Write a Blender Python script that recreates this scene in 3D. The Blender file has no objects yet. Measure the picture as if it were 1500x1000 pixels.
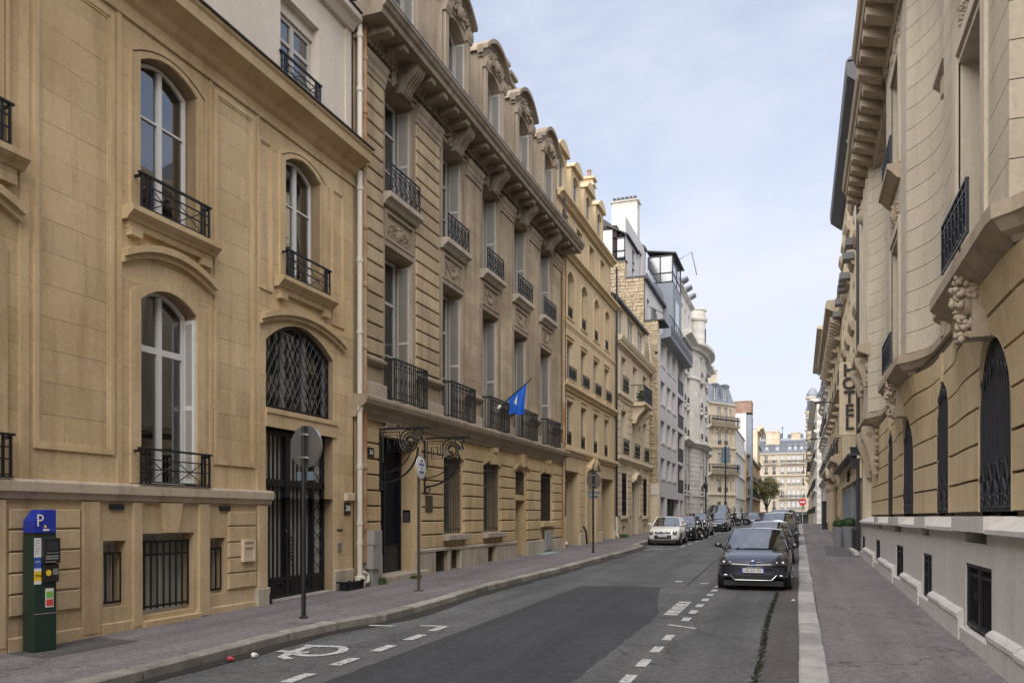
import bpy, bmesh, math, random
from mathutils import Vector, Matrix
R = math.radians
PI = math.pi
SC = bpy.context.scene
COL = SC.collection
random.seed(7)

# ---------------------------------------------------------------- camera
cd = bpy.data.cameras.new('camera')
cam = bpy.data.objects.new('camera', cd)
COL.objects.link(cam)
cd.sensor_width = 36.0
cd.lens = 27.6
cd.shift_x = 0.0
cd.shift_y = 257.0 / 1500.0
cd.clip_start = 0.1
cd.clip_end = 3000.0
cam.location = (0.0, 0.0, 1.92)
cam.rotation_euler = (R(90), 0, R(20.06))
SC.camera = cam

# ---------------------------------------------------------------- sky, sun, exposure
SUN_EL, SUN_AZ = R(44), R(184)          # soft sun behind thin cloud, behind the camera
world = bpy.data.worlds.new('World')
SC.world = world
world.use_nodes = True
wn, wl = world.node_tree.nodes, world.node_tree.links
wn.clear()
wo = wn.new('ShaderNodeOutputWorld')
wb = wn.new('ShaderNodeBackground')
sky = wn.new('ShaderNodeTexSky')
sky.sky_type = 'NISHITA'
sky.sun_disc = False
sky.sun_elevation = SUN_EL
sky.sun_rotation = SUN_AZ
sky.air_density = 1.0
sky.dust_density = 1.6
sky.ozone_density = 1.5
tc = wn.new('ShaderNodeTexCoord')
mp = wn.new('ShaderNodeMapping')
mp.inputs['Scale'].default_value = (1.0, 1.0, 2.6)
wl.new(tc.outputs['Generated'], mp.inputs['Vector'])
nz = wn.new('ShaderNodeTexNoise')
nz.inputs['Scale'].default_value = 2.3
nz.inputs['Detail'].default_value = 9
nz.inputs['Roughness'].default_value = 0.62
nz.inputs['Distortion'].default_value = 0.35
wl.new(mp.outputs['Vector'], nz.inputs['Vector'])
rmp = wn.new('ShaderNodeMapRange')
rmp.inputs['From Min'].default_value = 0.34
rmp.inputs['From Max'].default_value = 0.72
rmp.inputs['To Min'].default_value = 0.40
rmp.inputs['To Max'].default_value = 0.98
wl.new(nz.outputs['Fac'], rmp.inputs['Value'])
# thicker cloud low down, as under any even layer of cloud
sep = wn.new('ShaderNodeSeparateXYZ')
wl.new(tc.outputs['Generated'], sep.inputs['Vector'])
lowr = wn.new('ShaderNodeMapRange')
lowr.inputs['From Min'].default_value = 0.0
lowr.inputs['From Max'].default_value = 0.42
lowr.inputs['To Min'].default_value = 0.55
lowr.inputs['To Max'].default_value = 0.0
wl.new(sep.outputs['Z'], lowr.inputs['Value'])
addc = wn.new('ShaderNodeMath'); addc.operation = 'ADD'; addc.use_clamp = True
wl.new(rmp.outputs['Result'], addc.inputs[0]); wl.new(lowr.outputs['Result'], addc.inputs[1])
mixc = wn.new('ShaderNodeMix'); mixc.data_type = 'RGBA'
mixc.inputs['B'].default_value = (3.9, 4.05, 4.5, 1)
wl.new(addc.outputs['Value'], mixc.inputs['Factor'])
wl.new(sky.outputs['Color'], mixc.inputs['A'])
wl.new(mixc.outputs['Result'], wb.inputs['Color'])
wb.inputs['Strength'].default_value = 0.05
wl.new(wb.outputs['Background'], wo.inputs['Surface'])

sd = bpy.data.lights.new('sun', 'SUN')
sd.energy = 1.5
sd.angle = R(100)
sd.color = (1.0, 0.94, 0.88)
sun = bpy.data.objects.new('sun', sd)
COL.objects.link(sun)
_d = Vector((math.sin(SUN_AZ) * math.cos(SUN_EL), math.cos(SUN_AZ) * math.cos(SUN_EL), math.sin(SUN_EL)))
sun.rotation_euler = _d.to_track_quat('Z', 'Y').to_euler()
sun.location = (0, -20, 40)
SC.view_settings.view_transform = 'Standard'
SC.view_settings.look = 'None'
SC.view_settings.gamma = 1.0
SC.view_settings.use_curve_mapping = False
SC.view_settings.exposure = 2.15
SC.render.engine = 'CYCLES'
SC.cycles.max_bounces = 6
SC.cycles.transparent_max_bounces = 8
SC.cycles.use_denoising = True

# ---------------------------------------------------------------- materials
def nodes(name):
    m = bpy.data.materials.new(name)
    m.use_nodes = True
    n, l = m.node_tree.nodes, m.node_tree.links
    return m, n, l, n['Principled BSDF']

def plain(name, col, rough=0.6, metal=0.0, var=0.12, scale=6.0, bump=0.0, bscale=60.0, coat=0.0, spec=0.5, rnd=0.0):
    m, n, l, b = nodes(name)
    geo = n.new('ShaderNodeNewGeometry')
    tx = n.new('ShaderNodeTexNoise'); tx.inputs['Scale'].default_value = scale; tx.inputs['Detail'].default_value = 6
    l.new(geo.outputs['Position'], tx.inputs['Vector'])
    mx = n.new('ShaderNodeMix'); mx.data_type = 'RGBA'
    mx.inputs['A'].default_value = (*[c * (1 - var) for c in col], 1)
    mx.inputs['B'].default_value = (*[min(1, c * (1 + var)) for c in col], 1)
    l.new(tx.outputs['Fac'], mx.inputs['Factor'])
    out = mx.outputs['Result']
    if rnd:
        oi = n.new('ShaderNodeObjectInfo')
        mr = n.new('ShaderNodeMapRange'); mr.inputs['To Min'].default_value = 1 - rnd; mr.inputs['To Max'].default_value = 1 + rnd
        l.new(oi.outputs['Random'], mr.inputs['Value'])
        hs = n.new('ShaderNodeHueSaturation'); l.new(out, hs.inputs['Color']); l.new(mr.outputs['Result'], hs.inputs['Value'])
        out = hs.outputs['Color']
    l.new(out, b.inputs['Base Color'])
    b.inputs['Roughness'].default_value = rough
    b.inputs['Metallic'].default_value = metal
    b.inputs['Coat Weight'].default_value = coat
    b.inputs['Coat Roughness'].default_value = 0.05
    b.inputs['Specular IOR Level'].default_value = spec
    if bump:
        t2 = n.new('ShaderNodeTexNoise'); t2.inputs['Scale'].default_value = bscale; t2.inputs['Detail'].default_value = 4
        l.new(geo.outputs['Position'], t2.inputs['Vector'])
        bp = n.new('ShaderNodeBump'); bp.inputs['Strength'].default_value = bump; bp.inputs['Distance'].default_value = 0.01
        l.new(t2.outputs['Fac'], bp.inputs['Height']); l.new(bp.outputs['Normal'], b.inputs['Normal'])
    return m

def stone(name, c1, c2, dirt, dirt_amt=0.45, joint=None, rnd=0.06, rough=0.85, bump=0.35, axis='y', blotch=0.55):
    """limestone: big tone patches, vertical rain streaks, fine grain; optional fine ashlar joints (course, block length)"""
    c1, c2 = [c * 1.07 for c in c1], [c * 1.07 for c in c2]
    m, n, l, b = nodes(name)
    geo = n.new('ShaderNodeNewGeometry')
    pos = geo.outputs['Position']
    big = n.new('ShaderNodeTexNoise'); big.inputs['Scale'].default_value = blotch; big.inputs['Detail'].default_value = 8; big.inputs['Roughness'].default_value = 0.6
    l.new(pos, big.inputs['Vector'])
    r1 = n.new('ShaderNodeMapRange'); r1.inputs['From Min'].default_value = 0.36; r1.inputs['From Max'].default_value = 0.64
    l.new(big.outputs['Fac'], r1.inputs['Value'])
    mx = n.new('ShaderNodeMix'); mx.data_type = 'RGBA'
    mx.inputs['A'].default_value = (*c1, 1); mx.inputs['B'].default_value = (*c2, 1)
    l.new(r1.outputs['Result'], mx.inputs['Factor'])
    mp_ = n.new('ShaderNodeMapping'); mp_.inputs['Scale'].default_value = (2.6, 2.6, 0.22)
    l.new(pos, mp_.inputs['Vector'])
    st = n.new('ShaderNodeTexNoise'); st.inputs['Scale'].default_value = 1.3; st.inputs['Detail'].default_value = 7; st.inputs['Roughness'].default_value = 0.65
    l.new(mp_.outputs['Vector'], st.inputs['Vector'])
    r2 = n.new('ShaderNodeMapRange'); r2.inputs['From Min'].default_value = 0.48; r2.inputs['From Max'].default_value = 0.78; r2.inputs['To Max'].default_value = dirt_amt
    l.new(st.outputs['Fac'], r2.inputs['Value'])
    m2 = n.new('ShaderNodeMix'); m2.data_type = 'RGBA'
    l.new(r2.outputs['Result'], m2.inputs['Factor']); l.new(mx.outputs['Result'], m2.inputs['A']); m2.inputs['B'].default_value = (*dirt, 1)
    gr = n.new('ShaderNodeTexNoise'); gr.inputs['Scale'].default_value = 14; gr.inputs['Detail'].default_value = 8; gr.inputs['Roughness'].default_value = 0.7
    l.new(pos, gr.inputs['Vector'])
    r3 = n.new('ShaderNodeMapRange'); r3.inputs['From Min'].default_value = 0.3; r3.inputs['From Max'].default_value = 0.7; r3.inputs['To Min'].default_value = 0.88; r3.inputs['To Max'].default_value = 1.1
    l.new(gr.outputs['Fac'], r3.inputs['Value'])
    oi = n.new('ShaderNodeObjectInfo')
    ro = n.new('ShaderNodeMapRange'); ro.inputs['To Min'].default_value = 1 - rnd; ro.inputs['To Max'].default_value = 1 + rnd
    l.new(oi.outputs['Random'], ro.inputs['Value'])
    mu = n.new('ShaderNodeMath'); mu.operation = 'MULTIPLY'
    l.new(r3.outputs['Result'], mu.inputs[0]); l.new(ro.outputs['Result'], mu.inputs[1])
    hs = n.new('ShaderNodeHueSaturation'); l.new(m2.outputs['Result'], hs.inputs['Color'])
    val = mu.outputs['Value']
    height = gr.outputs['Fac']
    if joint:
        sp = n.new('ShaderNodeSeparateXYZ'); l.new(pos, sp.inputs['Vector'])
        cb = n.new('ShaderNodeCombineXYZ'); l.new(sp.outputs['Y' if axis == 'y' else 'X'], cb.inputs['X']); l.new(sp.outputs['Z'], cb.inputs['Y'])
        br = n.new('ShaderNodeTexBrick')
        br.inputs['Scale'].default_value = 1.0
        br.inputs['Brick Width'].default_value = joint[1]
        br.inputs['Row Height'].default_value = joint[0]
        br.inputs['Mortar Size'].default_value = 0.006
        br.inputs['Mortar Smooth'].default_value = 0.3
        br.inputs['Color1'].default_value = (0.88, 0.88, 0.88, 1); br.inputs['Color2'].default_value = (1.10, 1.10, 1.10, 1)
        br.inputs['Mortar'].default_value = (0.70, 0.70, 0.70, 1)
        l.new(cb.outputs['Vector'], br.inputs['Vector'])
        mu2 = n.new('ShaderNodeMath'); mu2.operation = 'MULTIPLY'
        l.new(val, mu2.inputs[0]); l.new(br.outputs['Color'], mu2.inputs[1]); val = mu2.outputs['Value']
        ad = n.new('ShaderNodeMath'); ad.operation = 'MULTIPLY_ADD'; ad.inputs[1].default_value = -1.2
        l.new(br.outputs['Fac'], ad.inputs[0]); l.new(height, ad.inputs[2]); height = ad.outputs['Value']
    l.new(val, hs.inputs['Value'])
    l.new(hs.outputs['Color'], b.inputs['Base Color'])
    b.inputs['Roughness'].default_value = rough
    b.inputs['Specular IOR Level'].default_value = 0.3
    bp = n.new('ShaderNodeBump'); bp.inputs['Strength'].default_value = bump; bp.inputs['Distance'].default_value = 0.012
    l.new(height, bp.inputs['Height']); l.new(bp.outputs['Normal'], b.inputs['Normal'])
    return m

def glass_mat(name, tint, see=0.55, rough=0.02, refl=0.15):
    """window glass: partly see-through, mirror-like at grazing angles"""
    m, n, l, b = nodes(name)
    n.remove(b)
    out = n['Material Output']
    tr = n.new('ShaderNodeBsdfTransparent'); tr.inputs['Color'].default_value = (*tint, 1)
    dk = n.new('ShaderNodeBsdfDiffuse'); dk.inputs['Color'].default_value = (0.012, 0.013, 0.014, 1)
    m0 = n.new('ShaderNodeMixShader'); m0.inputs['Fac'].default_value = see
    l.new(dk.outputs['BSDF'], m0.inputs[1]); l.new(tr.outputs['BSDF'], m0.inputs[2])
    gl = n.new('ShaderNodeBsdfGlossy'); gl.inputs['Roughness'].default_value = rough; gl.inputs['Color'].default_value = (0.95, 0.97, 1, 1)
    fr = n.new('ShaderNodeFresnel'); fr.inputs['IOR'].default_value = 1.52
    ad = n.new('ShaderNodeMath'); ad.operation = 'ADD'; ad.use_clamp = True; ad.inputs[1].default_value = refl
    geo = n.new('ShaderNodeNewGeometry')
    wv = n.new('ShaderNodeTexNoise'); wv.inputs['Scale'].default_value = 0.9; wv.inputs['Detail'].default_value = 1
    l.new(geo.outputs['Position'], wv.inputs['Vector'])
    bp = n.new('ShaderNodeBump'); bp.inputs['Strength'].default_value = 0.12; bp.inputs['Distance'].default_value = 0.05
    l.new(wv.outputs['Fac'], bp.inputs['Height']); l.new(bp.outputs['Normal'], gl.inputs['Normal'])
    l.new(fr.outputs['Fac'], ad.inputs[0])
    mx = n.new('ShaderNodeMixShader'); l.new(ad.outputs['Value'], mx.inputs['Fac'])
    l.new(m0.outputs['Shader'], mx.inputs[1]); l.new(gl.outputs['BSDF'], mx.inputs[2])
    l.new(mx.outputs['Shader'], out.inputs['Surface'])
    return m

M = {}
M['b1'] = stone('honey_limestone', (0.45, 0.332, 0.186), (0.56, 0.43, 0.262), (0.25, 0.168, 0.088), 0.65, rnd=0.075, bump=0.3)
M['b1base'] = stone('honey_limestone_base', (0.44, 0.33, 0.19), (0.55, 0.43, 0.275), (0.22, 0.155, 0.09), 0.5, rnd=0.07, bump=0.45)
M['b1trim'] = stone('honey_limestone_trim', (0.43, 0.32, 0.18), (0.52, 0.40, 0.245), (0.16, 0.11, 0.068), 0.5, rnd=0.03)
M['render'] = stone('cream_render', (0.53, 0.475, 0.40), (0.57, 0.515, 0.44), (0.42, 0.37, 0.31), 0.3, rnd=0.0, bump=0.15)
M['b2'] = stone('weathered_limestone', (0.285, 0.222, 0.15), (0.43, 0.345, 0.235), (0.135, 0.10, 0.07), 0.75, rnd=0.08, bump=0.35)
M['b2block'] = stone('weathered_limestone_block', (0.31, 0.235, 0.148), (0.44, 0.345, 0.22), (0.15, 0.11, 0.074), 0.7, rnd=0.11, bump=0.45)
M['b2trim'] = stone('sooty_limestone_trim', (0.255, 0.203, 0.148), (0.33, 0.27, 0.203), (0.085, 0.065, 0.048), 0.75, rnd=0.06, bump=0.5)
M['b1ledge'] = stone('pale_ledge_stone', (0.40, 0.33, 0.245), (0.48, 0.405, 0.315), (0.20, 0.16, 0.12), 0.6, rnd=0.05, bump=0.4)
M['b2cornice'] = stone('sooty_cornice_stone', (0.195, 0.158, 0.118), (0.27, 0.222, 0.168), (0.07, 0.055, 0.042), 0.8, rnd=0.08, bump=0.5)
M['b2pale'] = stone('pale_plinth_stone', (0.33, 0.285, 0.225), (0.42, 0.37, 0.30), (0.15, 0.125, 0.09), 0.6, rnd=0.05, bump=0.4)
M['b2warm'] = stone('warm_limestone', (0.42, 0.312, 0.168), (0.52, 0.40, 0.235), (0.23, 0.165, 0.09), 0.6, rnd=0.07, bump=0.4)
M['b3'] = stone('yellow_render_stone', (0.475, 0.37, 0.225), (0.545, 0.43, 0.272), (0.31, 0.225, 0.125), 0.5, rnd=0.02, bump=0.15)
M['b4'] = stone('cream_limestone', (0.53, 0.44, 0.315), (0.60, 0.515, 0.385), (0.33, 0.27, 0.19), 0.4, rnd=0.04, bump=0.3)
M['b5'] = stone('grey_white_panel', (0.50, 0.485, 0.48), (0.54, 0.525, 0.515), (0.40, 0.385, 0.375), 0.3, rnd=0.02, bump=0.08)
M['b6'] = stone('chalk_white_stone', (0.55, 0.52, 0.465), (0.60, 0.575, 0.525), (0.37, 0.345, 0.31), 0.35, joint=(0.45, 1.0), rnd=0.03, bump=0.25)
M['b7'] = stone('beige_ashlar', (0.46, 0.385, 0.275), (0.52, 0.45, 0.34), (0.28, 0.225, 0.155), 0.45, joint=(0.42, 0.9), rnd=0.03, axis='x')
M['b10'] = stone('pale_ashlar', (0.43, 0.37, 0.28), (0.50, 0.44, 0.35), (0.30, 0.255, 0.19), 0.4, rnd=0.03)
M['r1'] = stone('bank_limestone', (0.46, 0.405, 0.315), (0.52, 0.465, 0.375), (0.29, 0.245, 0.18), 0.5, rnd=0.035, bump=0.3)
M['r1warm'] = stone('bank_limestone_warm', (0.475, 0.37, 0.218), (0.54, 0.435, 0.278), (0.29, 0.215, 0.12), 0.5, rnd=0.05, bump=0.35)
M['r1trim'] = stone('bank_trim_stone', (0.36, 0.295, 0.215), (0.43, 0.365, 0.28), (0.16, 0.125, 0.09), 0.6, rnd=0.05, bump=0.4)
M['r1pale'] = stone('bank_plinth_stone', (0.52, 0.50, 0.475), (0.575, 0.555, 0.53), (0.37, 0.345, 0.32), 0.45, rnd=0.04, bump=0.3)
M['joint_sand'] = stone('sandy_joint', (0.25, 0.18, 0.105), (0.30, 0.225, 0.14), (0.14, 0.10, 0.06), 0.5, rnd=0, bump=0.3)
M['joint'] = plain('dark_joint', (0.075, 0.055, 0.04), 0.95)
M['hotel'] = stone('pale_yellow_render', (0.56, 0.475, 0.325), (0.60, 0.52, 0.37), (0.45, 0.375, 0.26), 0.25, rnd=0.0, bump=0.1)
M['rubble'] = stone('rubble_stone', (0.36, 0.285, 0.185), (0.47, 0.39, 0.275), (0.18, 0.135, 0.09), 0.5, rnd=0.2, bump=0.9, blotch=2.0)
M['mortar'] = stone('rubble_mortar', (0.36, 0.28, 0.17), (0.43, 0.345, 0.225), (0.22, 0.16, 0.10), 0.5, rnd=0.0, bump=0.8, blotch=2.0)
M['brick'] = stone('red_brick', (0.25, 0.155, 0.11), (0.32, 0.21, 0.16), (0.16, 0.10, 0.075), 0.5, joint=(0.2, 0.5), axis='x')
M['slate'] = plain('slate', (0.065, 0.075, 0.10), 0.45, var=0.35, scale=3, bump=0.25, bscale=25, rnd=0.18)
M['zinc'] = plain('zinc', (0.20, 0.225, 0.26), 0.6, metal=0.1, var=0.2, scale=1.5)
M['zincdark'] = plain('dark_zinc', (0.045, 0.045, 0.05), 0.5, metal=0.3, var=0.25, scale=2)
M['white'] = plain('white_paint', (0.66, 0.655, 0.64), 0.45, var=0.06)
M['offwhite'] = plain('old_white_paint', (0.44, 0.42, 0.385), 0.55, var=0.14, scale=3)
M['greypaint'] = plain('grey_paint', (0.28, 0.275, 0.265), 0.5, var=0.12)
M['iron'] = plain('black_iron', (0.014, 0.015, 0.018), 0.42, metal=0.2, var=0.3, bump=0.15)
M['irondusty'] = plain('dusty_black_iron', (0.034, 0.036, 0.044), 0.5, metal=0.1, var=0.3)
M['ironblue'] = plain('blue_black_iron', (0.012, 0.015, 0.024), 0.38, metal=0.2, var=0.3)
M['irongrey'] = plain('dull_grey_iron', (0.055, 0.054, 0.052), 0.6, metal=0.2, var=0.3)
M['darkdoor'] = plain('dark_door_paint', (0.018, 0.02, 0.025), 0.4, var=0.2)
M['interior'] = plain('dim_interior', (0.030, 0.026, 0.022), 0.9, var=0.4, scale=1.5)
M['curtain'] = plain('net_curtain', (0.30, 0.295, 0.28), 0.9, var=0.12, scale=2)
M['glass'] = glass_mat('window_glass', (0.8, 0.84, 0.84), 0.6)
M['glassdark'] = glass_mat('dark_window_glass', (0.5, 0.53, 0.53), 0.25)
M['glassgreen'] = glass_mat('greenish_glass', (0.75, 0.8, 0.7), 0.55, rough=0.12)
M['glasscar'] = glass_mat('car_glass', (0.5, 0.6, 0.62), 0.3, rough=0.05, refl=0.28)
M['frosted'] = plain('frosted_pane', (0.34, 0.35, 0.30), 0.3, var=0.25, scale=3)
M['backing'] = plain('grey_green_backing', (0.46, 0.46, 0.40), 0.5, var=0.2, scale=2)
M['pipe'] = plain('cream_pipe', (0.56, 0.52, 0.45), 0.5, var=0.1, scale=2)
M['asphalt'] = plain('asphalt', (0.092, 0.095, 0.10), 0.82, var=0.3, scale=0.9, bump=0.5, bscale=90)
M['black'] = plain('black_plastic', (0.012, 0.012, 0.013), 0.5, var=0.2)
M['rubber'] = plain('tyre_rubber', (0.018, 0.018, 0.019), 0.8, var=0.2)
M['chrome'] = plain('chrome', (0.5, 0.51, 0.53), 0.2, metal=1.0, var=0.03)
M['alloy'] = plain('alloy', (0.45, 0.46, 0.48), 0.3, metal=0.9, var=0.05)
M['lamp'] = glass_mat('headlamp_lens', (0.95, 0.97, 1.0), 0.9, refl=0.12)
M['marking'] = plain('road_paint', (0.60, 0.60, 0.58), 0.7, var=0.18, scale=12, bump=0.3)
def worn_paint():
    m, n, l, b = nodes('worn_road_paint')
    geo = n.new('ShaderNodeNewGeometry')
    t = n.new('ShaderNodeTexNoise'); t.inputs['Scale'].default_value = 16; t.inputs['Detail'].default_value = 9; t.inputs['Roughness'].default_value = 0.75
    l.new(geo.outputs['Position'], t.inputs['Vector'])
    cr = n.new('ShaderNodeValToRGB'); e = cr.color_ramp.elements
    e[0].position = 0.40; e[0].color = (0.15, 0.15, 0.15, 1); e[1].position = 0.50; e[1].color = (0.50, 0.50, 0.49, 1)
    l.new(t.outputs['Fac'], cr.inputs['Fac']); l.new(cr.outputs['Color'], b.inputs['Base Color']); b.inputs['Roughness'].default_value = 0.75
    return m
M['marking'] = worn_paint()
M['plate'] = plain('plate_white', (0.72, 0.72, 0.70), 0.5, var=0.02)
M['euro'] = plain('plate_blue', (0.03, 0.08, 0.35), 0.5, var=0.02)

# rusty pipe: rust blotches over flaking cream paint
def rust_mat():
    m, n, l, b = nodes('rusty_pipe')
    geo = n.new('ShaderNodeNewGeometry')
    mp_ = n.new('ShaderNodeMapping'); mp_.inputs['Scale'].default_value = (1, 1, 0.35)
    l.new(geo.outputs['Position'], mp_.inputs['Vector'])
    t = n.new('ShaderNodeTexNoise'); t.inputs['Scale'].default_value = 1.6; t.inputs['Detail'].default_value = 9; t.inputs['Roughness'].default_value = 0.7
    l.new(mp_.outputs['Vector'], t.inputs['Vector'])
    cr = n.new('ShaderNodeValToRGB')
    e = cr.color_ramp.elements
    e[0].position = 0.38; e[0].color = (0.40, 0.32, 0.235, 1)
    e[1].position = 0.62; e[1].color = (0.27, 0.115, 0.04, 1)
    a = e.new(0.5); a.color = (0.38, 0.25, 0.14, 1)
    l.new(t.outputs['Fac'], cr.inputs['Fac']); l.new(cr.outputs['Color'], b.inputs['Base Color'])
    b.inputs['Roughness'].default_value = 0.8
    return m
M['rust'] = rust_mat()

def ground_mat(name, c1, c2, c3, bump=0.45, spec=0.25, rough=0.85, crack=True):
    m, n, l, b = nodes(name)
    geo = n.new('ShaderNodeNewGeometry'); pos = geo.outputs['Position']
    t1 = n.new('ShaderNodeTexNoise'); t1.inputs['Scale'].default_value = 0.55; t1.inputs['Detail'].default_value = 9; t1.inputs['Roughness'].default_value = 0.62
    l.new(pos, t1.inputs['Vector'])
    mp_ = n.new('ShaderNodeMapping'); mp_.inputs['Scale'].default_value = (2.2, 0.12, 1)
    l.new(pos, mp_.inputs['Vector'])
    t2 = n.new('ShaderNodeTexNoise'); t2.inputs['Scale'].default_value = 1.0; t2.inputs['Detail'].default_value = 6
    l.new(mp_.outputs['Vector'], t2.inputs['Vector'])
    mx = n.new('ShaderNodeMix'); mx.data_type = 'RGBA'; mx.inputs['A'].default_value = (*c1, 1); mx.inputs['B'].default_value = (*c2, 1)
    r = n.new('ShaderNodeMapRange'); r.inputs['From Min'].default_value = 0.35; r.inputs['From Max'].default_value = 0.65
    l.new(t1.outputs['Fac'], r.inputs['Value']); l.new(r.outputs['Result'], mx.inputs['Factor'])
    m2 = n.new('ShaderNodeMix'); m2.data_type = 'RGBA'; m2.inputs['B'].default_value = (*c3, 1)
    r2 = n.new('ShaderNodeMapRange'); r2.inputs['From Min'].default_value = 0.42; r2.inputs['From Max'].default_value = 0.7; r2.inputs['To Max'].default_value = 0.85
    l.new(t2.outputs['Fac'], r2.inputs['Value']); l.new(r2.outputs['Result'], m2.inputs['Factor']); l.new(mx.outputs['Result'], m2.inputs['A'])
    g = n.new('ShaderNodeTexNoise'); g.inputs['Scale'].default_value = 70; g.inputs['Detail'].default_value = 3
    l.new(pos, g.inputs['Vector'])
    r3 = n.new('ShaderNodeMapRange'); r3.inputs['From Min'].default_value = 0.3; r3.inputs['From Max'].default_value = 0.7; r3.inputs['To Min'].default_value = 0.5; r3.inputs['To Max'].default_value = 1.5
    l.new(g.outputs['Fac'], r3.inputs['Value'])
    hs = n.new('ShaderNodeHueSaturation'); l.new(m2.outputs['Result'], hs.inputs['Color'])
    g2 = n.new('ShaderNodeTexNoise'); g2.inputs['Scale'].default_value = 11; g2.inputs['Detail'].default_value = 10; g2.inputs['Roughness'].default_value = 0.75
    l.new(pos, g2.inputs['Vector'])
    r7 = n.new('ShaderNodeMapRange'); r7.inputs['From Min'].default_value = 0.33; r7.inputs['From Max'].default_value = 0.67; r7.inputs['To Min'].default_value = 0.72; r7.inputs['To Max'].default_value = 1.28
    l.new(g2.outputs['Fac'], r7.inputs['Value'])
    m7 = n.new('ShaderNodeMath'); m7.operation = 'MULTIPLY'; l.new(r3.outputs['Result'], m7.inputs[0]); l.new(r7.outputs['Result'], m7.inputs[1])
    val = m7.outputs['Value']
    if crack:
        v = n.new('ShaderNodeTexVoronoi'); v.feature = 'DISTANCE_TO_EDGE'; v.inputs['Scale'].default_value = 0.33
        t4 = n.new('ShaderNodeTexNoise'); t4.inputs['Scale'].default_value = 1.7; t4.inputs['Detail'].default_value = 6
        l.new(pos, t4.inputs['Vector'])
        vm = n.new('ShaderNodeVectorMath'); vm.operation = 'MULTIPLY_ADD'; vm.inputs[1].default_value = (1.2, 1.2, 0)
        l.new(t4.outputs['Color'], vm.inputs[0]); l.new(pos, vm.inputs[2]); l.new(vm.outputs['Vector'], v.inputs['Vector'])
        r5 = n.new('ShaderNodeMapRange'); r5.inputs['From Max'].default_value = 0.010; r5.inputs['To Min'].default_value = 0.58; r5.inputs['To Max'].default_value = 1.0
        l.new(v.outputs['Distance'], r5.inputs['Value'])
        mm = n.new('ShaderNodeMath'); mm.operation = 'MULTIPLY'; l.new(val, mm.inputs[0]); l.new(r5.outputs['Result'], mm.inputs[1]); val = mm.outputs['Value']
    l.new(val, hs.inputs['Value'])
    l.new(hs.outputs['Color'], b.inputs['Base Color'])
    b.inputs['Roughness'].default_value = rough
    b.inputs['Specular IOR Level'].default_value = spec
    bp = n.new('ShaderNodeBump'); bp.inputs['Strength'].default_value = bump; bp.inputs['Distance'].default_value = 0.008
    l.new(g.outputs['Fac'], bp.inputs['Height']); l.new(bp.outputs['Normal'], b.inputs['Normal'])
    return m
M['road'] = ground_mat('road_asphalt', (0.086, 0.089, 0.091), (0.13, 0.133, 0.135), (0.072, 0.075, 0.079))
M['patch'] = ground_mat('new_asphalt', (0.046, 0.049, 0.056), (0.06, 0.063, 0.071), (0.039, 0.042, 0.048), crack=False)
M['gutter'] = ground_mat('gutter_stone', (0.085, 0.08, 0.078), (0.11, 0.104, 0.10), (0.07, 0.066, 0.064), crack=False)
M['wet'] = ground_mat('damp_gutter', (0.024, 0.024, 0.024), (0.034, 0.033, 0.032), (0.018, 0.018, 0.018), crack=False, rough=0.5, spec=0.5)
M['pave'] = ground_mat('mauve_asphalt', (0.16, 0.142, 0.148), (0.21, 0.19, 0.195), (0.13, 0.116, 0.121))
M['kerb'] = stone('granite', (0.27, 0.266, 0.262), (0.35, 0.345, 0.338), (0.17, 0.163, 0.155), 0.55, rnd=0.2, bump=0.4, blotch=3)
M['kerbold'] = stone('old_granite', (0.23, 0.21, 0.185), (0.30, 0.28, 0.25), (0.10, 0.09, 0.078), 0.7, rnd=0.25, bump=0.5, blotch=3)
M['grass'] = plain('weed_green', (0.05, 0.10, 0.02), 0.7, var=0.5, scale=30)
M['moss'] = plain('dark_moss', (0.022, 0.03, 0.015), 0.9, var=0.5, scale=30)
M['box'] = plain('boxwood_leaf', (0.03, 0.075, 0.018), 0.55, var=0.6, scale=22)
M['leaf'] = plain('spring_leaf', (0.17, 0.165, 0.08), 0.6, var=0.5, scale=1.2)
M['bark'] = plain('bark', (0.07, 0.055, 0.04), 0.9, var=0.3, bump=0.4)

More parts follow.
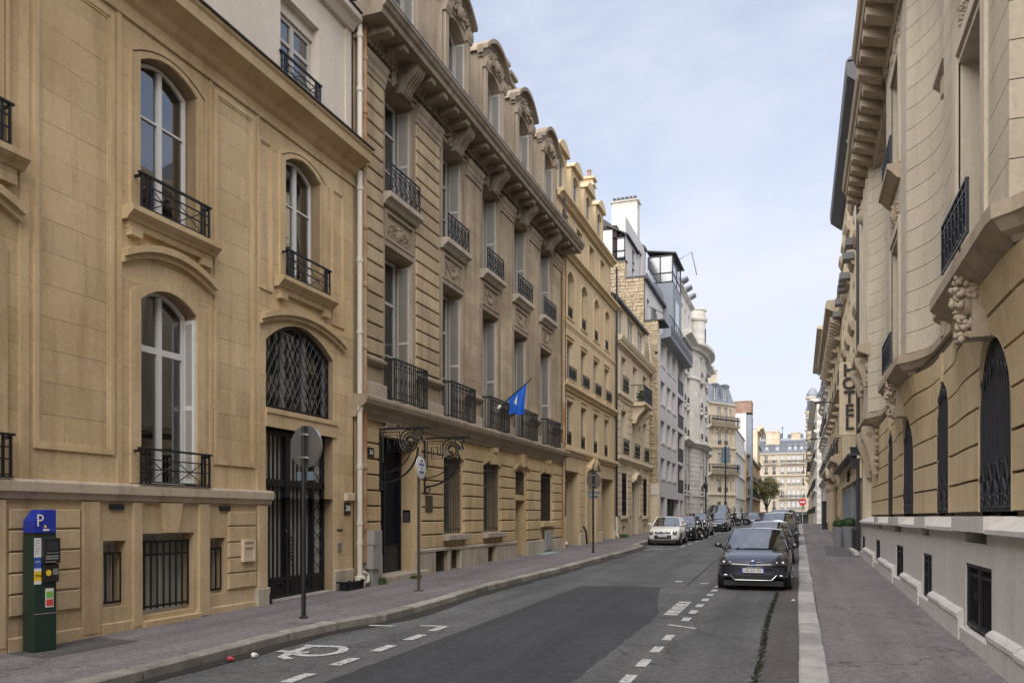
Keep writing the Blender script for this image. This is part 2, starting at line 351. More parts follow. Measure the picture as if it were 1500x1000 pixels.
# ---------------------------------------------------------------- geometry helpers
class MB:
    """collects shapes; links them as ONE mesh object"""
    def __init__(s):
        s.v, s.f = [], []
    def add(s, pts):
        i = len(s.v); s.v.extend([tuple(p) for p in pts]); return i
    def face(s, pts):
        i = s.add(pts); s.f.append(list(range(i, i + len(pts))))
    def box(s, a0, a1, b0, b1, c0, c1):
        i = s.add([(a, b, c) for a in (a0, a1) for b in (b0, b1) for c in (c0, c1)])
        for q in ((0, 1, 3, 2), (4, 6, 7, 5), (0, 4, 5, 1), (2, 3, 7, 6), (0, 2, 6, 4), (1, 5, 7, 3)):
            s.f.append([i + k for k in q])
        return s
    def bbox(s, a0, a1, n0, n1, c0, c1, b=0.015):
        """block with chamfered outer (n1) edges"""
        r = [(a0, n0, c0), (a1, n0, c0), (a1, n0, c1), (a0, n0, c1)]
        m = [(a0, n1 - b, c0), (a1, n1 - b, c0), (a1, n1 - b, c1), (a0, n1 - b, c1)]
        t = [(a0 + b, n1, c0 + b), (a1 - b, n1, c0 + b), (a1 - b, n1, c1 - b), (a0 + b, n1, c1 - b)]
        i = s.add(r + m + t)
        for k in range(4):
            j = (k + 1) % 4
            s.f.append([i + k, i + j, i + 4 + j, i + 4 + k]); s.f.append([i + 4 + k, i + 4 + j, i + 8 + j, i + 8 + k])
        s.f.append([i + 8, i + 9, i + 10, i + 11])
        return s
    def prism(s, pts, ax, lo, hi):
        """pts 2D; ax 'n': (s,z)  'z': (s,n)  's': (n,z)"""
        def P(p, q):
            return (p[0], q, p[1]) if ax == 'n' else (p[0], p[1], q) if ax == 'z' else (q, p[0], p[1])
        k = len(pts); i = s.add([P(p, lo) for p in pts] + [P(p, hi) for p in pts])
        s.f.append([i + j for j in range(k)]); s.f.append([i + k + j for j in range(k)])
        for j in range(k):
            h = (j + 1) % k; s.f.append([i + j, i + h, i + k + h, i + k + j])
        return s
    def ring(s, outer, inner, n0, n1):
        k = len(outer)
        i = s.add([(p[0], n1, p[1]) for p in outer] + [(p[0], n1, p[1]) for p in inner] + [(p[0], n0, p[1]) for p in outer] + [(p[0], n0, p[1]) for p in inner])
        for j in range(k):
            h = (j + 1) % k
            s.f.append([i + j, i + h, i + k + h, i + k + j])
            s.f.append([i + j, i + 2 * k + j, i + 2 * k + h, i + h])
            s.f.append([i + k + j, i + k + h, i + 3 * k + h, i + 3 * k + j])
        return s
    def tube(s, pts, r, k=6, closed=False, r1=None):
        pts = [Vector(p) for p in pts]; n = len(pts); base = len(s.v)
        up0 = None
        for j, p in enumerate(pts):
            if closed: t = pts[(j + 1) % n] - pts[j - 1]
            else: t = pts[min(j + 1, n - 1)] - pts[max(j - 1, 0)]
            t.normalize()
            if up0 is None:
                up0 = Vector((0, 0, 1)) if abs(t.z) < 0.9 else Vector((1, 0, 0))
            a = t.cross(up0)
            if a.length < 1e-4: a = t.orthogonal()
            a.normalize(); b = a.cross(t).normalized(); up0 = b
            rr = r if r1 is None else r + (r1 - r) * j / max(1, n - 1)
            for q in range(k):
                an = 2 * PI * q / k
                s.v.append(tuple(p + a * (rr * math.cos(an)) + b * (rr * math.sin(an))))
        for j in range(n if closed else n - 1):
            h = (j + 1) % n
            for q in range(k):
                w = (q + 1) % k
                s.f.append([base + j * k + q, base + j * k + w, base + h * k + w, base + h * k + q])
        if not closed:
            s.f.append([base + q for q in range(k)]); s.f.append([base + (n - 1) * k + q for q in range(k)])
        return s
    def bar(s, p, q, r, k=4):
        return s.tube([p, q], r, k)
    def lathe(s, prof, c=(0, 0, 0), k=16, axis='z'):
        base = len(s.v)
        for r, z in prof:
            for q in range(k):
                an = 2 * PI * q / k; x, y = r * math.cos(an), r * math.sin(an)
                p = (x, y, z) if axis == 'z' else (z, x, y) if axis == 'x' else (x, z, y)
                s.v.append((p[0] + c[0], p[1] + c[1], p[2] + c[2]))
        for j in range(len(prof) - 1):
            for q in range(k):
                w = (q + 1) % k
                s.f.append([base + j * k + q, base + j * k + w, base + (j + 1) * k + w, base + (j + 1) * k + q])
        s.f.append([base + q for q in range(k)]); s.f.append([base + (len(prof) - 1) * k + q for q in range(k)])
        return s
    def grid(s, rows):
        m = len(rows[0]); i = s.add([p for r in rows for p in r])
        for a in range(len(rows) - 1):
            for b in range(m - 1):
                s.f.append([i + a * m + b, i + a * m + b + 1, i + (a + 1) * m + b + 1, i + (a + 1) * m + b])
        return s
    def ball(s, c, rx, ry, rz, u=10, w=7):
        rows = []
        for j in range(w + 1):
            ph = PI * j / w
            rows.append([(c[0] + rx * math.sin(ph) * math.cos(2 * PI * i / u), c[1] + ry * math.sin(ph) * math.sin(2 * PI * i / u), c[2] + rz * math.cos(ph)) for i in range(u + 1)])
        return s.grid(rows)
    def sweep(s, path, prof, closed=False):
        """path: [(s,n)] ; prof: closed polygon of (offset outwards, z)"""
        rows = []
        n = len(path)
        for j, (a, b) in enumerate(path):
            p, q = path[max(0, j - 1)], path[min(n - 1, j + 1)]
            dx, dy = q[0] - p[0], q[1] - p[1]; L = math.hypot(dx, dy) or 1
            nx, ny = -dy / L, dx / L
            rows.append([(a + nx * o, b + ny * o, z) for o, z in prof + prof[:1]])
        s.grid(rows)
        s.face([r for r in rows[0][:-1]]); s.face([r for r in rows[-1][:-1]])
        return s
    def mesh(s, name, mat, xf=None, flip=False, smooth=False, recalc=True):
        me = bpy.data.meshes.new(name)
        vs = s.v if xf is None else [xf(p) for p in s.v]
        me.from_pydata(vs, [], s.f)
        if recalc:
            bm = bmesh.new(); bm.from_mesh(me)
            bmesh.ops.remove_doubles(bm, verts=bm.verts, dist=0.0004)
            bmesh.ops.recalc_face_normals(bm, faces=bm.faces)
            bm.to_mesh(me); bm.free()
        if smooth:
            for p in me.polygons: p.use_smooth = True
        me.materials.append(M[mat] if isinstance(mat, str) else mat)
        return me

def link(name, data, parent=None, loc=(0, 0, 0), rot=None):
    o = bpy.data.objects.new(name, data); COL.objects.link(o)
    o.parent = parent; o.location = loc
    if rot: o.rotation_euler = rot
    return o

def tag(o, label=None, cat=None, group=None, kind=None):
    if label: o['label'] = label
    if cat: o['category'] = cat
    if group: o['group'] = group
    if kind: o['kind'] = kind
    return o

def part(name, mb, mat, parent=None, loc=(0, 0, 0), rot=None, smooth=False, recalc=True, bevel=0, subd=0):
    o = link(name, mb.mesh(name, mat, smooth=smooth, recalc=recalc), parent, loc, rot)
    if bevel:
        b = o.modifiers.new('bevel', 'BEVEL'); b.width = bevel; b.segments = 2; b.limit_method = 'ANGLE'
    if subd:
        b = o.modifiers.new('smooth', 'SUBSURF'); b.levels = subd; b.render_levels = subd
    return o

def thing(name, loc, rz=0, label=None, cat=None, group=None):
    o = link(name, None, None, loc, (0, 0, rz)); o.empty_display_size = 0.3
    return tag(o, label, cat, group)

def copy_tree(o, loc=None, parent='same', mats=None):
    c = o.copy(); COL.objects.link(c)
    if parent != 'same': c.parent = parent
    if loc is not None: c.location = loc
    for ch in list(o.children):
        copy_tree(ch, None, c)
    return c

def text(body, size, parent, loc, rot, mat, name='lettering', ext=0.002, align='CENTER', sx=1.0, bold=0):
    cu = bpy.data.curves.new(name, 'FONT'); cu.body = body; cu.size = size; cu.extrude = ext
    cu.align_x = align; cu.align_y = 'CENTER'; cu.materials.append(M[mat] if isinstance(mat, str) else mat)
    cu.resolution_u = 3; cu.offset = bold
    tmp = bpy.data.objects.new('tmp', cu)
    me = bpy.data.meshes.new_from_object(tmp); bpy.data.objects.remove(tmp); bpy.data.curves.remove(cu)
    o = link(name, me, parent, loc, rot); o.scale = (sx, 1, 1)
    return o

GS = 0.0155
def gz(y):
    return GS * y if y < 78 else GS * 78 - 0.01 * (y - 78)

def arch_poly(a, b, z0, z1, rise, k=8):
    pts = [(a, z0), (b, z0)]
    if rise <= 0: return pts + [(b, z1), (a, z1)]
    for i in range(k + 1):
        t = i / k; x = b + (a - b) * t
        pts.append((x, z1 + rise * (1 - (2 * t - 1) ** 2)))
    return pts

class Fac:
    """a facade frame: s along the street, n out of the wall, z up (s and z absolute)"""
    def __init__(f, name, x, y, z, phi, m, label, s0, z0, cat='building', group=None):
        f.root = thing(name, (x, y, z), phi, label, cat, group)
        f.m, f.s0, f.z0 = m, s0, z0
        f.cache = {}
    def L(f, p):
        return (p[0] - f.s0, -f.m * p[1], p[2] - f.z0)
    def D(f, p):
        return (p[0], -f.m * p[1], p[2])
    def part(f, name, mb, mat, parent=None, at=None, smooth=False, label=None, rel=False):
        xf = f.D if (at is not None or rel) else f.L
        o = link(name, mb.mesh(name, mat, xf, smooth=smooth), parent or f.root, f.L(at) if at is not None else (0, 0, 0))
        if label: o['label'] = label
        return o
    def put(f, o, at):
        return copy_tree(o, f.L(at))
    def block(f, s0, s1, z0, z1, n0, n1, mat, name='stone_block', b=0.015, parent=None):
        key = (round(s1 - s0, 2), round(z1 - z0, 2), round(n1 - n0, 2), mat, b)
        me = f.cache.get(key)
        if me is None:
            me = MB().bbox(-key[0] / 2, key[0] / 2, 0, key[2], 0, key[1], b).mesh(name, mat, f.D); f.cache[key] = me
        return link(name, me, parent or f.root, f.L(((s0 + s1) / 2, n0, z0)))
    def text(f, body, size, at, mat, name='lettering', parent=None, ext=0.004, sx=1.0):
        o = text(body, size, parent or f.root, f.L(at), (R(90), 0, 0 if f.m == 1 else R(180)), mat, name, ext, sx=sx)
        return o

def wall_mb(s0, s1, z0, z1, ops, n=0.0, th=0.3, k=8):
    """front sheet with openings and their reveals. ops: (a, b, zb, zt, rise)"""
    mb = MB()
    br = sorted({s0, s1, *[min(max(o[0], s0), s1) for o in ops], *[min(max(o[1], s0), s1) for o in ops]})
    def top(o, x):
        return o[3] + (o[4] * (1 - (2 * (x - o[0]) / (o[1] - o[0]) - 1) ** 2) if o[4] > 0 else 0)
    for x0, x1 in zip(br, br[1:]):
        cov = sorted([o for o in ops if o[0] < x1 - 1e-4 and o[1] > x0 + 1e-4], key=lambda o: o[2])
        lo = None
        for i in range(len(cov) + 1):
            up = cov[i][2] if i < len(cov) else z1
            if lo is None or lo[4] <= 0:
                l0 = z0 if lo is None else lo[3]
                if up - l0 > 1e-4: mb.face([(x0, n, l0), (x1, n, l0), (x1, n, up), (x0, n, up)])
            else:
                for j in range(k):
                    a, b = x0 + (x1 - x0) * j / k, x0 + (x1 - x0) * (j + 1) / k
                    mb.face([(a, n, top(lo, a)), (b, n, top(lo, b)), (b, n, up), (a, n, up)])
            if i < len(cov): lo = cov[i]
    for o in ops:
        pts = arch_poly(*o, k=k)
        for j in range(len(pts)):
            p, q = pts[j], pts[(j + 1) % len(pts)]
            mb.face([(p[0], n, p[1]), (q[0], n, q[1]), (q[0], n - th, q[1]), (p[0], n - th, p[1])])
    return mb

def window(f, at, w, h, rise=0.0, rows=(), ncol=2, mat='white', gl='glass', fw=0.06, stile=0.09, bar=0.035, dp=0.07, parent=None, name='window', k=8, curtain=None, pane=True, mid=True):
    """casement window, local origin at the middle of its foot; panes are its children"""
    a, b = -w / 2, w / 2
    mb = MB()
    mb.ring(arch_poly(a, b, 0, h, rise, k), arch_poly(a + fw, b - fw, fw, h - (fw if rise <= 0 else fw * .6), rise * .95 if rise > 0 else 0, k), 0, dp)
    def top(x):
        return h - fw + (rise * .95 * (1 - (2 * (x - a) / w - 1) ** 2) if rise > 0 else 0)
    xs = [a + fw + (w - 2 * fw) * i / ncol for i in range(ncol + 1)]
    for x in xs[1:-1]:
        hw = stile / 2
        mb.box(x - hw, x + hw, 0.004, dp + 0.012, fw * .5, top(x))
    zs = [fw] + list(rows)
    for i, z in enumerate(rows):
        t = bar if not (mid and i == len(rows) - 1) else bar * 2
        mb.box(a + fw * .5, b - fw * .5, 0.006, dp - 0.004, z - t / 2, z + t / 2)
    o = f.part(name, mb, mat, parent, at)
    if pane:
        for i in range(ncol):
            x0, x1 = xs[i] - 0.01, xs[i + 1] + 0.01
            for j, z in enumerate(zs):
                p = MB()
                if j + 1 < len(zs): pts = [(x0, z), (x1, z), (x1, zs[j + 1]), (x0, zs[j + 1])]
                else:
                    pts = [(x0, z), (x1, z)] + [(x1 + (x0 - x1) * q / 4, top(x1 + (x0 - x1) * q / 4) + .02) for q in range(5)]
                p.prism(pts, 'n', dp * .4, dp * .4 + 0.006)
                f.part('pane', p, gl, o, rel=True)
    if curtain:
        c = MB(); rws = []
        for zz in (0.05, h):
            rws.append([(a + w * i / 28, -0.12 + 0.035 * math.sin(i * 1.7 + w * 9) + 0.02 * math.sin(i * .6), zz) for i in range(29) if not (10 < i < 18 and curtain == 'split')])
        c.grid(rws)
        f.part('curtain', c, 'curtain', o, rel=True)
    return o

def railing(f, at, w, h, dp=0.0, style='cross', parent=None, name='railing', mat='iron'):
    mb = MB(); a, b = -w / 2, w / 2
    r = 0.014
    if style == 'cross':
        for x in (a, a + .1, a + .17, b - .17, b - .1, b):
            mb.box(x - r, x + r, dp - r, dp + r, 0, h)
        for z in (0.02, h * .42, h * .72):
            mb.box(a, b, dp - .01, dp + .01, z - .009, z + .009)
        mb.box(a - .05, b + .05, dp - .025, dp + .025, h, h + .03)
        for x0, x1 in ((a + .17, 0), (0, b - .17)):
            mb.bar((x0, dp, .03), (x1, dp, h * .72), .009); mb.bar((x0, dp, h * .72), (x1, dp, .03), .009)
        for x in (a, b): mb.box(x - r, x + r, -.05, dp, h - .04, h)
        mb.box(a - .03, b + .03, dp - .02, dp + .02, -.02, .0)
    elif style == 'scroll':          # dense scrolled panel
        mb.box(a, b, dp - .02, dp + .02, h, h + .03); mb.box(a, b, dp - .012, dp + .012, 0, .025); mb.box(a, b, dp - .012, dp + .012, h * .86, h * .86 + .018)
        n = max(3, int(w / .22)); 
        for x in (a, b): mb.box(x - .016, x + .016, dp - .016, dp + .016, 0, h)
        for i in range(n):
            x = a + w * (i + .5) / n; q = w / n
            mb.tube([(x + q * .44 * math.cos(t) * (1 - .0 * t), dp, h * .43 + h * .40 * math.sin(t)) for t in [j * PI / 6 for j in range(12)]], .010, 4, True)
            mb.tube([(x + q * .3 * math.cos(t) * (1 - t / 9), dp, h * .3 + q * .55 * math.sin(t) * (1 - t / 9)) for t in [j * PI / 4 for j in range(9)]], .012, 4)
            mb.tube([(x - q * .3 * math.cos(t) * (1 - t / 9), dp, h * .58 + q * .55 * math.sin(t) * (1 - t / 9)) for t in [j * PI / 4 for j in range(9)]], .012, 4)
            mb.box(a + w * i / n - .008, a + w * i / n + .008, dp - .01, dp + .01, 0, h)
    elif style == 'bars':            # box balcony: close bars with ring frieze, returns to wall
        mb.box(a - .02, b + .02, dp - .025, dp + .02, h, h + .035)
        for z in (.03, h * .2, h * .8): mb.box(a, b, dp - .01, dp + .01, z - .01, z + .01)
        n = max(4, int(w / .105))
        for i in range(n + 1):
            x = a + w * i / n; q = .016 if i in (0, n) else .0095
            mb.box(x - q, x + q, dp - q, dp + q, 0, h)
        for i in range(n // 2):
            x = a + w * (2 * i + 1) / n
            mb.tube([(x + .05 * math.cos(t), dp + .004, h * .9 + .05 * math.sin(t)) for t in [j * PI / 4 for j in range(8)]], .008, 4, True)
            mb.tube([(x + .035 * math.cos(t), dp + .004, h * .5 + .09 * math.sin(t)) for t in [j * PI / 4 for j in range(8)]], .009, 4, True)
        if dp > .08:
            for x in (a, b):
                mb.box(x - .012, x + .012, 0, dp, h - .02, h + .03); mb.box(x - .012, x + .012, 0, dp, .02, .045)
                for y in (dp * .25, dp * .5, dp * .75): mb.box(x - .008, x + .008, y - .008, y + .008, 0, h)
    elif style == 'far':
        mb.box(a, b, dp - .015, dp + .015, h - .03, h + .03); mb.box(a, b, dp - .012, dp + .012, 0, .04)
        n = max(3, int(w / .16))
        for i in range(n + 1):
            x = a + w * i / n; mb.box(x - .017, x + .017, dp - .014, dp + .014, 0, h)
        mb.box(a, b, dp - .01, dp + .01, h * .55, h * .72)
        if dp > .12:
            for x in (a, b): mb.box(x - .02, x + .02, 0, dp, h - .03, h + .03); mb.box(x - .02, x + .02, dp * .4, dp * .6, 0, h)
    return f.part(name, mb, mat, parent, at)

def bars(f, at, w, h, n=0.0, gap=.13, mat='irongrey', cross=(.12, .88), name='window_grille', r=.013, parent=None):
    mb = MB(); k = max(2, round(w / gap))
    for i in range(k + 1):
        x = -w / 2 + w * i / k; mb.tube([(x, n, 0), (x, n, h)], r, 5)
    for c in cross: mb.box(-w / 2 - .06, w / 2 + .06, n - .012, n + .012, h * c - .018, h * c + .018)
    return f.part(name, mb, mat, parent, at)

def moulding(f, s0, s1, prof, mat, name='cornice', ends=0.0, parent=None, n=0.0):
    """straight run of a moulded profile [(n, z)]"""
    mb = MB(); mb.prism([(n + p[0], p[1]) for p in prof], 's', s0, s1)
    return f.part(name, mb, mat, parent)

def string_prof(z0, z1, d):
    h = z1 - z0
    return [(0, z0), (d * .35, z0), (d * .45, z0 + h * .3), (d * .85, z0 + h * .5), (d, z0 + h * .55), (d, z0 + h * .9), (d * .9, z1), (0, z1)]

def arc_hood(s0, s1, z, rise, d, t, k=12):
    """moulded segmental hood over an opening"""
    mb = MB()
    for j, (o, dd) in enumerate(((0.0, d * .55), (t * .45, d))):
        lo = [(s0 + (s1 - s0) * i / k, z + o + rise * (1 - (2 * i / k - 1) ** 2)) for i in range(k + 1)]
        up = [(p[0], p[1] + t * (.45 if j == 0 else .55)) for p in reversed(lo)]
        mb.prism(lo + up, 'n', 0.0, dd)
    return mb

def panel_frame(s0, s1, z0, z1, w=.07, d=.03):
    mb = MB()
    mb.ring([(s0, z0), (s1, z0), (s1, z1), (s0, z1)], [(s0 + w, z0 + w), (s1 - w, z0 + w), (s1 - w, z1 - w), (s0 + w, z1 - w)], -.01, d)
    w2 = w * 1.5
    mb.ring([(s0 + w * .5, z0 + w * .5), (s1 - w * .5, z0 + w * .5), (s1 - w * .5, z1 - w * .5), (s0 + w * .5, z1 - w * .5)], [(s0 + w2, z0 + w2), (s1 - w2, z0 + w2), (s1 - w2, z1 - w2), (s0 + w2, z1 - w2)], -.01, d * .5)
    return mb

def shutter(f, at, w, h, parent=None, mat='offwhite', side=1, th=.035, name='shutter'):
    """louvred leaf folded against the reveal: lies in the n-z plane"""
    mb = MB()
    fr = .05
    mb.box(0, th, 0, fr, 0, h); mb.box(0, th, w - fr, w, 0, h)
    for z in (0, h * .45, h - .07): mb.box(0, th, fr, w - fr, z, z + .07)
    n = int(h / .055)
    for i in range(n):
        z = .07 + i * (h - .14) / n
        mb.face([(0.004, fr, z), (0.004, w - fr, z), (th - .004, w - fr, z + .045), (th - .004, fr, z + .045)])
    if side < 0:
        mb.v = [(-p[0], p[1], p[2]) for p in mb.v]
    return f.part(name, mb, mat, parent, at)

def carved(s0, s1, z0, z1, kind=0, seed=1):
    """carved relief: garland / vase with leaves made of many small lumps"""
    rn = random.Random(seed); mb = MB(); w = s1 - s0; h = z1 - z0; c = (s0 + s1) / 2
    def lump(x, z, r, d): mb.ball((x, 0.0, z), r, d, r * rn.uniform(.8, 1.2), 7, 4)
    if kind == 0:      # swag
        for i in range(48):
            t = rn.uniform(-1, 1); k = 1.3 - .5 * abs(t)
            lump(c + t * w * .36, z0 + h * (.24 + .56 * t * t) + rn.uniform(-1, 1) * w * .035 * k, w * rn.uniform(.016, .036) * k, .055)
        for sgn in (-1, 1):
            for i in range(16): lump(c + sgn * w * (.41 + rn.uniform(-.025, .025)), z0 + h * rn.uniform(.08, .85), w * rn.uniform(.015, .03), .04)
        for i in range(8): lump(c + rn.uniform(-.07, .07) * w, z0 + h * rn.uniform(.58, .85), w * .03, .05)
        mb.tube([(c + w * .13 * math.cos(t), .02, z0 + h * .74 + w * .07 * math.sin(t)) for t in [j * PI / 5 for j in range(10)]], .014, 4, True)
    else:              # vase and foliage
        mb.lathe([(.02, z0 + h * .08), (w * .07, z0 + h * .2), (w * .11, z0 + h * .45), (w * .055, z0 + h * .62), (w * .085, z0 + h * .72)], (c, -.03, 0), 10)
        for i in range(110):
            x = rn.uniform(-1, 1); z = rn.uniform(.08, .9) * (1 - .45 * abs(x))
            lump(c + x * w * .44, z0 + h * z, min(w, h * 1.8) * rn.uniform(.012, .03), .045)
    return mb

def console_mb(w, h, d, seed=1):
    """S-scroll bracket with leaf lumps at its sides; origin at its top on the wall"""
    mb = MB(); rn = random.Random(seed); pr = []
    N = 14
    for i in range(N + 1):
        t = i / N
        n = d * (.98 - .30 * t - .50 * t * t) + .09 * d * math.sin(t * 2 * PI * 1.15 + .2)
        pr.append((n, -h * t))
    mb.prism([(0, 0)] + pr + [(0, -h)], 's', -w / 2, w / 2)
    for q in (-.36, -.12, .12, .36):
        mb.tube([(q * w, p[0] + .012, p[1]) for p in pr], w * .075, 5)
    for sgn in (-1, 1):
        mb.tube([(sgn * w * .52, d * .62 + d * .24 * (1 - t / 12) * math.cos(t), -h * .18 + d * .24 * (1 - t / 12) * math.sin(t)) for t in [j * .6 for j in range(16)]], .02, 4)
        for i in range(11): mb.ball((sgn * (w * .62 + rn.uniform(0, w * .42)), .05, -h * rn.uniform(.1, .85)), .055, .075, .075, 6, 4)
    return mb

def slate_rows(f, s0, s1, n0, z0, n1, z1, rows, mat='slate', name='slate_course'):
    """a steep slope of overlapping slate courses, one object per course"""
    for i in range(rows):
        t0, t1 = i / rows, (i + 1.12) / rows
        na, za, nb, zb = n0 + (n1 - n0) * t0, z0 + (z1 - z0) * t0, n0 + (n1 - n0) * t1, z0 + (z1 - z0) * t1
        mb = MB(); L = s1 - s0; k = max(1, int(L / .3))
        for j in range(k):
            a, b = s0 + L * j / k + .004, s0 + L * (j + 1) / k - .004
            mb.face([(a, na + .022, za), (b, na + .022, za), (b, nb + .004, zb), (a, nb + .004, zb)])
            mb.face([(a, na + .022, za), (b, na + .022, za), (b, na, za), (a, na, za)])
        f.part(name, mb, mat)

def ashlar(f, s0, s1, z0, z1, nrow, ops, mat, avg=1.15, n=0.0, back=.011, gap=.0022, seed=1, name='stone_block'):
    """courses of separate stones cut round the openings; ops: (a, b, zb, zt, rise)"""
    rn = random.Random(seed); H = (z1 - z0) / nrow
    def hw(o, z):
        if z < o[2] or z > o[3] + max(o[4], 0): return 0.0
        if z <= o[3]: return (o[1] - o[0]) / 2
        return (o[1] - o[0]) / 2 * math.sqrt(max(0.0, 1 - (z - o[3]) / o[4]))
    for r in range(nrow):
        a, b = z0 + r * H + gap, z0 + (r + 1) * H - gap
        act = sorted([o for o in ops if o[2] < b - .004 and o[3] + o[4] > a + .004 and o[1] > s0 and o[0] < s1])
        zs = {a, b}
        for o in act:
            for q in (o[2], o[3], o[3] + o[4]):
                if a + .002 < q < b - .002: zs |= {q - .0006, q + .0006}
            if o[4] > 0: zs |= {a + (b - a) * i / 5 for i in range(1, 5)}
        zs = sorted(zs)
        segs = []; left = lambda z: s0
        for o in act:
            c = (o[0] + o[1]) / 2
            segs.append((left, lambda z, o=o, c=c: c - hw(o, z) - .001)); left = (lambda z, o=o, c=c: c + hw(o, z) + .001)
        segs.append((left, lambda z: s1))
        for l, g in segs:
            lo, hi = max(l(z) for z in zs), min(g(z) for z in zs)
            if hi - lo < .04: continue
            k = max(1, round((hi - lo) / avg)); cuts = [lo + (hi - lo) * (i + (rn.uniform(-.22, .22) if 0 < i < k else 0)) / k for i in range(k + 1)]
            for i in range(k):
                L_ = l if i == 0 else (lambda z, q=cuts[i]: q + gap)
                G_ = g if i == k - 1 else (lambda z, q=cuts[i + 1]: q - gap)
                mb = MB(); d = rn.uniform(-.0015, .0015)
                rows = [[(L_(z), n + d, z), (G_(z), n + d, z)] for z in zs]
                mb.grid(rows)
                rim = [q[0] for q in rows] + [q[1] for q in rows[::-1]]
                for j in range(len(rim)):
                    p, q = rim[j], rim[(j + 1) % len(rim)]
                    mb.face([p, q, (q[0], q[1] - back, q[2]), (p[0], p[1] - back, p[2])])
                f.part(name, mb, mat)

# ================================================================= THE SETTING: ground
YB = [-14, -6, 0, 6, 12, 18, 24, 30, 36, 42, 48, 54, 60, 66, 72, 75, 77, 79, 81, 84, 90, 100, 120, 160, 220]
def sheet(x0, x1, dz, y0=None, y1=None, xf=None):
    ys = [y for y in YB if (y0 is None or y > y0) and (y1 is None or y < y1)]
    if y0 is not None: ys = [y0] + ys
    if y1 is not None: ys = ys + [y1]
    mb = MB()
    if xf: mb.grid([[(x, y, gz(y) + dz) for x in xf(y)] for y in ys])
    else: mb.grid([[(x, y, gz(y) + dz) for x in (x0, x1)] for y in ys])
    return mb
g = MB(); g.grid([[(x, y, z) for x in (-900, -60, 60, 900)] for y, z in ((-900, -.25), (-20, gz(-20) - .25), (0, -.06), (78, gz(78) - .06), (230, gz(230) - .06), (1500, gz(230) - .3))])
tag(part('ground', g, 'asphalt'), kind='structure')
KL = [(-6.85, -14), (-6.85, 10.3), (-6.72, 10.7), (-6.5, 11.3), (-6.45, 12.2), (-6.48, 14), (-6.6, 16.6), (-6.52, 19), (-6.43, 23), (-6.38, 30), (-6.36, 34.4), (-6.5, 35.0), (-6.95, 35.8), (-7.05, 37), (-7.05, 84)]
def kl(y):
    for (xa, ya), (xb, yb) in zip(KL, KL[1:]):
        if ya <= y <= yb: return xa + (xb - xa) * (y - ya) / (yb - ya)
    return KL[-1][0]
YB2 = sorted(set(YB + [p[1] for p in KL]))
road = MB(); road.grid([[(x, y, gz(y)) for x in (-9.0, -4.5, 0.02)] for y in YB if y <= 220])
road = tag(part('road', road, 'road'), kind='structure')
pl = MB()
ys = [y for y in YB2 if y <= 84]
pl.grid([[(x, y, gz(y) + .12) for x in (-12.2, -9.2, kl(y) - .24)] for y in ys])
pave_l = tag(part('left_pavement', pl, 'pave'), kind='structure')
pr = MB(); pr.grid([[(x, y, gz(y) + .12) for x in (.30, 1.4, 3.4)] for y in YB if y <= 81])
pr.face([(.0, 81, gz(81) + .12), (3.4, 81, gz(81) + .12), (3.4, 81, gz(81) - .1), (.0, 81, gz(81) - .1)])
pave_r = tag(part('right_pavement', pr, 'pave'), kind='structure')
pf = MB(); pf.grid([[(x, y, gz(y) + .12) for x in (.1, 6)] for y in (96, 100, 120, 160, 190)])
tag(part('far_pavement', pf, 'pave'), kind='structure')
pf = MB(); pf.grid([[(x, y, gz(y) + .12) for x in (-14, -6.6)] for y in (99, 120, 160, 190)])
tag(part('far_left_pavement', pf, 'pave'), kind='structure')

# kerbs: every stone its own object
KS = {}
def kerb_stone(parent, x, y, L, ang, w, mat, h=.12):
    key = (round(L, 1), w, mat, h)
    if key not in KS:
        mb = MB(); l = key[0]; b = .018
        mb.bbox(-w / 2, w / 2, -.25, h + .004, -l / 2 + .016, l / 2 - .016, b)
        mb.v = [(a, c, n + GS * c) for a, n, c in mb.v]
        KS[key] = mb.mesh('kerb_stone', mat)
    return link('kerb_stone', KS[key], parent, (x + rn.uniform(-.008, .008), y, gz(y) + rn.uniform(-.006, .006)), (0, 0, ang + rn.uniform(-.006, .006)))
rn = random.Random(3)
kr = tag(link('right_kerb', None), kind='structure')
y = -6.0
rn = random.Random(3)
while y < 80:
    L = rn.choice((1.0, 1.1, 1.2, 1.3)) if y < 45 else 2.4
    kerb_stone(kr, .15, y + L / 2, L, 0, .30, 'kerb'); y += L
klf = tag(link('left_kerb', None), kind='structure')
seg = []
for (xa, ya), (xb, yb) in zip(KL[1:], KL[2:]):
    pass
y = -4.0
while y < 83:
    L = rn.choice((.9, 1.0, 1.1)) if y < 40 else 2.4
    xa, xb = kl(y), kl(min(84, y + L))
    a = math.atan2(xb - xa, L)
    ll = math.hypot(L, xb - xa)
    yc = y + L / 2
    hh = .12
    kerb_stone(klf, (xa + xb) / 2 - .13 * math.cos(a), yc, ll, -a, .26, 'kerbold', hh); y += L

def strip(name, mat, dz, ys, x0f, x1f, parent=None, kind=None):
    mb = MB(); mb.grid([[(x0f(y), y, gz(y) + dz), (x1f(y), y, gz(y) + dz)] for y in ys])
    o = part(name, mb, mat, parent)
    return o
rnw = random.Random(11)
jit = {}
ysg = [-6 + .5 * i for i in range(90)]
for yy in ysg: jit[yy] = rnw.uniform(-.05, .09)
strip('damp_gutter', 'wet', .005, ysg, lambda y: kl(y) - .01, lambda y: kl(y) + .24 + jit[y], road)
strip('gutter_strip', 'gutter', .005, [y for y in YB if y < 76], lambda y: -.46, lambda y: .01, road)
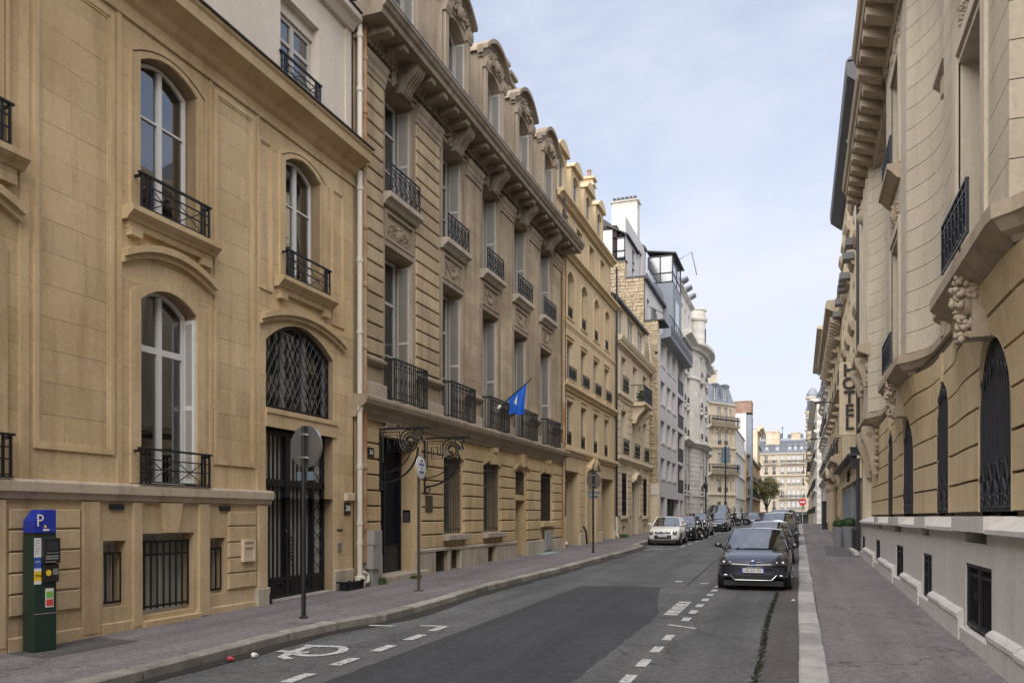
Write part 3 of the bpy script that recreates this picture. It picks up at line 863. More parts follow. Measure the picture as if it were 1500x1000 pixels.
# newer asphalt patch, two old cable trenches and a worn patch in the bay
def quad_on_road(name, mat, pts, dz, parent=road, n=6):
    (x0, y0), (x1, y1), (x2, y2), (x3, y3) = pts
    mb = MB(); rws = []
    for i in range(n + 1):
        t = i / n
        a = (x0 + (x3 - x0) * t, y0 + (y3 - y0) * t); b = (x1 + (x2 - x1) * t, y1 + (y2 - y1) * t)
        rws.append([(*a, gz(a[1]) + dz), (*b, gz(b[1]) + dz)])
    mb.grid(rws); return part(name, mb, mat, parent)
pb = MB(); rj = random.Random(21); rws = []
for i in range(67):
    yy = 2 + 16.1 * i / 66
    rws.append([(x_ + (rj.uniform(-.022, .022) if j in (0, 8) else 0) + (2.6 - 0) * 0, yy + .4 * j / 8 * i / 66 + (rj.uniform(-.03, .03) if i == 66 else 0), gz(yy) + .0045) for j, x_ in enumerate([-4.86 + 2.55 * q / 8 for q in range(9)])])
pb.grid(rws); part('asphalt_patch', pb, 'patch', road)
M['trench'] = ground_mat('smooth_grey_asphalt', (0.10, 0.101, 0.104), (0.12, 0.121, 0.125), (0.085, 0.086, 0.09), crack=False)
M['seal'] = plain('bitumen_seal', (0.02, 0.02, 0.021), 0.6)
quad_on_road('trench_strip', 'trench', [(-5.12, 2), (-4.86, 2), (-4.86, 12.4), (-5.05, 12.4)], .006)
quad_on_road('trench_strip', 'trench', [(-2.29, 18.5), (-1.95, 18.5), (-2.35, 40), (-2.75, 40)], .006)
wp = MB(); c = (-.98, 9.35); k = 26
pts = []
for i in range(k):
    t = 2 * PI * i / k; q = rnw.uniform(.9, 1.08)
    pts.append((c[0] + .36 * q * math.copysign(abs(math.cos(t)) ** .6, math.cos(t)), c[1] + 1.5 * q * math.copysign(abs(math.sin(t)) ** .6, math.sin(t))))
wp.face([(x, y, gz(y) + .006) for x, y in pts]); part('worn_patch', wp, 'trench', road)
# seams of bitumen
for pts in ([(-2.5, 19), (-2.62, 26), (-2.9, 36), (-3.0, 50)], [(-4.9, 18.2), (-4.2, 18.35), (-3.1, 18.42), (-2.3, 18.5)]):
    mb = MB(); mb.grid([[(x - .02, y - .02, gz(y) + .008), (x + .02, y + .02, gz(y) + .008)] for x, y in pts]); part('bitumen_seam', mb, 'seal', road)

# painted markings, each its own object
def mark(pts, name='road_marking', dz=.009, mat='marking'):
    mb = MB(); mb.face([(x, y, gz(y) + dz) for x, y in pts]); return part(name, mb, mat, road)
def dash(x0, x1, y0, y1, sk=0.0): mark([(x0, y0), (x1, y0 + sk), (x1, y1 + sk), (x0, y1)])
for y0, y1 in ((6.2, 6.65), (7.18, 7.66), (8.14, 8.62), (9.1, 9.6), (10.03, 10.52)): dash(-5.34, -5.19, y0, y1, .03)
dash(-5.70, -5.24, 11.28, 11.38, .05); dash(-5.36, -5.22, 10.88, 11.29, .03)
dash(-6.50, -6.08, 11.05, 11.15, .05)
for y0, y1 in ((7.4, 7.8), (8.36, 8.78), (9.25, 9.72), (10.22, 10.66), (11.18, 11.66), (13.12, 13.55), (14.05, 14.52), (15.0, 15.45), (15.95, 16.4), (16.9, 17.3), (17.8, 18.2), (18.7, 19.05), (19.9, 20.3), (21.5, 21.9)):
    dash(-1.83, -1.70, y0, y1)
mark([(-1.97, 12.60), (-1.5, 12.33), (-1.48, 12.42), (-1.95, 12.70)])
mark([(-6.2, 33.4), (-5.05, 34.6), (-5.05, 34.85), (-6.2, 33.65)])
for y0 in (36, 38.5, 41, 44, 47.5, 51, 54): dash(-5.05, -4.93, y0, y0 + 1.1)
dash(-5.2, -4.2, 59.5, 59.75)
dash(-2.9, -2.72, 19.7, 20.0); dash(-2.25, -2.05, 19.45, 19.6)
# boxed letters painted beside the bay
bx = mark([(-2.22, 13.75), (-1.98, 13.75), (-1.98, 15.75), (-2.22, 15.75)], 'painted_box')
for i, ch in enumerate('LOCA'):
    yy = 14.02 + i * .47
    text(ch, .30, road, (-2.10, yy, gz(yy) + .0125), (0, 0, R(90)), 'seal', 'painted_letter', .0005)
# wheelchair symbol
def ribbon(pts, w, name='wheelchair_symbol', mat='marking', dz=.009):
    mb = MB(); n = len(pts); rws = []
    for i, p in enumerate(pts):
        a, b = pts[max(0, i - 1)], pts[min(n - 1, i + 1)]
        dx, dy = b[0] - a[0], b[1] - a[1]; L = math.hypot(dx, dy)
        nx, ny = -dy / L * w / 2, dx / L * w / 2
        rws.append([(p[0] + nx, p[1] + ny, gz(p[1]) + dz), (p[0] - nx, p[1] - ny, gz(p[1]) + dz)])
    mb.grid(rws); return mb
wc = ribbon([(-5.98 + .30 * math.cos(t), 8.93 + .34 * math.sin(t)) for t in [R(-150 + 285 * i / 16) for i in range(17)]], .13)
for pts, w in (([(-6.42, 9.20), (-6.12, 9.22)], .13), ([(-6.30, 9.16), (-6.28, 8.85), (-6.3, 8.72)], .13), ([(-6.5, 8.75), (-6.3, 8.72), (-6.05, 8.78)], .12), ([(-6.28, 8.74), (-6.2, 8.42), (-6.02, 8.32)], .13)):
    r_ = ribbon(pts, w, dz=.0095); i0 = len(wc.v); wc.v += r_.v; wc.f += [[i0 + q for q in f_] for f_ in r_.f]
part('wheelchair_symbol', wc, 'marking', road)
# pavement details
def on_pave(name, mat, pts, dz, parent):
    mb = MB(); mb.face([(x, y, gz(y) + .12 + dz) for x, y in pts]); return part(name, mb, mat, parent)
on_pave('pavement_patch', 'gutter', [(-9.2, 7.0), (-8.5, 6.9), (-8.35, 8.2), (-9.2, 8.3)], .004, pave_l)
on_pave('pavement_patch', 'trench', [(.9, 29.3), (2.0, 29.0), (2.0, 36), (1.0, 36.3)], .004, pave_r)
on_pave('pavement_patch', 'trench', [(.32, 62), (2.1, 62), (2.1, 63.2), (.32, 63.2)], .004, pave_r)
M['teal'] = plain('teal_spray', (0.24, 0.36, 0.34), 0.8, var=.2)
on_pave('spray_mark', 'teal', [(-9.15, 27.6), (-8.7, 27.4), (-8.65, 29.0), (-9.1, 29.3)], .004, pave_l)
mb = MB(); mb.lathe([(.33, 0), (.33, .02), (.26, .03), (0.01, .03)], (0, 0, 0), 20); mb.v = [(x, y, z) for x, y, z in mb.v]

# ================================================================= B1: honey limestone house, left foreground
LX = -9.35
B1 = Fac('stone_house', LX, 2.0, gz(2.0), R(90), 1, 'honey limestone house at number 28 with iron gate and segmental window hoods', 2.0, gz(2.0))
f = B1
W1 = (6.30, 9.80, 13.37)
ops = []
for c in W1:
    w = .60
    ops.append((c - w, c + w, 6.50, 8.82, .22))
    if c < 12: ops.append((c - .59, c + .59, 2.42, 5.22, .24))
ops.append((2.7 - .6, 2.7 + .6, 6.5, 8.82, .22)); ops.append((2.7 - .59, 2.7 + .59, 2.42, 5.22, .24))
GA, GB = 12.20, 14.46
ops_gate = [(GA, GB, 0.0, 3.62, 0), (GA, GB, 3.97, 5.25, .46)]
f.part('wall', wall_mb(2.0, 15.25, 2.30, 9.66, [o for o in ops] + [(GA, GB, 2.30, 3.62, 0), ops_gate[1]], -.010, .29), 'joint_sand')
all_ops = ops + [(GA, GB, -.3, 3.62, 0), ops_gate[1]]
ashlar(f, 5.6, 15.25, 2.42, 9.30, 16, all_ops, 'b1', 1.15, seed=3)
ashlar(f, 5.6, 15.25, 9.30, 9.66, 1, [], 'b1', 1.6, seed=4)
ashlar(f, 12.15, 15.25, .20, 2.42, 5, all_ops, 'b1', .9, seed=5)
f.part('wall', wall_mb(12.15, 15.25, -.3, 2.30, [(GA, GB, -.3, 2.30, 0)], -.010, .29), 'joint_sand')
# sill band above gate, lintel
moulding(f, GA - .02, GB + .12, [(-.28, 3.62), (.03, 3.62), (.03, 3.86), (.06, 3.88), (.06, 3.97), (-.28, 3.97)], 'b1trim', 'gate_lintel')
f.part('door_hood', arc_hood(12.0, 14.85, 5.50, .30, .13, .18), 'b1trim')
for c in W1:
    hb = arc_hood(c - .95, c + .95, 5.66, .26, .15, .19)
    if c < 12: f.part('window_hood', hb, 'b1trim')
# base storey (projects a little) with windows and coursed panels
bops = [(8.50, 8.90, .62, 1.58, 0), (9.21, 10.29, .43, 1.67, 0), (10.66, 11.04, .62, 1.57, 0), (5.0, 5.4, .62, 1.58, 0), (5.75, 6.85, .43, 1.67, 0), (7.2 - .04, 7.2 - .03, .62, .63, 0)]
f.part('base_wall', wall_mb(2.0, 12.15, -.3, 2.16, bops[:5], .05, .36), 'b1base')
mb = MB(); mb.box(12.149, 12.152, -.3, .05, -.3, 2.16); f.part('base_return', mb, 'b1base')
moulding(f, 2.0, 12.22, [(.0, 2.12), (.11, 2.16), (.13, 2.22), (.17, 2.25), (.17, 2.37), (.15, 2.40), (0, 2.42)], 'b1ledge', 'ledge')
# piers and coursed stone blocks proud of the base wall
for a, b in ((6.7, 7.02), (8.12, 8.42), (10.36, 10.62), (11.86, 12.14), (9.0, 9.18)):
    f.block(a, b, .28 if b < 12 else .62, 2.14, .05, .10, 'b1base', 'pier')
f.block(11.80, 12.16, -.2, .62, .05, .135, 'b2pale', 'pier_foot')
zc = [.66, .94, 1.21, 1.48, 1.76, 2.03]
for a, b in ((7.06, 8.1), (11.08, 11.83), (2.2, 4.6)):
    for z0, z1 in zip(zc, zc[1:]):
        L = b - a; k = 2 if L > .9 else 1; off = .5 if k == 2 else 1
        cuts = [a, a + L * (.38 if int(z0 * 100) % 2 else .62), b] if k == 2 else [a, b]
        for p, q in zip(cuts, cuts[1:]):
            f.block(p + .004, q - .004, z0 + .012, z1 - .012, .05, .085, 'b1base', 'stone_block', .012)
for a, b in ((7.04, 7.6), (7.6, 8.45), (8.45, 8.95), (8.95, 9.2), (10.31, 10.65), (10.65, 11.2), (11.2, 11.82), (4.5, 5.7), (5.7, 7.04)):
    f.block(a + .004, b - .004, -.2, .40 if not (9 < a < 10.3) else .40, .05, .095, 'b1base', 'plinth_stone', .012)
f.block(9.16, 10.36, -.1, .36, .05, .16, 'b1trim', 'step_stone')
# keystone over middle basement window
mb = MB(); mb.prism([(9.62, 1.68), (9.88, 1.68), (9.97, 2.14), (9.53, 2.14)], 'n', .05, .12); f.part('keystone', mb, 'b1base')
for c in (8.72, 11.0):
    mb = MB(); mb.box(c - .12, c + .12, .05, .088, 2.03, 2.11); f.part('air_vent', mb, 'darkdoor')
# basement windows with bars
for (a, b, z0, z1) in ((8.50, 8.90, .62, 1.58), (10.66, 11.04, .62, 1.57), (5.0, 5.4, .62, 1.58)):
    wo_ = window(f, ((a + b) / 2, -.24, z0), b - a, z1 - z0, rows=(), ncol=1, mat='offwhite', gl='frosted')
    bars(f, ((a + b) / 2, -.05, z0 + .05), b - a, z1 - z0 - .22, gap=.12, mat='iron', cross=(.02, .98), r=.016)
for a, b in ((9.21, 10.29), (5.75, 6.85)):
    window(f, ((a + b) / 2, -.26, .43), b - a, 1.24, rows=(), ncol=2, mat='offwhite', gl='frosted')
    bars(f, ((a + b) / 2, -.06, .50), b - a - .04, 1.05, gap=.13, mat='iron', cross=(.04, .8, .99), r=.018)
mb = MB(); mb.box(11.42, 11.70, .085, .125, 1.15, 1.50); mb.ring([(11.40, 1.13), (11.72, 1.13), (11.72, 1.52), (11.40, 1.52)], [(11.44, 1.17), (11.68, 1.17), (11.68, 1.48), (11.44, 1.48)], .08, .15)
mb.box(11.46, 11.66, .12, .145, 1.38, 1.42); f.part('letter_box', mb, 'b4')
# upper and lower french windows
for c in W1 + (2.7,):
    w_ = window(f, (c, -.27, 6.50), 1.14, 2.30, .22, rows=(1.62,), mat='white', bar=.03, mid=False)
    railing(f, (c, .02, 6.53), 1.42, .50, .14)
    mb = MB(); mb.prism([(-.02, 6.50), (.24, 6.50), (.24, 6.42), (.20, 6.38), (.15, 6.34), (.12, 6.30), (-.02, 6.30)], 's', c - .94, c + .94)
    mb.prism([(-.02, 6.30), (.10, 6.30), (.08, 6.20), (-.02, 6.20)], 's', c - .86, c + .86)
    for sg in (-1, 1): mb.box(c + sg * .74 - .11, c + sg * .74 + .11, -.02, .11, 6.09, 6.21)
    f.part('window_sill', mb, 'b1trim')
    # architrave round the upper opening
    mb = MB(); mb.ring(arch_poly(c - .74, c + .74, 6.5, 8.86, .25), arch_poly(c - .60, c + .60, 6.5, 8.82, .22), -.005, .028)
    mb.ring(arch_poly(c - .80, c + .80, 6.5, 8.93, .26), arch_poly(c - .76, c + .76, 6.5, 8.87, .25), -.005, .045); f.part('architrave', mb, 'b1')
for c in (2.7, 6.30, 9.80):
    window(f, (c, -.27, 2.42), 1.10, 2.80, .24, rows=(2.12,), mat='white', bar=.05)
    railing(f, (c, .02, 2.43), 1.44, .50, .14)
    shutter(f, (c + .585, -.24, 2.46), .24, 2.70, side=-1, mat='white')
    shutter(f, (c - .585, -.24, 2.46), .18, 2.70, side=1, mat='white')
    mb = MB(); mb.ring(arch_poly(c - .78, c + .78, 2.43, 5.3, .27), arch_poly(c - .59, c + .59, 2.43, 5.22, .24), -.005, .03); f.part('architrave', mb, 'b1')
# tall panel frames and pilaster strips on the wall
for a, b, z0, z1 in ((7.45, 8.72, 2.82, 9.2), (10.80, 11.86, 2.82, 9.2), (4.1, 5.2, 2.82, 9.2)):
    f.part('wall_panel', panel_frame(a, b, z0, z1), 'b1')
for a, b in ((7.25, 7.38), (8.78, 8.86), (10.70, 10.76), (11.92, 12.0)):
    mb = MB(); mb.box(a, b, -.01, .022, 2.42, 9.6); f.part('wall_strip', mb, 'b1')
for a, b, z0, z1 in ((11.95, 12.38, 6.15, 8.95), (14.38, 14.86, 6.02, 8.95)):
    f.part('wall_panel', panel_frame(a, b, z0, z1, .06, .03), 'b1')
# cornice, attic, second cornice
moulding(f, 2.0, 15.28, [(0, 9.30), (.04, 9.30), (.05, 9.36), (.02, 9.40), (0.02, 9.50), (.10, 9.56), (.16, 9.66), (.30, 9.74), (.44, 9.78), (.46, 9.94), (.50, 9.98), (.50, 10.03), (0, 10.06)], 'b1trim', 'cornice')
mb = MB(); mb.box(2.0, 15.30, 0, .54, 10.03, 10.055); f.part('cornice_flashing', mb, 'zincdark')
aop = [(12.72, 14.02, 10.42, 12.10, 0), (9.15, 10.45, 10.42, 12.10, 0), (5.65, 6.95, 10.42, 12.1, 0)]
f.part('attic_wall', wall_mb(2.0, 15.0, 10.05, 12.75, aop, -.06, .34), 'render')
for a, b, *_ in aop:
    window(f, ((a + b) / 2, -.34, 10.42), b - a - .06, 1.42, 0, rows=(.95,), mat='offwhite')
    mb = MB(); mb.box(a, b, -.36, -.22, 11.86, 12.12); f.part('blind_box', mb, 'render')
    railing(f, ((a + b) / 2, -.08, 10.45), b - a, .45, .05)
moulding(f, 2.0, 15.22, [(-.06, 12.72), (.04, 12.72), (.10, 12.80), (.14, 12.86), (.26, 12.90), (.28, 13.0), (-.06, 13.04)], 'render', 'cornice')
mb = MB(); mb.box(2.0, 15.24, -.06, .31, 13.03, 13.05); f.part('cornice_flashing', mb, 'zincdark')
f.part('attic_wall', wall_mb(2.0, 15.0, 13.04, 15.8, [(12.8, 13.95, 13.4, 15, 0), (9.2, 10.4, 13.4, 15, 0)], -.12, .3), 'render')
for c in (13.37, 9.8): window(f, (c, -.36, 13.4), 1.1, 1.6, 0, rows=(1.1,), mat='offwhite')
mb = MB(); mb.box(2.0, 15.24, -11, -.9, -.4, 15.9); f.part('interior_block', mb, 'interior')
mb = MB(); mb.box(15.0, 15.22, -11, -.02, 9.9, 16.6); mb.box(2.0, 15.22, -11, -.12, 15.8, 16.0); f.part('party_wall', mb, 'render')
# gate: two leaves of bars over grey-green glass, lattice strip, low panel
gt = MB(); a, b = GA, GB
gt.box(a, b, -.30, -.22, .33, .42); gt.box(a, b, -.30, -.22, 2.52, 2.66); gt.box(a, b, -.30, -.22, 3.52, 3.62)
gt.box(a, a + .07, -.30, -.22, .02, 3.6); gt.box(b - .07, b, -.30, -.22, .02, 3.6)
xm = a + (b - a) * .42; gt.box(xm - .06, xm + .06, -.30, -.21, .02, 3.6)
gt.box(a, b, -.28, -.235, .34, .70)
xr = b - .42
gt.box(xr - .035, xr + .035, -.30, -.21, .02, 3.6); gt.box(a, b, -.30, -.215, .68, .74)
gate = f.part('gate', gt, 'iron')
for q in (a + .2, xm + .1):
    mb = MB(); mb.ring([(q, .44), (q + .62, .44), (q + .62, .66), (q, .66)], [(q + .04, .48), (q + .58, .48), (q + .58, .62), (q + .04, .62)], -.24, -.205); f.part('gate_panel', mb, 'iron', gate)
for x0, x1, k in ((a + .1, xm - .06, 6), (xm + .06, xr - .03, 6)):
    for i in range(k):
        x = x0 + (x1 - x0) * (i + .5) / k
        mb = MB(); mb.box(x - .015, x + .015, -.275, -.245, .74, 2.55); mb.box(x - .015, x + .015, -.275, -.245, 2.62, 3.55); f.part('gate_bar', mb, 'iron', gate)
mb = MB()
for i in range(9):
    z = .76 + i * .308
    mb.bar((xr + .03, -.25, z), (b - .06, -.25, z + .31), .012); mb.bar((b - .06, -.25, z), (xr + .03, -.25, z + .31), .012)
f.part('gate_lattice', mb, 'iron', gate)
mb = MB(); mb.box(a, b, -.33, -.31, .02, 3.6); f.part('gate_glass', mb, 'backing', gate)
mb = MB()
for x in (xm - .09, xm + .12): mb.tube([(x, -.19, .95), (x, -.16, 1.0), (x, -.16, 1.62), (x, -.19, 1.68)], .018, 6)
mb.box(xm - .12, xm + .17, -.21, -.17, 1.50, 1.53); mb.box(xm - .12, xm + .17, -.21, -.17, 1.06, 1.09)
for i in range(5): mb.box(xm + .02, xm + .12, -.21, -.18, 1.12 + i * .08, 1.14 + i * .08)
f.part('gate_handle', mb, 'iron', gate)
# lattice window over the gate
lw = window(f, (13.33, -.27, 4.02), GB - GA - .02, 1.24, .45, rows=(), ncol=3, mat='greypaint', gl='glassdark', curtain='full')
mb = MB(); w = GB - GA - .04; h0 = 1.22
def ltop(x): return h0 + .44 * (1 - (2 * x / w) ** 2)
mb.ring(arch_poly(-w / 2, w / 2, 0, h0, .44), arch_poly(-w / 2 + .04, w / 2 - .04, .04, h0 - .03, .42), -.02, .02)
k = 13; dx = w / k; sl = 1.75
for sg in (-1, 1):
    for i in range(-8, k + 8):
        pts = []
        for j in range(40):
            x = -w / 2 + w * j / 39; z = (x * sg + w / 2 - i * dx) * sl
            if 0 <= z <= ltop(x): pts.append((x, .01 * sg, z))
        if len(pts) > 1: mb.tube([pts[0], pts[-1]], .0105, 4)
f.part('window_lattice', mb, 'iron', at=(13.33, -.13, 4.02))
# number plate 28, bell, boot iron, threshold, foot of jamb
mb = MB(); mb.box(14.88, 15.10, 0, .03, 1.98, 2.24); npl = f.part('number_plate', mb, 'ironblue'); f.text('28', .17, (14.99, .036, 2.11), 'white', 'number', npl)
mb = MB(); mb.box(14.62, 14.76, 0, .02, .98 + .2, 1.36); f.part('door_bell', mb, 'alloy')
mb = MB(); mb.box(14.6, 14.82, 0, .015, 1.62, 1.66); f.part('name_plate', mb, 'darkdoor')
f.block(14.46, 15.22, -.2, .78, 0, .05, 'b2pale', 'jamb_foot')
f.block(14.88, 15.2, 2.28, 2.45, 0, .09, 'b4', 'jamb_cap')
mb = MB()
for z in (.34, .52): mb.tube([(14.52, .05, z), (14.52, .32, z), (15.2, .32, z), (15.2, .05, z)], .022, 5)
for x in (14.6, 15.12): mb.box(x - .02, x + .02, .28, .34, .2, .56)
mb.box(14.54, 15.18, .1, .3, .28, .50); f.part('wheel_guard', mb, 'iron')
mb = MB(); mb.tube([(12.16, .12, .26), (12.5, .12, .24)], .03, 6); mb.box(12.12, 12.18, .05, .16, .2, .5); f.part('gate_stop', mb, 'iron')
mb = MB(); mb.box(GA, GB + .1, -.32, .06, -.1, .335); mb.v = [(x, n, z + GS * (x - 13) if z > 0 else z) for x, n, z in mb.v]; f.part('threshold', mb, 'kerbold')

# ================================================================= B2: weathered five-bay mansion
B2 = Fac('mansion', LX, 15.3, gz(15.3), R(90), 1, 'weathered grey-gold mansion with slate mansard, dormers and a blue flag', 15.3, gz(15.3))
f = B2
E0, E1 = 15.26, 31.62
BAY = [17.37, 20.60, 23.52, 26.46, 29.42]
BW = [.73, .70, .70, .73, .72]
# upper wall
ops = []
for c, w in zip(BAY, BW):
    ops.append((c - w, c + w, 4.66, 8.45, 0)); ops.append((c - w, c + w, 9.68, 12.42, 0))
f.part('wall', wall_mb(E0, E1, 4.2, 13.2, ops, -.008, .51), 'b2')
ashlar(f, 19.64, E1, 4.9, 12.62, 20, ops, 'b2', .95, seed=8)
ashlar(f, E0, E1, 12.62, 13.0, 1, [], 'b2', 1.3, seed=9)
# ground floor
gops = [(16.42, 18.20, .0, 3.90, 0), (19.93, 21.20, 1.44, 3.62, .2), (22.85, 24.26, 1.44, 3.62, .2), (25.83, 26.92, .30, 2.52, 0), (25.83, 26.92, 2.70, 3.45, .18), (28.68, 30.08, 1.76, 3.62, .16)]
cell = [(19.3, 20.05, .42, 1.0, 0), (20.3, 20.9, .45, 1.0, 0), (23.1, 23.75, .5, .95, 0)]
f.part('base_wall', wall_mb(E0, E1, -.3, 4.2, gops + cell, .02, .55), 'b2warm')
# gaps between stone blocks, backed by plates painted dark for soot and recess shade; courses .364 high
def courses(spans, z0, n, h, n0, n1, mat, gap=.019, b=.018, name='stone_block'):
    for (a, c) in spans:
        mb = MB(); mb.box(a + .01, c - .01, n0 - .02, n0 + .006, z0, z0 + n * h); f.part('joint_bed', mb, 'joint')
    for i in range(n):
        for (a, c) in spans:
            f.block(a + .004, c - .004, z0 + i * h + gap, z0 + (i + 1) * h - gap, n0, n1, mat, name, b)
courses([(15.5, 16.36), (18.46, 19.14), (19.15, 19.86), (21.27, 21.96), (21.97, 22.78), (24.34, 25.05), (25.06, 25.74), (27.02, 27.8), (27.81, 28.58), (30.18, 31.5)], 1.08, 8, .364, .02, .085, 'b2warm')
for c in (20.57, 23.56, 29.38):       # flat arch stones and keystone over ground windows
    hw = .70
    for q in (-1, 1):
        mb = MB(); mb.prism([(c + q * .16, 3.74 if c < 29 else 3.72), (c + q * (hw + .04), 3.56), (c + q * (hw + .04), 4.0), (c + q * .2, 4.0)], 'n', .02, .085); f.part('arch_stone', mb, 'b2warm')
    mb = MB(); mb.prism([(c - .13, 3.62), (c + .13, 3.62), (c + .2, 4.12), (c - .2, 4.12)], 'n', .02, .17); mb.prism([(c - .17, 4.0), (c + .17, 4.0), (c + .2, 4.14), (c - .2, 4.14)], 'n', .02, .22); f.part('keystone', mb, 'b2warm')
f.part('door_hood', arc_hood(25.55, 27.2, 3.5, .22, .16, .14), 'b2warm')
mb = MB(); mb.prism([(26.2, 3.7), (26.54, 3.7), (26.6, 4.15), (26.14, 4.15)], 'n', .02, .18); f.part('keystone', mb, 'b2warm')
# pale plinth
for a, c in ((15.5, 16.38), (18.2, 19.28), (20.08, 20.28), (20.92, 21.9), (21.9, 23.08), (23.77, 24.6), (24.6, 25.8), (26.95, 28.5), (28.5, 30.3), (30.3, 31.55)):
    f.block(a, c, -.2, 1.05, .02, .13, 'b2pale', 'plinth_stone', .03)
moulding(f, 18.2, 25.8, [(.02, 1.0), (.15, 1.0), (.15, 1.06), (.11, 1.09), (.02, 1.09)], 'b2pale', 'plinth_cap')
for a, c, z0, z1 in ((19.3, 20.05, .42, 1.0), (20.3, 20.9, .45, 1.0), (23.1, 23.75, .5, .95)):
    bars(f, ((a + c) / 2, -.02, z0), c - a, z1 - z0, gap=.1, mat='iron', cross=(.05, .95), name='cellar_grille')
    mb = MB(); mb.box(a, c, -.3, -.28, z0, z1); f.part('cellar_shutter', mb, 'darkdoor')
# ground windows: bars, sash behind, projecting sill
for c, w, z0 in ((20.57, 1.27, 1.44), (23.56, 1.41, 1.44)):
    window(f, (c, -.42, z0), w, 2.16, .18, rows=(1.5,), mat='greypaint', gl='glassdark', fw=.07)
    bars(f, (c, -.02, z0 + .02), w, 2.26, gap=.12, mat='irongrey', cross=(.05, .86))
    f.block(c - w / 2 - .14, c + w / 2 + .14, z0 - .17, z0, .02, .26, 'b2pale', 'window_sill', .02)
window(f, (29.38, -.42, 1.76), 1.4, 1.84, .14, rows=(1.3,), mat='greypaint', gl='glassdark')
bars(f, (29.38, -.02, 1.78), 1.38, 1.92, gap=.1, mat='iron', cross=(.06, .88))
f.block(28.55, 30.2, 1.55, 1.76, .02, .2, 'b2warm', 'window_sill', .02)
mb = MB()
mb.box(28.95, 29.8, .12, .16, .62, 1.42)
for i in range(8): mb.box(28.97 + i * .105, 29.04 + i * .105, .16, .18, .66, 1.38)
f.part('cellar_door', mb, 'greypaint')
# small side door and its fanlight
mb = MB(); mb.box(25.83, 26.92, -.52, -.47, .3, 2.52)
for q in (25.92, 26.42): mb.ring([(q, .5), (q + .42, .5), (q + .42, 2.4), (q, 2.4)], [(q + .05, .55), (q + .37, .55), (q + .37, 2.35), (q + .05, 2.35)], -.48, -.45)
f.part('side_door', mb, 'darkdoor')
window(f, (26.375, -.4, 2.70), 1.08, .74, .17, rows=(), ncol=1, mat='greypaint', gl='glassdark')
bars(f, (26.375, -.04, 2.72), 1.05, .82, gap=.12, mat='iron', cross=(.08, .8))
# main door: iron gate deep in a splayed recess
mb = MB(); mb.prism([(18.2, .02), (18.46, .09), (18.46, .02)], 'z', .5, 3.95)
mb.face([(18.2, -.5, .4), (18.2, -.5, 3.9), (18.46, .085, 3.9), (18.46, .085, .4)]); f.part('door_splay', mb, 'b2warm')
dg = MB(); a, b = 16.42, 18.2
dg.ring([(a, .50), (b, .50), (b, 3.9), (a, 3.9)], [(a + .07, .58), (b - .07, .58), (b - .07, 3.82), (a + .07, 3.82)], -.44, -.36)
dg.box(a, b, -.43, -.37, 3.1, 3.18); dg.box((a + b) / 2 - .05, (a + b) / 2 + .05, -.44, -.35, .5, 3.1); dg.box(a, b, -.43, -.37, 1.18, 1.25)
dg.box(a, b, -.42, -.39, .5, 1.2)
door = f.part('entrance_gate', dg, 'ironblue')
for i in range(15):
    x = a + .1 + (b - a - .2) * i / 14
    mb = MB(); mb.tube([(x, -.36, 1.2), (x, -.36, 3.85)], .014, 5); f.part('gate_bar', mb, 'ironblue', door)
mb = MB(); mb.box(a, b, -.50, -.47, .5, 3.9); f.part('gate_backing', mb, 'ironblue', door)
mb = MB(); mb.box(a - .1, b + .4, -.5, .32, .1, .52); mb.v = [(x, n, z + GS * (x - 17)) for x, n, z in mb.v]; f.part('door_step', mb, 'b2pale')
# forged brackets of the missing canopy
def bracket(s):
    mb = MB(); z1 = 3.98
    mb.box(s - .03, s + .03, .08, .12, 2.55, z1 + .02); mb.box(s - .02, s + .02, .08, 1.40, z1 - .02, z1 + .025)
    def T(pts, r=.018): mb.tube([(s, n, z) for n, z in pts], r, 5)
    T([(.14 + .95 * math.sin(t) * 1.0, 2.72 + .82 * (1 - math.cos(t))) for t in [j * R(90) / 12 for j in range(13)]], .026)
    T([(.14 + .78 * math.sin(t), 2.95 + .62 * (1 - math.cos(t))) for t in [j * R(90) / 12 for j in range(13)]], .016)
    for k0, rr in ((0, .34), (0, .24)):
        T([(.88 + rr * (1 - t / 14) * math.cos(t), 3.66 + rr * (1 - t / 14) * math.sin(t)) for t in [j * .45 for j in range(27)]], .02)
    T([(.18, 3.9), (.62, 3.9), (.62, 3.45), (.3, 3.45), (.3, 3.75), (.48, 3.75), (.48, 3.58)], .016)
    T([(.24, 3.84), (.56, 3.84), (.56, 3.52), (.36, 3.52), (.36, 3.68)], .012); T([(.18, 3.9), (.18, 3.2)], .016)
    T([(1.05 + .0 * t, 3.95) if t < 0 else (1.10 + .13 * math.cos(t), 3.83 + .13 * math.sin(t)) for t in [j * .5 for j in range(12)]], .016)
    T([(1.2 + .06 * math.cos(t), 3.9 + .06 * math.sin(t)) for t in [j * .7 for j in range(9)]], .012); T([(1.36 + .05 * math.cos(t), 3.92 + .05 * math.sin(t)) for t in [j * .7 for j in range(7)]], .012)
    T([(.2 + .09 * (1 - t / 12) * math.cos(t), 2.62 + .09 * (1 - t / 12) * math.sin(t)) for t in [j * .6 for j in range(14)]], .014)
    f.part('canopy_bracket', mb, 'iron')
bracket(16.28); bracket(18.62)
mb = MB(); rr_ = random.Random(4)
for i in range(46): mb.ball((16.3 + 2.3 * i / 45, .10, 3.98 + .24 * math.sin(PI * i / 45) + rr_.uniform(-.05, .05)), .06, .05, .06, 6, 4)
f.part('carved_garland', mb, 'b2trim')
mb = MB(); mb.prism([(16.2, 3.86), (18.65, 3.86), (18.65, 3.98), (17.4, 4.14), (16.2, 3.98)], 'n', .02, .09); f.part('door_lintel', mb, 'b2warm')
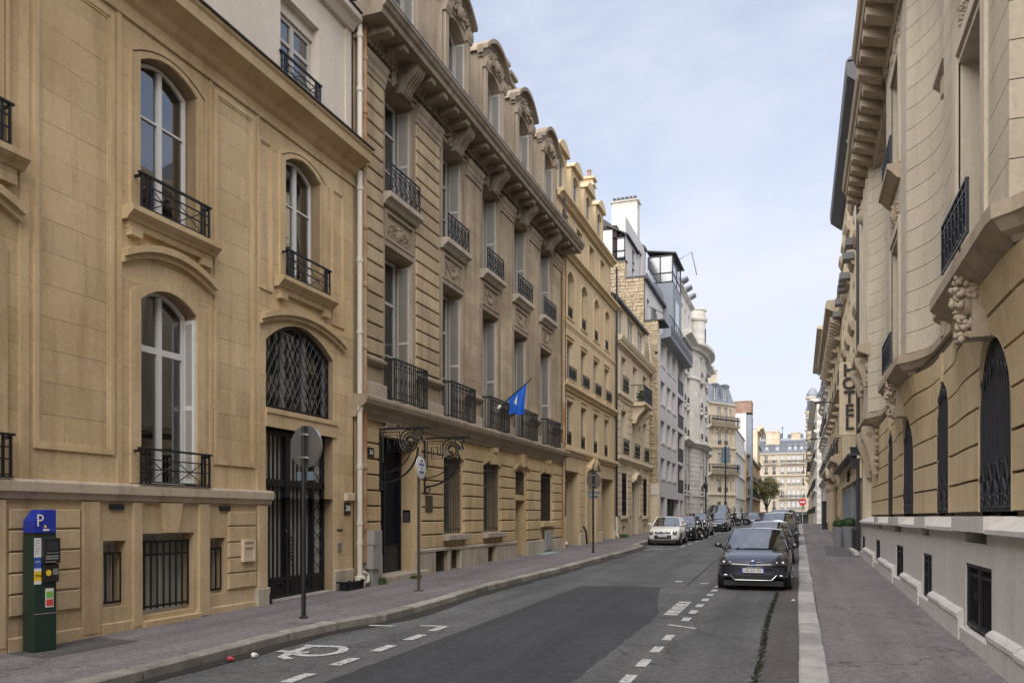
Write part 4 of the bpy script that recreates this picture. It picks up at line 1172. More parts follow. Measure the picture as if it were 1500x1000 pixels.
mb = MB(); mb.box(15.72, 15.98, .085, .11, 3.30, 3.52); npl = f.part('number_plate', mb, 'ironblue'); f.text('26', .15, (15.85, .116, 3.41), 'white', 'number', npl)
mb = MB(); mb.box(18.68, 19.1, .085, .105, 2.05, 2.5); f.part('brass_plaque', mb, M['bark'])
mb = MB(); mb.box(18.2, 18.205, -.32, -.1, 1.78, 2.1); mb.box(18.19, 18.2, -.3, -.12, 1.8, 2.05); f.part('door_bell', mb, 'alloy')
# string course and balcony slab
moulding(f, E0 - .05, E1, [(0, 4.16), (.10, 4.16), (.12, 4.22), (.20, 4.30), (.22, 4.38), (.36, 4.46), (.40, 4.56), (.40, 4.62), (.36, 4.655), (0, 4.68)], 'b2trim', 'string_course')
f.block(15.5, 16.5, 4.68, 5.02, 0, .18, 'b2pale', 'pedestal', .02)
for a, c in ((18.25, 19.75), (21.45, 22.6), (24.4, 25.55), (27.35, 28.5), (30.3, 31.5)):
    f.block(a, c, 4.68, 5.0, 0, .14, 'b2pale', 'pedestal', .02)
for a, c in ((15.5, 16.56), (18.2, 19.8), (21.38, 22.7), (24.3, 25.66), (27.26, 28.62), (30.2, 31.55)):
    mb = MB(); mb.prism([(0, 5.46), (.07, 5.46), (.14, 5.54), (.14, 5.6), (.05, 5.68), (0, 5.68)], 's', a, c); f.part('pedestal_cap', mb, 'b2trim')
# rusticated piers beside the first bay, smooth pilasters beyond
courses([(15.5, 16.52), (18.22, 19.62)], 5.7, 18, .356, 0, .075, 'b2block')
for a, c in ((21.55, 22.55), (24.48, 25.48), (27.42, 28.42), (30.4, 31.4)):
    ashlar(f, a, c, 5.68, 12.1, 17, [], 'b2', .8, n=.045, back=.045, gap=.0025, seed=int(a * 10))
for a, c in ((15.46, 16.56), (18.18, 19.66), (21.45, 22.65), (24.38, 25.58), (27.32, 28.52), (30.3, 31.5)):
    mb = MB(); mb.prism([(0, 12.1), (.09, 12.1), (.10, 12.2), (.13, 12.24), (.13, 12.36), (.17, 12.42), (.19, 12.5), (.19, 12.56), (0, 12.58)], 's', a, c); f.part('pilaster_cap', mb, 'b2trim')
# windows of two storeys
win1 = win2 = None
for i, (c, w) in enumerate(zip(BAY, BW)):
    for z0, h, tr in ((4.70, 3.70, (1.3, 2.62)), (9.70, 2.68, (.95, 1.9))):
        window(f, (c - .04, -.50, z0), 2 * w - .12, h, 0, rows=tr, mat='offwhite', gl='glass', fw=.07, stile=.1, curtain='full' if (i + (z0 > 9)) % 2 else 'split')
        shutter(f, (c + w - .01, -.42, z0 + .03), .36, h - .1, side=-1, mat='offwhite')
        if i != 3: shutter(f, (c - w + .01, -.42, z0 + .03), .30, h - .1, side=1, mat='offwhite')
    # surround
    mb = MB()
    for q in (-1, 1):
        x = c + q * (w + .09); mb.box(x - .08, x + .08, -.01, .035, 4.68, 8.5); mb.box(x - .08, x + .08, -.01, .035, 9.7, 12.46)
    mb.box(c - w - .17, c + w + .17, -.01, .037, 8.46, 8.60); mb.box(c - w - .2, c + w + .2, -.01, .06, 12.42, 12.52)
    f.part('architrave', mb, 'b2trim')
    # carved panel
    mb = MB(); mb.ring([(c - w - .02, 8.6), (c + w + .02, 8.6), (c + w + .02, 9.32), (c - w - .02, 9.32)], [(c - w + .07, 8.68), (c + w - .07, 8.68), (c + w - .07, 9.24), (c - w + .07, 9.24)], -.01, .06)
    fr = f.part('carved_panel', mb, 'b2trim')
    f.part('carving', carved(c - w + .1, c + w - .1, 8.68, 9.24, 1 if i == 0 else 0, i), 'b2trim', fr, smooth=True)
    # second-floor sill slab, railings
    mb = MB(); mb.prism([(0, 9.40), (.10, 9.40), (.16, 9.48), (.27, 9.54), (.27, 9.66), (0, 9.68)], 's', c - w - .14, c + w + .14); f.part('window_sill', mb, 'b2pale')
    railing(f, (c, .05, 9.68), 2 * w + .04, .66, .16, 'scroll')
    railing(f, (c, .02, 4.69), 2 * w + .28, .96, .34, 'bars')
    f.part('console', console_mb(.46, .66, .56, i), 'b2cornice', at=(c, .04, 12.98), smooth=False)
# entablature: dentils, modillions, corona
moulding(f, E0, E1 + .1, [(0, 12.62), (.05, 12.62), (.07, 12.68), (0, 12.70)], 'b2trim', 'frieze_band')
mb = MB(); n = int((E1 - E0) / .16)
for i in range(n):
    x = E0 + .05 + i * .16; mb.box(x, x + .10, .0, .17, 12.72, 12.88)
f.part('dentil_band', mb, 'b2cornice')
x = E0 + .35
cons = list(BAY)
i = 0
while x < E1:
    if min(abs(x + .13 - c) for c in cons) > .42:
        mb = MB(); mb.prism([(.12, 12.98), (.70, 12.98), (.70, 12.85), (.64, 12.83), (.34, 12.83), (.12, 12.78)], 's', x, x + .26)
        f.part('modillion', mb, 'b2cornice')
    x += .73
moulding(f, E0 - .1, E1 + .35, [(0, 12.88), (.18, 12.88), (.20, 12.98), (.78, 12.98), (.80, 13.10), (.86, 13.14), (.90, 13.22), (.93, 13.24), (.93, 13.30), (0, 13.36)], 'b2cornice', 'cornice')
mb = MB(); mb.tube([(E0 - .1, .86, 13.33), (E1 + .35, .86, 13.33)], .07, 8); f.part('roof_gutter', mb, 'zincdark')
# mansard with dormers
slate_rows(f, E0, E1, .18, 13.3, -1.0, 16.6, 18)
mb = MB(); mb.box(E0, E1, -10, -.95, -.4, 16.55); f.part('interior_block', mb, 'interior')
mb = MB(); mb.prism([(-.9, 16.5), (-.82, 16.72), (-5.5, 18.3), (-10, 16.6)], 's', E0, E1); f.part('roof', mb, 'zinc')
mb = MB(); mb.prism([(-11, 9.9), (-11, 17.6), (-4.5, 18.2), (-.9, 16.9), (.14, 13.2), (.14, 12.9), (-.3, 12.9)], 's', E1 - .32, E1 + .0); f.part('gable_wall', mb, 'b2trim')
def dormer(c, w=.62, z0=13.3, z1=15.85, ris=.28):
    d = f.part('dormer', wall_mb(c - .92, c + .92, z0, 16.45, [(c - w, c + w, z0, z1, ris)], .12, .4), 'b2trim')
    for q in (-1, 1):
        mb = MB(); mb.box(c + q * .92 - .02, c + q * .92 + .02, -1.4, .12, z0, 16.45); f.part('dormer_cheek', mb, 'b2trim', d)
        mb = MB(); mb.bbox(c + q * .76 - .12, c + q * .76 + .12, .1, .2, z0, 15.9, .02); mb.prism([(.1, 15.9), (.22, 15.9), (.28, 16.05), (.28, 16.2), (.1, 16.2)], 's', c + q * .76 - .17, c + q * .76 + .17); f.part('dormer_pilaster', mb, 'b2trim', d)
    f.part('dormer_pediment', arc_hood(c - 1.06, c + 1.06, 16.28, .56, .36, .24), 'b2cornice', d)
    mb = MB(); k = 10
    lo = [(c - 1.0 + 2.0 * i / k, 16.28 + .56 * (1 - (2 * i / k - 1) ** 2)) for i in range(k + 1)]
    mb.prism([(c - 1.0, 16.2)] + [(c + 1.0, 16.2)] + list(reversed(lo)), 'n', .0, .16); mb.prism([(c - 1.03, 16.4)] + [(c + 1.03, 16.4)] + [(p[0], p[1] + .24) for p in reversed(lo)], 'n', -2.2, .1)
    f.part('dormer_roof', mb, 'b2trim', d)
    cv = MB(); rn2 = random.Random(int(c * 10))
    for i in range(60):
        t = rn2.uniform(-1, 1); cv.ball((c + t * .8, .2, 16.3 + (1 - t * t) * rn2.uniform(0, .42) - .06 * abs(t)), .06, .075, .06, 6, 4)
    cv.ball((c, .22, 16.36), .14, .12, .18, 8, 6); f.part('dormer_carving', cv, 'b2trim', d)
    window(f, (c, -.28, z0), 2 * w - .02, z1 - z0 + .0, ris - .02, rows=(.8, 1.6), mat='offwhite', gl='glass', curtain='full')
    shutter(f, (c + w - .01, -.2, z0 + .05), .32, z1 - z0 - .1, side=-1)
    railing(f, (c, .16, z0 + .02), 2 * w, .42, .02, 'far')
for c in BAY: dormer(c)
# chimney stacks
def chimney(f, s, n, w, d, z0, z1, mat, pots=4, name='chimney', along='s'):
    mb = MB(); mb.box(s - w / 2, s + w / 2, n - d / 2, n + d / 2, z0, z1)
    mb.box(s - w / 2 - .06, s + w / 2 + .06, n - d / 2 - .06, n + d / 2 + .06, z1 - .35, z1 - .22); mb.box(s - w / 2 - .1, s + w / 2 + .1, n - d / 2 - .1, n + d / 2 + .1, z1, z1 + .12)
    c = f.part(name, mb, mat)
    for i in range(pots):
        t = (i + .5) / pots
        p = (s, n - d / 2 + d * t) if along == 'n' else (s - w / 2 + w * t, n)
        pm = MB(); pm.lathe([(.12, z1 + .12), (.10, z1 + .5), (.13, z1 + .52), (.13, z1 + .58)], (p[0], p[1], 0), 8); f.part('chimney_pot', pm, 'brick', c)
chimney(f, 27.9, -1.5, .7, .7, 15.5, 19.2, 'b2trim', 0, along='n')
chimney(f, 28.75, -1.35, .55, .45, 15.5, 19.0, 'b2trim', 0, along='n')
# downpipes
mb = MB(); mb.tube([(15.5, .14, .9), (15.5, .14, 13.0)], .065, 10)
for z in (1.6, 3.0, 4.4, 5.7, 7.1, 8.4, 9.8, 11.0, 12.2): mb.lathe([(.075, z), (.085, z + .02), (.085, z + .1), (.075, z + .12)], (15.5, .14, 0), 10)
f.part('downpipe', mb, 'rust', smooth=False)
mb = MB(); mb.tube([(31.45, .16, .6), (31.45, .16, 13.0)], .06, 8)
for z in (1.6, 3.4, 5.0, 6.7, 8.4, 10.1, 11.8): mb.lathe([(.08, z), (.08, z + .1)], (31.45, .16, 0), 8)
mb.lathe([(.075, .55), (.075, 1.5)], (31.45, .16, 0), 8); f.part('downpipe', mb, 'rust')
f = B1
mb = MB(); mb.tube([(15.28, .16, .45), (15.28, .16, 9.5), (15.28, .16, 9.62)], .06, 10); mb.tube([(15.28, .16, 10.05), (15.28, .16, 15.6)], .058, 10)
for z in (1.3, 1.75, 3.0, 4.3, 6.0, 7.6, 9.2, 11.4, 12.6): mb.lathe([(.075, z), (.075, z + .09)], (15.28, .16, 0), 10)
mb.lathe([(.09, .62), (.12, .60), (.13, .45), (.10, .30), (.08, .28)], (15.28, .17, 0), 10); mb.tube([(15.36, .2, .7), (15.5, .24, .62), (15.46, .26, .48), (15.36, .26, .46)], .04, 6)
f.part('downpipe', mb, 'pipe')
mb = MB(); mb.box(15.52, 15.92, .10, .36, .75, 1.62); mb.box(15.50, 15.60, .10, .40, 1.3, 1.62); mb.box(15.6, 15.86, .14, .3, .35, .75); B2.part('utility_box', mb, 'greypaint')

# ================================================================= generic street house used for the rest of the row
def fill_floor(f, cs, w, z0, h, rise=0.0, rail=None, rh=.5, rdp=.1, depth=.28, mat='offwhite', gl='glass', rows=None, sill=None, hood=None, trim='b4', curtain=None, ncol=2, shut=False, sub=.0):
    """one storey of windows: prototype, then copies"""
    proto = None
    rows = (h * .68,) if rows is None else rows
    for i, c in enumerate(cs):
        at = (c, -depth, z0)
        if proto is None:
            proto = [window(f, at, w - .02, h, rise, rows=rows, ncol=ncol, mat=mat, gl=gl, k=6, curtain=curtain, mid=False)]
            base = at
            if rail: proto.append(railing(f, (c, sub, z0 + .03), w + (.1 if rdp > .08 else -.02), rh, rdp, rail))
            if sill:
                mb = MB(); mb.prism([(-.02, -.16), (sill * .6, -.16), (sill, -.08), (sill, 0), (-.02, .01)], 's', -w / 2 - .12, w / 2 + .12); proto.append(f.part('window_sill', mb, trim, at=(c, sub, z0)))
            if hood:
                mb = MB(); mb.prism([(-.02, 0), (hood * .5, 0), (hood, .1), (hood, .17), (-.02, .2)], 's', -w / 2 - .18, w / 2 + .18); proto.append(f.part('window_hood', mb, trim, at=(c, sub, z0 + h + rise + .12)))
            if shut: proto.append(shutter(f, (c + w / 2 - .01, -depth + .06, z0 + .03), depth - .08, h - .1, side=-1))
        else:
            for p in proto:
                o = copy_tree(p); o.location = Vector(p.location) + Vector((c - cs[0], 0, 0))

def house(name, label, x, y0, y1, m, z1, mat, ops, n=0.0, th=.32, zb=-.4, depth=10, phi=R(90), g0=None, roofmat='zinc', cat='building', group=None):
    g0 = gz(y0) if g0 is None else g0
    f = Fac(name, x, y0 if phi == R(90) else g0, g0, phi, m, label, y0, g0, cat, group) if phi == R(90) else None
    f.part('wall', wall_mb(y0, y1, g0 + zb, z1, ops, n, th, k=6), mat)
    mb = MB(); mb.box(y0 + .02, y1 - .02, n - depth, n - .85, g0 + zb, z1 - .05); f.part('interior_block', mb, 'interior')
    mb = MB(); mb.box(y0, y0 + .28, n - depth, n - .02, g0 + zb, z1 - .01); mb.box(y1 - .28, y1, n - depth, n - .02, g0 + zb, z1 - .01); f.part('party_wall', mb, mat)
    return f
def O(cs, w, z0, h, rise=0): return [(c - w / 2, c + w / 2, z0, z0 + h, rise) for c in cs]

# ================================================================= B3: yellow four-bay house
cs = [33.0, 35.32, 37.68, 39.95]
E0, E1 = 31.72, 42.0
ops = [(31.95, 34.43, .2, 3.93, 0), (35.92, 37.34, .3, 3.75, .40), (38.78, 41.5, .62, 3.9, 0)]
ops += O(cs, 1.02, 5.06, 1.9) + O(cs, 1.02, 7.86, 1.72) + O(cs, 1.02, 10.56, 1.74, .27)
B3 = f = house('yellow_house', 'plain yellow stone house with arched top windows and dark garage door', LX, E0, E1, 1, 13.2, 'b3', ops, depth=9)
fill_floor(f, cs, 1.02, 5.06, 1.9, rail='scroll', rh=.55, rdp=.02, sub=-.12, mat='greypaint', depth=.26)
fill_floor(f, cs, 1.02, 7.86, 1.72, rail='scroll', rh=.5, rdp=.12, sub=-.0, mat='greypaint', depth=.26, sill=.1, trim='b3')
fill_floor(f, cs, 1.02, 10.56, 1.74, .27, rail='scroll', rh=.5, rdp=.04, sub=-.1, mat='greypaint', depth=.26, sill=.12, trim='b3')
for c in cs:
    mb = MB(); mb.ring(arch_poly(c - .64, c + .64, 10.5, 12.32, .36), arch_poly(c - .51, c + .51, 10.56, 12.3, .27), -.01, .045); f.part('architrave', mb, 'b3')
    for z in (7.16, 9.72):
        mb = MB(); mb.box(c - .62, c + .62, -.01, .05, z, z + .07); f.part('window_hood', mb, 'b3')
moulding(f, E0, E1, string_prof(4.60, 4.90, .2), 'b3', 'string_course')
moulding(f, E0, E1, string_prof(7.36, 7.66, .22), 'b3', 'string_course')
moulding(f, E0, E1, string_prof(13.05, 13.36, .28), 'b3', 'string_course')
moulding(f, E0, E1, string_prof(10.1, 10.3, .06), 'b3', 'string_course')
aops = O(cs, 1.0, 13.75, 1.42)
f.part('attic_wall', wall_mb(E0, E1, 13.3, 15.6, aops, -.26, .3), 'b3')
fill_floor(f, cs, 1.0, 13.75, 1.42, depth=.52, mat='greypaint')
for c in cs:
    mb = MB(); mb.ring([(c - .6, 13.68), (c + .6, 13.68), (c + .6, 15.27), (c - .6, 15.27)], [(c - .5, 13.75), (c + .5, 13.75), (c + .5, 15.17), (c - .5, 15.17)], -.27, -.21); f.part('architrave', mb, 'b3')
moulding(f, E0, E1, string_prof(15.5, 15.8, .3), 'b3', 'cornice', n=-.2)
slate_rows(f, E0, E1, -.3, 15.8, -1.5, 18.0, 10)
mb = MB(); mb.prism([(-1.45, 17.95), (-1.4, 18.1), (-5, 19.2), (-9, 17.9)], 's', E0, E1); f.part('roof', mb, 'zinc')
def small_dormer(f, c, n0, z0, z1, w, ris, mat, gl='glass', roofd=1.6, wm='greypaint', hd=.16):
    d = f.part('dormer', wall_mb(c - w / 2 - .28, c + w / 2 + .28, z0, z1 + .18, [(c - w / 2, c + w / 2, z0 + .3, z1 - .1 - ris, ris)], n0, .25, 6), mat)
    mb = MB(); k = 8; a, b = c - w / 2 - .34, c + w / 2 + .34
    top = [(a + (b - a) * i / k, z1 + .18 + (ris * 1.3 + .1) * (1 - (2 * i / k - 1) ** 2)) for i in range(k + 1)]
    mb.prism([(a, z1 + .12), (b, z1 + .12)] + list(reversed(top)), 'n', n0 - roofd, n0 + hd)
    f.part('dormer_roof', mb, mat, d)
    for q in (-1, 1):
        mb = MB(); x = c + q * (w / 2 + .26); mb.box(x - .02, x + .02, n0 - roofd, n0 - .01, z0, z1 + .13); f.part('dormer_cheek', mb, 'zinc' if mat != 'b3' else 'b3', d)
    window(f, (c, n0 - .2, z0 + .3), w - .02, z1 - .4 - z0 - ris, ris, rows=(), mat=wm, gl=gl, k=6)
for c in cs: small_dormer(f, c, -.38, 15.75, 17.75, .98, .22, 'b3')
chimney(f, 41.6, -1.9, .5, 1.6, 16, 20.2, 'b3', 3, along='n')
# ground floor of B3
mb = MB(); mb.box(31.9, 34.5, -1.0, -.94, .4, 3.95)
for q in range(2):
    for z0, z1 in ((.8, 1.7), (1.85, 2.9), (3.05, 3.8)): mb.ring([(32.05 + q * 1.2, z0), (33.1 + q * 1.2, z0), (33.1 + q * 1.2, z1), (32.05 + q * 1.2, z1)], [(32.12 + q * 1.2, z0 + .07), (33.03 + q * 1.2, z0 + .07), (33.03 + q * 1.2, z1 - .07), (32.12 + q * 1.2, z1 - .07)], -.96, -.90)
gd = f.part('garage_door', mb, 'darkdoor')
M['signred'] = plain('sign_red', (0.45, 0.03, 0.03), 0.5, var=.05)
mb = MB(); mb.lathe([(.16, -.94), (.16, -.925)], (32.9, 0, 1.95), 14, 'y'); mb.v = [(x, y, z) for x, y, z in mb.v]; ns = f.part('no_parking_disc', mb, 'signred', gd)
mb = MB(); mb.box(32.82, 32.98, -.925, -.915, 1.9, 2.0); f.part('disc_centre', mb, 'white', gd)
for a, b, z1 in ((31.9, 34.45, 3.93), (38.78, 41.5, 3.9)):
    mb = MB(); mb.box(b - .001, b + .05, -1.0, -.3, .2, z1); mb.box(a - .05, a + .001, -1.0, -.3, .2, z1); mb.box(a, b, -1.0, -.3, z1, z1 + .05); f.part('deep_reveal', mb, 'b3')
mb = MB(); mb.ring(arch_poly(35.92, 37.34, .3, 3.75, .4), arch_poly(36.0, 37.26, .3, 3.7, .38), -.4, -.3); mb.box(36.0, 37.26, -.36, -.33, .4, 3.75); f.part('front_door', mb, 'darkdoor')
f.part('door_hood', arc_hood(35.65, 37.6, 4.05, .42, .28, .2), 'b3')
mb = MB(); mb.prism([(36.4, 4.15), (36.86, 4.15), (36.95, 4.72), (36.31, 4.72)], 'n', 0, .26); mb.ball((36.63, .2, 4.45), .2, .14, .25, 8, 6); f.part('keystone', mb, 'b3')
for a, b in ((35.5, 35.85), (37.4, 37.75)): mb = MB(); mb.box(a, b, -.01, .08, .3, 4.1); f.part('door_pilaster', mb, 'b3')
for a, b in ((34.45, 35.5), (37.76, 38.6)):
    for i in range(8): f.block(a + .01, b - .01, 1.25 + i * .37 + .012, 1.25 + (i + 1) * .37 - .012, 0, .03, 'b3', 'stone_block', .01)
for a, b in ((34.43, 35.86), (37.4, 38.75), (41.5, 41.98)): f.block(a, b, 0, 1.2, 0, .07, 'b4', 'plinth_stone', .02)
sh = MB(); sh.ring([(38.8, .66), (41.48, .66), (41.48, 3.9), (38.8, 3.9)], [(38.88, .74), (41.4, .74), (41.4, 3.82), (38.88, 3.82)], -.95, -.86); sh.box(38.8, 41.48, -.95, -.86, 1.72, 1.82); sh.box(40.1, 40.16, -.95, -.86, .7, 3.85)
for i in range(9): sh.box(38.95 + i * .29, 39.17 + i * .29, -.93, -.9, .78, 1.70)
so = f.part('shop_window', sh, 'darkdoor')
mb = MB(); mb.box(38.86, 41.42, -.92, -.91, 1.8, 3.84); f.part('pane', mb, 'glassgreen', so)
mb = MB(); mb.grid([[(38.9 + i * .1, -1.05 + .05 * math.sin(i * 1.9), z) for i in range(26)] for z in (1.8, 3.85)]); f.part('curtain', mb, 'curtain', so)
mb = MB(); mb.tube([(34.75, .3, .7), (34.7, .25, 1.3), (34.75, .12, 1.5)], .05, 6); f.part('wheel_guard', mb, 'iron')
for s_ in (41.85, 31.78):
    mb = MB(); mb.tube([(s_, .1, 1.9), (s_, .1, 15.4)], .055, 8); f.part('downpipe', mb, 'iron')
    mb = MB(); mb.tube([(s_, .1, .95 if s_ > 40 else .7), (s_, .1, 1.95)], .07, 8); mb.tube([(s_, .1, .98 if s_ > 40 else .75), (s_ - .25, .25, .85)], .07, 6); f.part('downpipe_foot', mb, 'pipe')

# ================================================================= B4: cream three-bay house with balcony
cs = [44.2, 47.45, 50.65]
E0, E1 = 42.05, 52.45
ops = [(43.5, 44.95, 2.0, 4.42, 0), (46.5, 48.45, .5, 3.95, .32), (49.85, 51.45, 2.0, 4.4, 0), (43.8, 44.6, .85, 1.35, .1), (50.3, 51.1, .85, 1.4, .1)]
ops += O(cs, 1.36, 5.45, 2.5) + O(cs, 1.36, 8.98, 2.0)
B4 = f = house('cream_house', 'cream stone three-bay house with central planted balcony and dentil cornice', LX, E0, E1, 1, 11.9, 'b4', ops, depth=8)
fill_floor(f, cs, 1.36, 5.45, 2.5, rail='scroll', rh=.85, rdp=.14, mat='offwhite', depth=.3)
fill_floor(f, [cs[0], cs[2]], 1.36, 8.98, 2.0, rail='scroll', rh=.85, rdp=.12, mat='offwhite', depth=.3)
window(f, (cs[1], -.3, 8.98), 1.34, 2.0, rows=(1.4,), mat='offwhite')
for a, b in ((42.15, 43.4), (45.02, 46.2), (48.75, 49.8), (51.5, 52.4)):
    for i in range(9): f.block(a, b, 1.95 + i * .34 + .015, 1.95 + (i + 1) * .34 - .015, 0, .055, 'b4', 'stone_block')
    for i in range(7): f.block(a + .1, b - .1, 5.45 + i * .44 + .02, 5.45 + (i + 1) * .44 - .02, 0, .03, 'b4', 'stone_block')
for c in (44.22, 50.65):
    bars(f, (c, -.03, 2.02), 1.4, 2.35, gap=.1, mat='iron', cross=(.06, .36, .95)); window(f, (c, -.3, 2.0), 1.4, 2.4, rows=(1.6,), mat='greypaint', gl='glassdark')
    moulding(f, c - 1.0, c + 1.0, [(0, 1.8), (.12, 1.82), (.12, 1.98), (0, 2.0)], 'b4', 'window_sill')
    mb = MB(); mb.box(c - .4, c + .4, -.3, -.27, .8, 1.5); f.part('cellar_shutter', mb, 'darkdoor')
mb = MB(); mb.box(46.45, 48.5, -.9, -.85, .5, 4.2); f.part('front_door', mb, 'darkdoor')
mb = MB(); mb.box(48.45, 48.5, -.9, -.3, .5, 4.0); mb.box(46.45, 46.5, -.9, -.3, .5, 4.0); f.part('deep_reveal', mb, 'b4')
f.part('door_hood', arc_hood(46.35, 48.6, 4.0, .4, .3, .22), 'b4')
f.part('carving', carved(46.3, 48.7, 4.2, 5.0, 1, 5), 'b4', smooth=True)
moulding(f, E0, E1, string_prof(4.95, 5.3, .25), 'b4', 'string_course')
moulding(f, E0, E1, string_prof(8.45, 8.85, .2), 'b4', 'string_course')
bal = MB(); bal.prism([(0, 8.5), (.75, 8.5), (.85, 8.58), (.85, 8.72), (0, 8.74)], 's', 46.1, 48.9)
bo = f.part('balcony', bal, 'b4')
railing(f, (47.5, 0, 8.76), 2.7, .95, .78, 'bars', parent=bo)
for s_ in (46.5, 48.5): f.part('console', console_mb(.34, 1.0, .7, 3), 'b4', bo, at=(s_, 0, 8.5))
for i, c in enumerate(cs):
    f.part('carving', carved(c - .55, c + .55, 8.0, 8.45, 0, 20 + i), 'b4', smooth=True)
pv = MB(); rp = random.Random(9)
for i in range(260):
    p = Vector((47.1 + rp.gauss(0, .35), .5 + rp.uniform(-.2, .2), 9.2 + rp.gauss(0, .28))); d = Vector((rp.uniform(-1, 1), rp.uniform(-1, 1), rp.uniform(-1, 1))) * .08
    pv.face([p, p + d, p + d + Vector((d.y, d.z, d.x)), p + Vector((d.y, d.z, d.x))])
pv.box(46.6, 47.6, .4, .65, 8.76, 8.98)
bp = Fac('balcony_plant', LX, 47.0, 8.76, R(90), 1, 'leafy green plant in a trough on the projecting balcony', 47.0, 8.76, 'plant')
bp.part('foliage', pv, 'box')
moulding(f, E0 - .05, E1 + .1, [(0, 11.35), (.1, 11.4), (.12, 11.5), (.3, 11.56), (.38, 11.7), (.42, 11.82), (0, 11.9)], 'b4', 'cornice')
mb = MB()
for i in range(44): mb.box(E0 + .05 + i * .236, E0 + .19 + i * .236, 0, .26, 11.42, 11.54)
f.part('dentil_band', mb, 'b4')
for c in (45.8, 49.0): f.part('carving', carved(c - .7, c + .7, 11.0, 11.4, 0, int(c)), 'b4', smooth=True)
acs = [43.6, 46.7, 49.8]
f.part('attic_wall', wall_mb(E0, 51.4, 11.85, 13.9, O(acs, 2.0, 12.15, 1.55), -.12, .25), 'b4')
fill_floor(f, acs, 2.0, 12.15, 1.55, depth=.3, rows=(), ncol=3, mat='offwhite', curtain='full')
mb = MB(); mb.prism([(.12, 13.85), (.12, 14.0), (-1.5, 14.9), (-8, 14.9), (-8, 13.9), (-.3, 13.88)], 's', E0, 51.5); f.part('roof', mb, 'zincdark')
mb = MB(); mb.tube([(51.45, .05, 13.9), (51.9, .2, 11.9)], .06, 6); f.part('downpipe', mb, 'pipe')

# ================================================================= B5: grey-white modern block with rubble party wall
E0, E1 = 52.5, 65.1
MX = -8.75
wcs = [54.15, 56.85, 59.35]
rowz = [(4.55, 1.4), (7.0, 1.5), (9.63, 1.55), (12.3, 1.6)]
ops = [(53.3, 55.3, .6, 3.3, 0), (55.9, 64.3, .6, 3.25, 0)]
for z, h in rowz:
    ops += O(wcs, 1.8, z, h) + [(61.25, 64.3, z - .75, z + h + .05, 0)]
B5 = f = house('modern_block', 'grey white modern block with flat window rows, loggias and rooftop glass rooms', MX, E0, E1, 1, 14.2, 'b5', ops, depth=9, th=.34)
for z, h in rowz:
    fill_floor(f, wcs, 1.8, z, h, depth=.33, rows=(), mat='greypaint', gl='glassdark', sill=.05, trim='b5')
    window(f, (62.77, -.85 + .03, z - .75), 3.0, h + .78, rows=(), ncol=3, mat='darkdoor', gl='glassdark')
    mb = MB(); mb.box(61.25, 64.3, -.06, -.03, z - .72, z + .25)
    for i in range(18): mb.box(61.3 + i * .17, 61.38 + i * .17, -.03, .0, z - .72, z + .2)
    mb.box(61.2, 64.35, -.08, .03, z + .25, z + .31); f.part('loggia_railing', mb, 'iron')
gd = MB(); gd.box(55.9, 64.3, -.8, -.74, .6, 3.25)
for i in range(7): gd.box(56.0 + i * 1.19, 57.1 + i * 1.19, -.74, -.71, .95, 3.15)
f.part('garage_door', gd, 'ironblue')
mb = MB(); mb.box(53.3, 55.3, -.5, -.45, .6, 3.3); f.part('entrance_door', mb, 'darkdoor')
for s_ in (55.55, 62.2): mb = MB(); mb.box(s_, s_ + .3, -.5, .02, .6, 3.25); f.part('concrete_post', mb, 'b5')
# steel terrace on top
mb = MB(); mb.prism([(0, 13.95), (.62, 14.05), (.66, 14.2), (.66, 15.0), (.6, 15.0), (.6, 14.25), (0, 14.25)], 's', 53.2, 65.0); tr = f.part('terrace_front', mb, 'zinc')
mb = MB()
for i in range(10): mb.box(53.6 + i * 1.14, 54.5 + i * 1.14, .655, .69, 14.35, 14.85)
f.part('terrace_panel', mb, 'zincdark', tr)
mb = MB(); mb.tube([(53.2, .62, 15.5), (65, .62, 15.5)], .03, 5)
for i in range(13): mb.tube([(53.2 + i * .98, .62, 14.9), (53.2 + i * .98, .62, 15.5)], .02, 5)
f.part('terrace_railing', mb, 'iron')
# rubble party wall stepping up at the near side (faces the camera)
steps = [(-9.02 + .0, 15.0), (-9.7, 18.0), (-11.0, 19.2), (-13.2, 21.0)]
mb = MB()
for (x0, z1), x1 in zip([(-8.8, 15.0), (-9.75, 18.0), (-11.0, 19.2)], (-9.75, -11.0, -13.4)):
    mb.box(52.46, 52.9, x1 - MX, x0 - MX, 0, z1)
    mb2 = MB(); mb2.box(52.36, 53.0, x1 - MX, x0 - MX + .06, z1, z1 + .09); f.part('wall_coping', mb2, 'zincdark')
f.part('rubble_wall', mb, 'mortar')
rb = MB(); rr = random.Random(5)
for x0, x1, z0, z1 in ((-9.32, -8.80, 4.2, 15.0), (-9.75, -8.80, 11.2, 15.0), (-11.0, -9.75, 13.4, 18.0), (-13.4, -11.0, 13.4, 19.2)):
    z = z0
    while z < z1 - .1:
        h = rr.uniform(.13, .27); x = x0
        while x < x1 - .05:
            w = rr.uniform(.16, .52); e = min(x1, x + w); d = rr.uniform(.0, .06)
            mm = MB(); mm.bbox(x - MX + .012, e - MX - .012, 0, .02 + d, z + .01, min(z1, z + h) - .01, .02)
            i0 = len(rb.v); rb.v += [(52.46 - n, s_, zz + rr.uniform(-.012, .012)) for s_, n, zz in mm.v]; rb.f += [[i0 + q for q in fc] for fc in mm.f]
            x = e
        z += h
ro = f.part('rubble_stones', rb, 'rubble'); ro['kind'] = 'stuff'
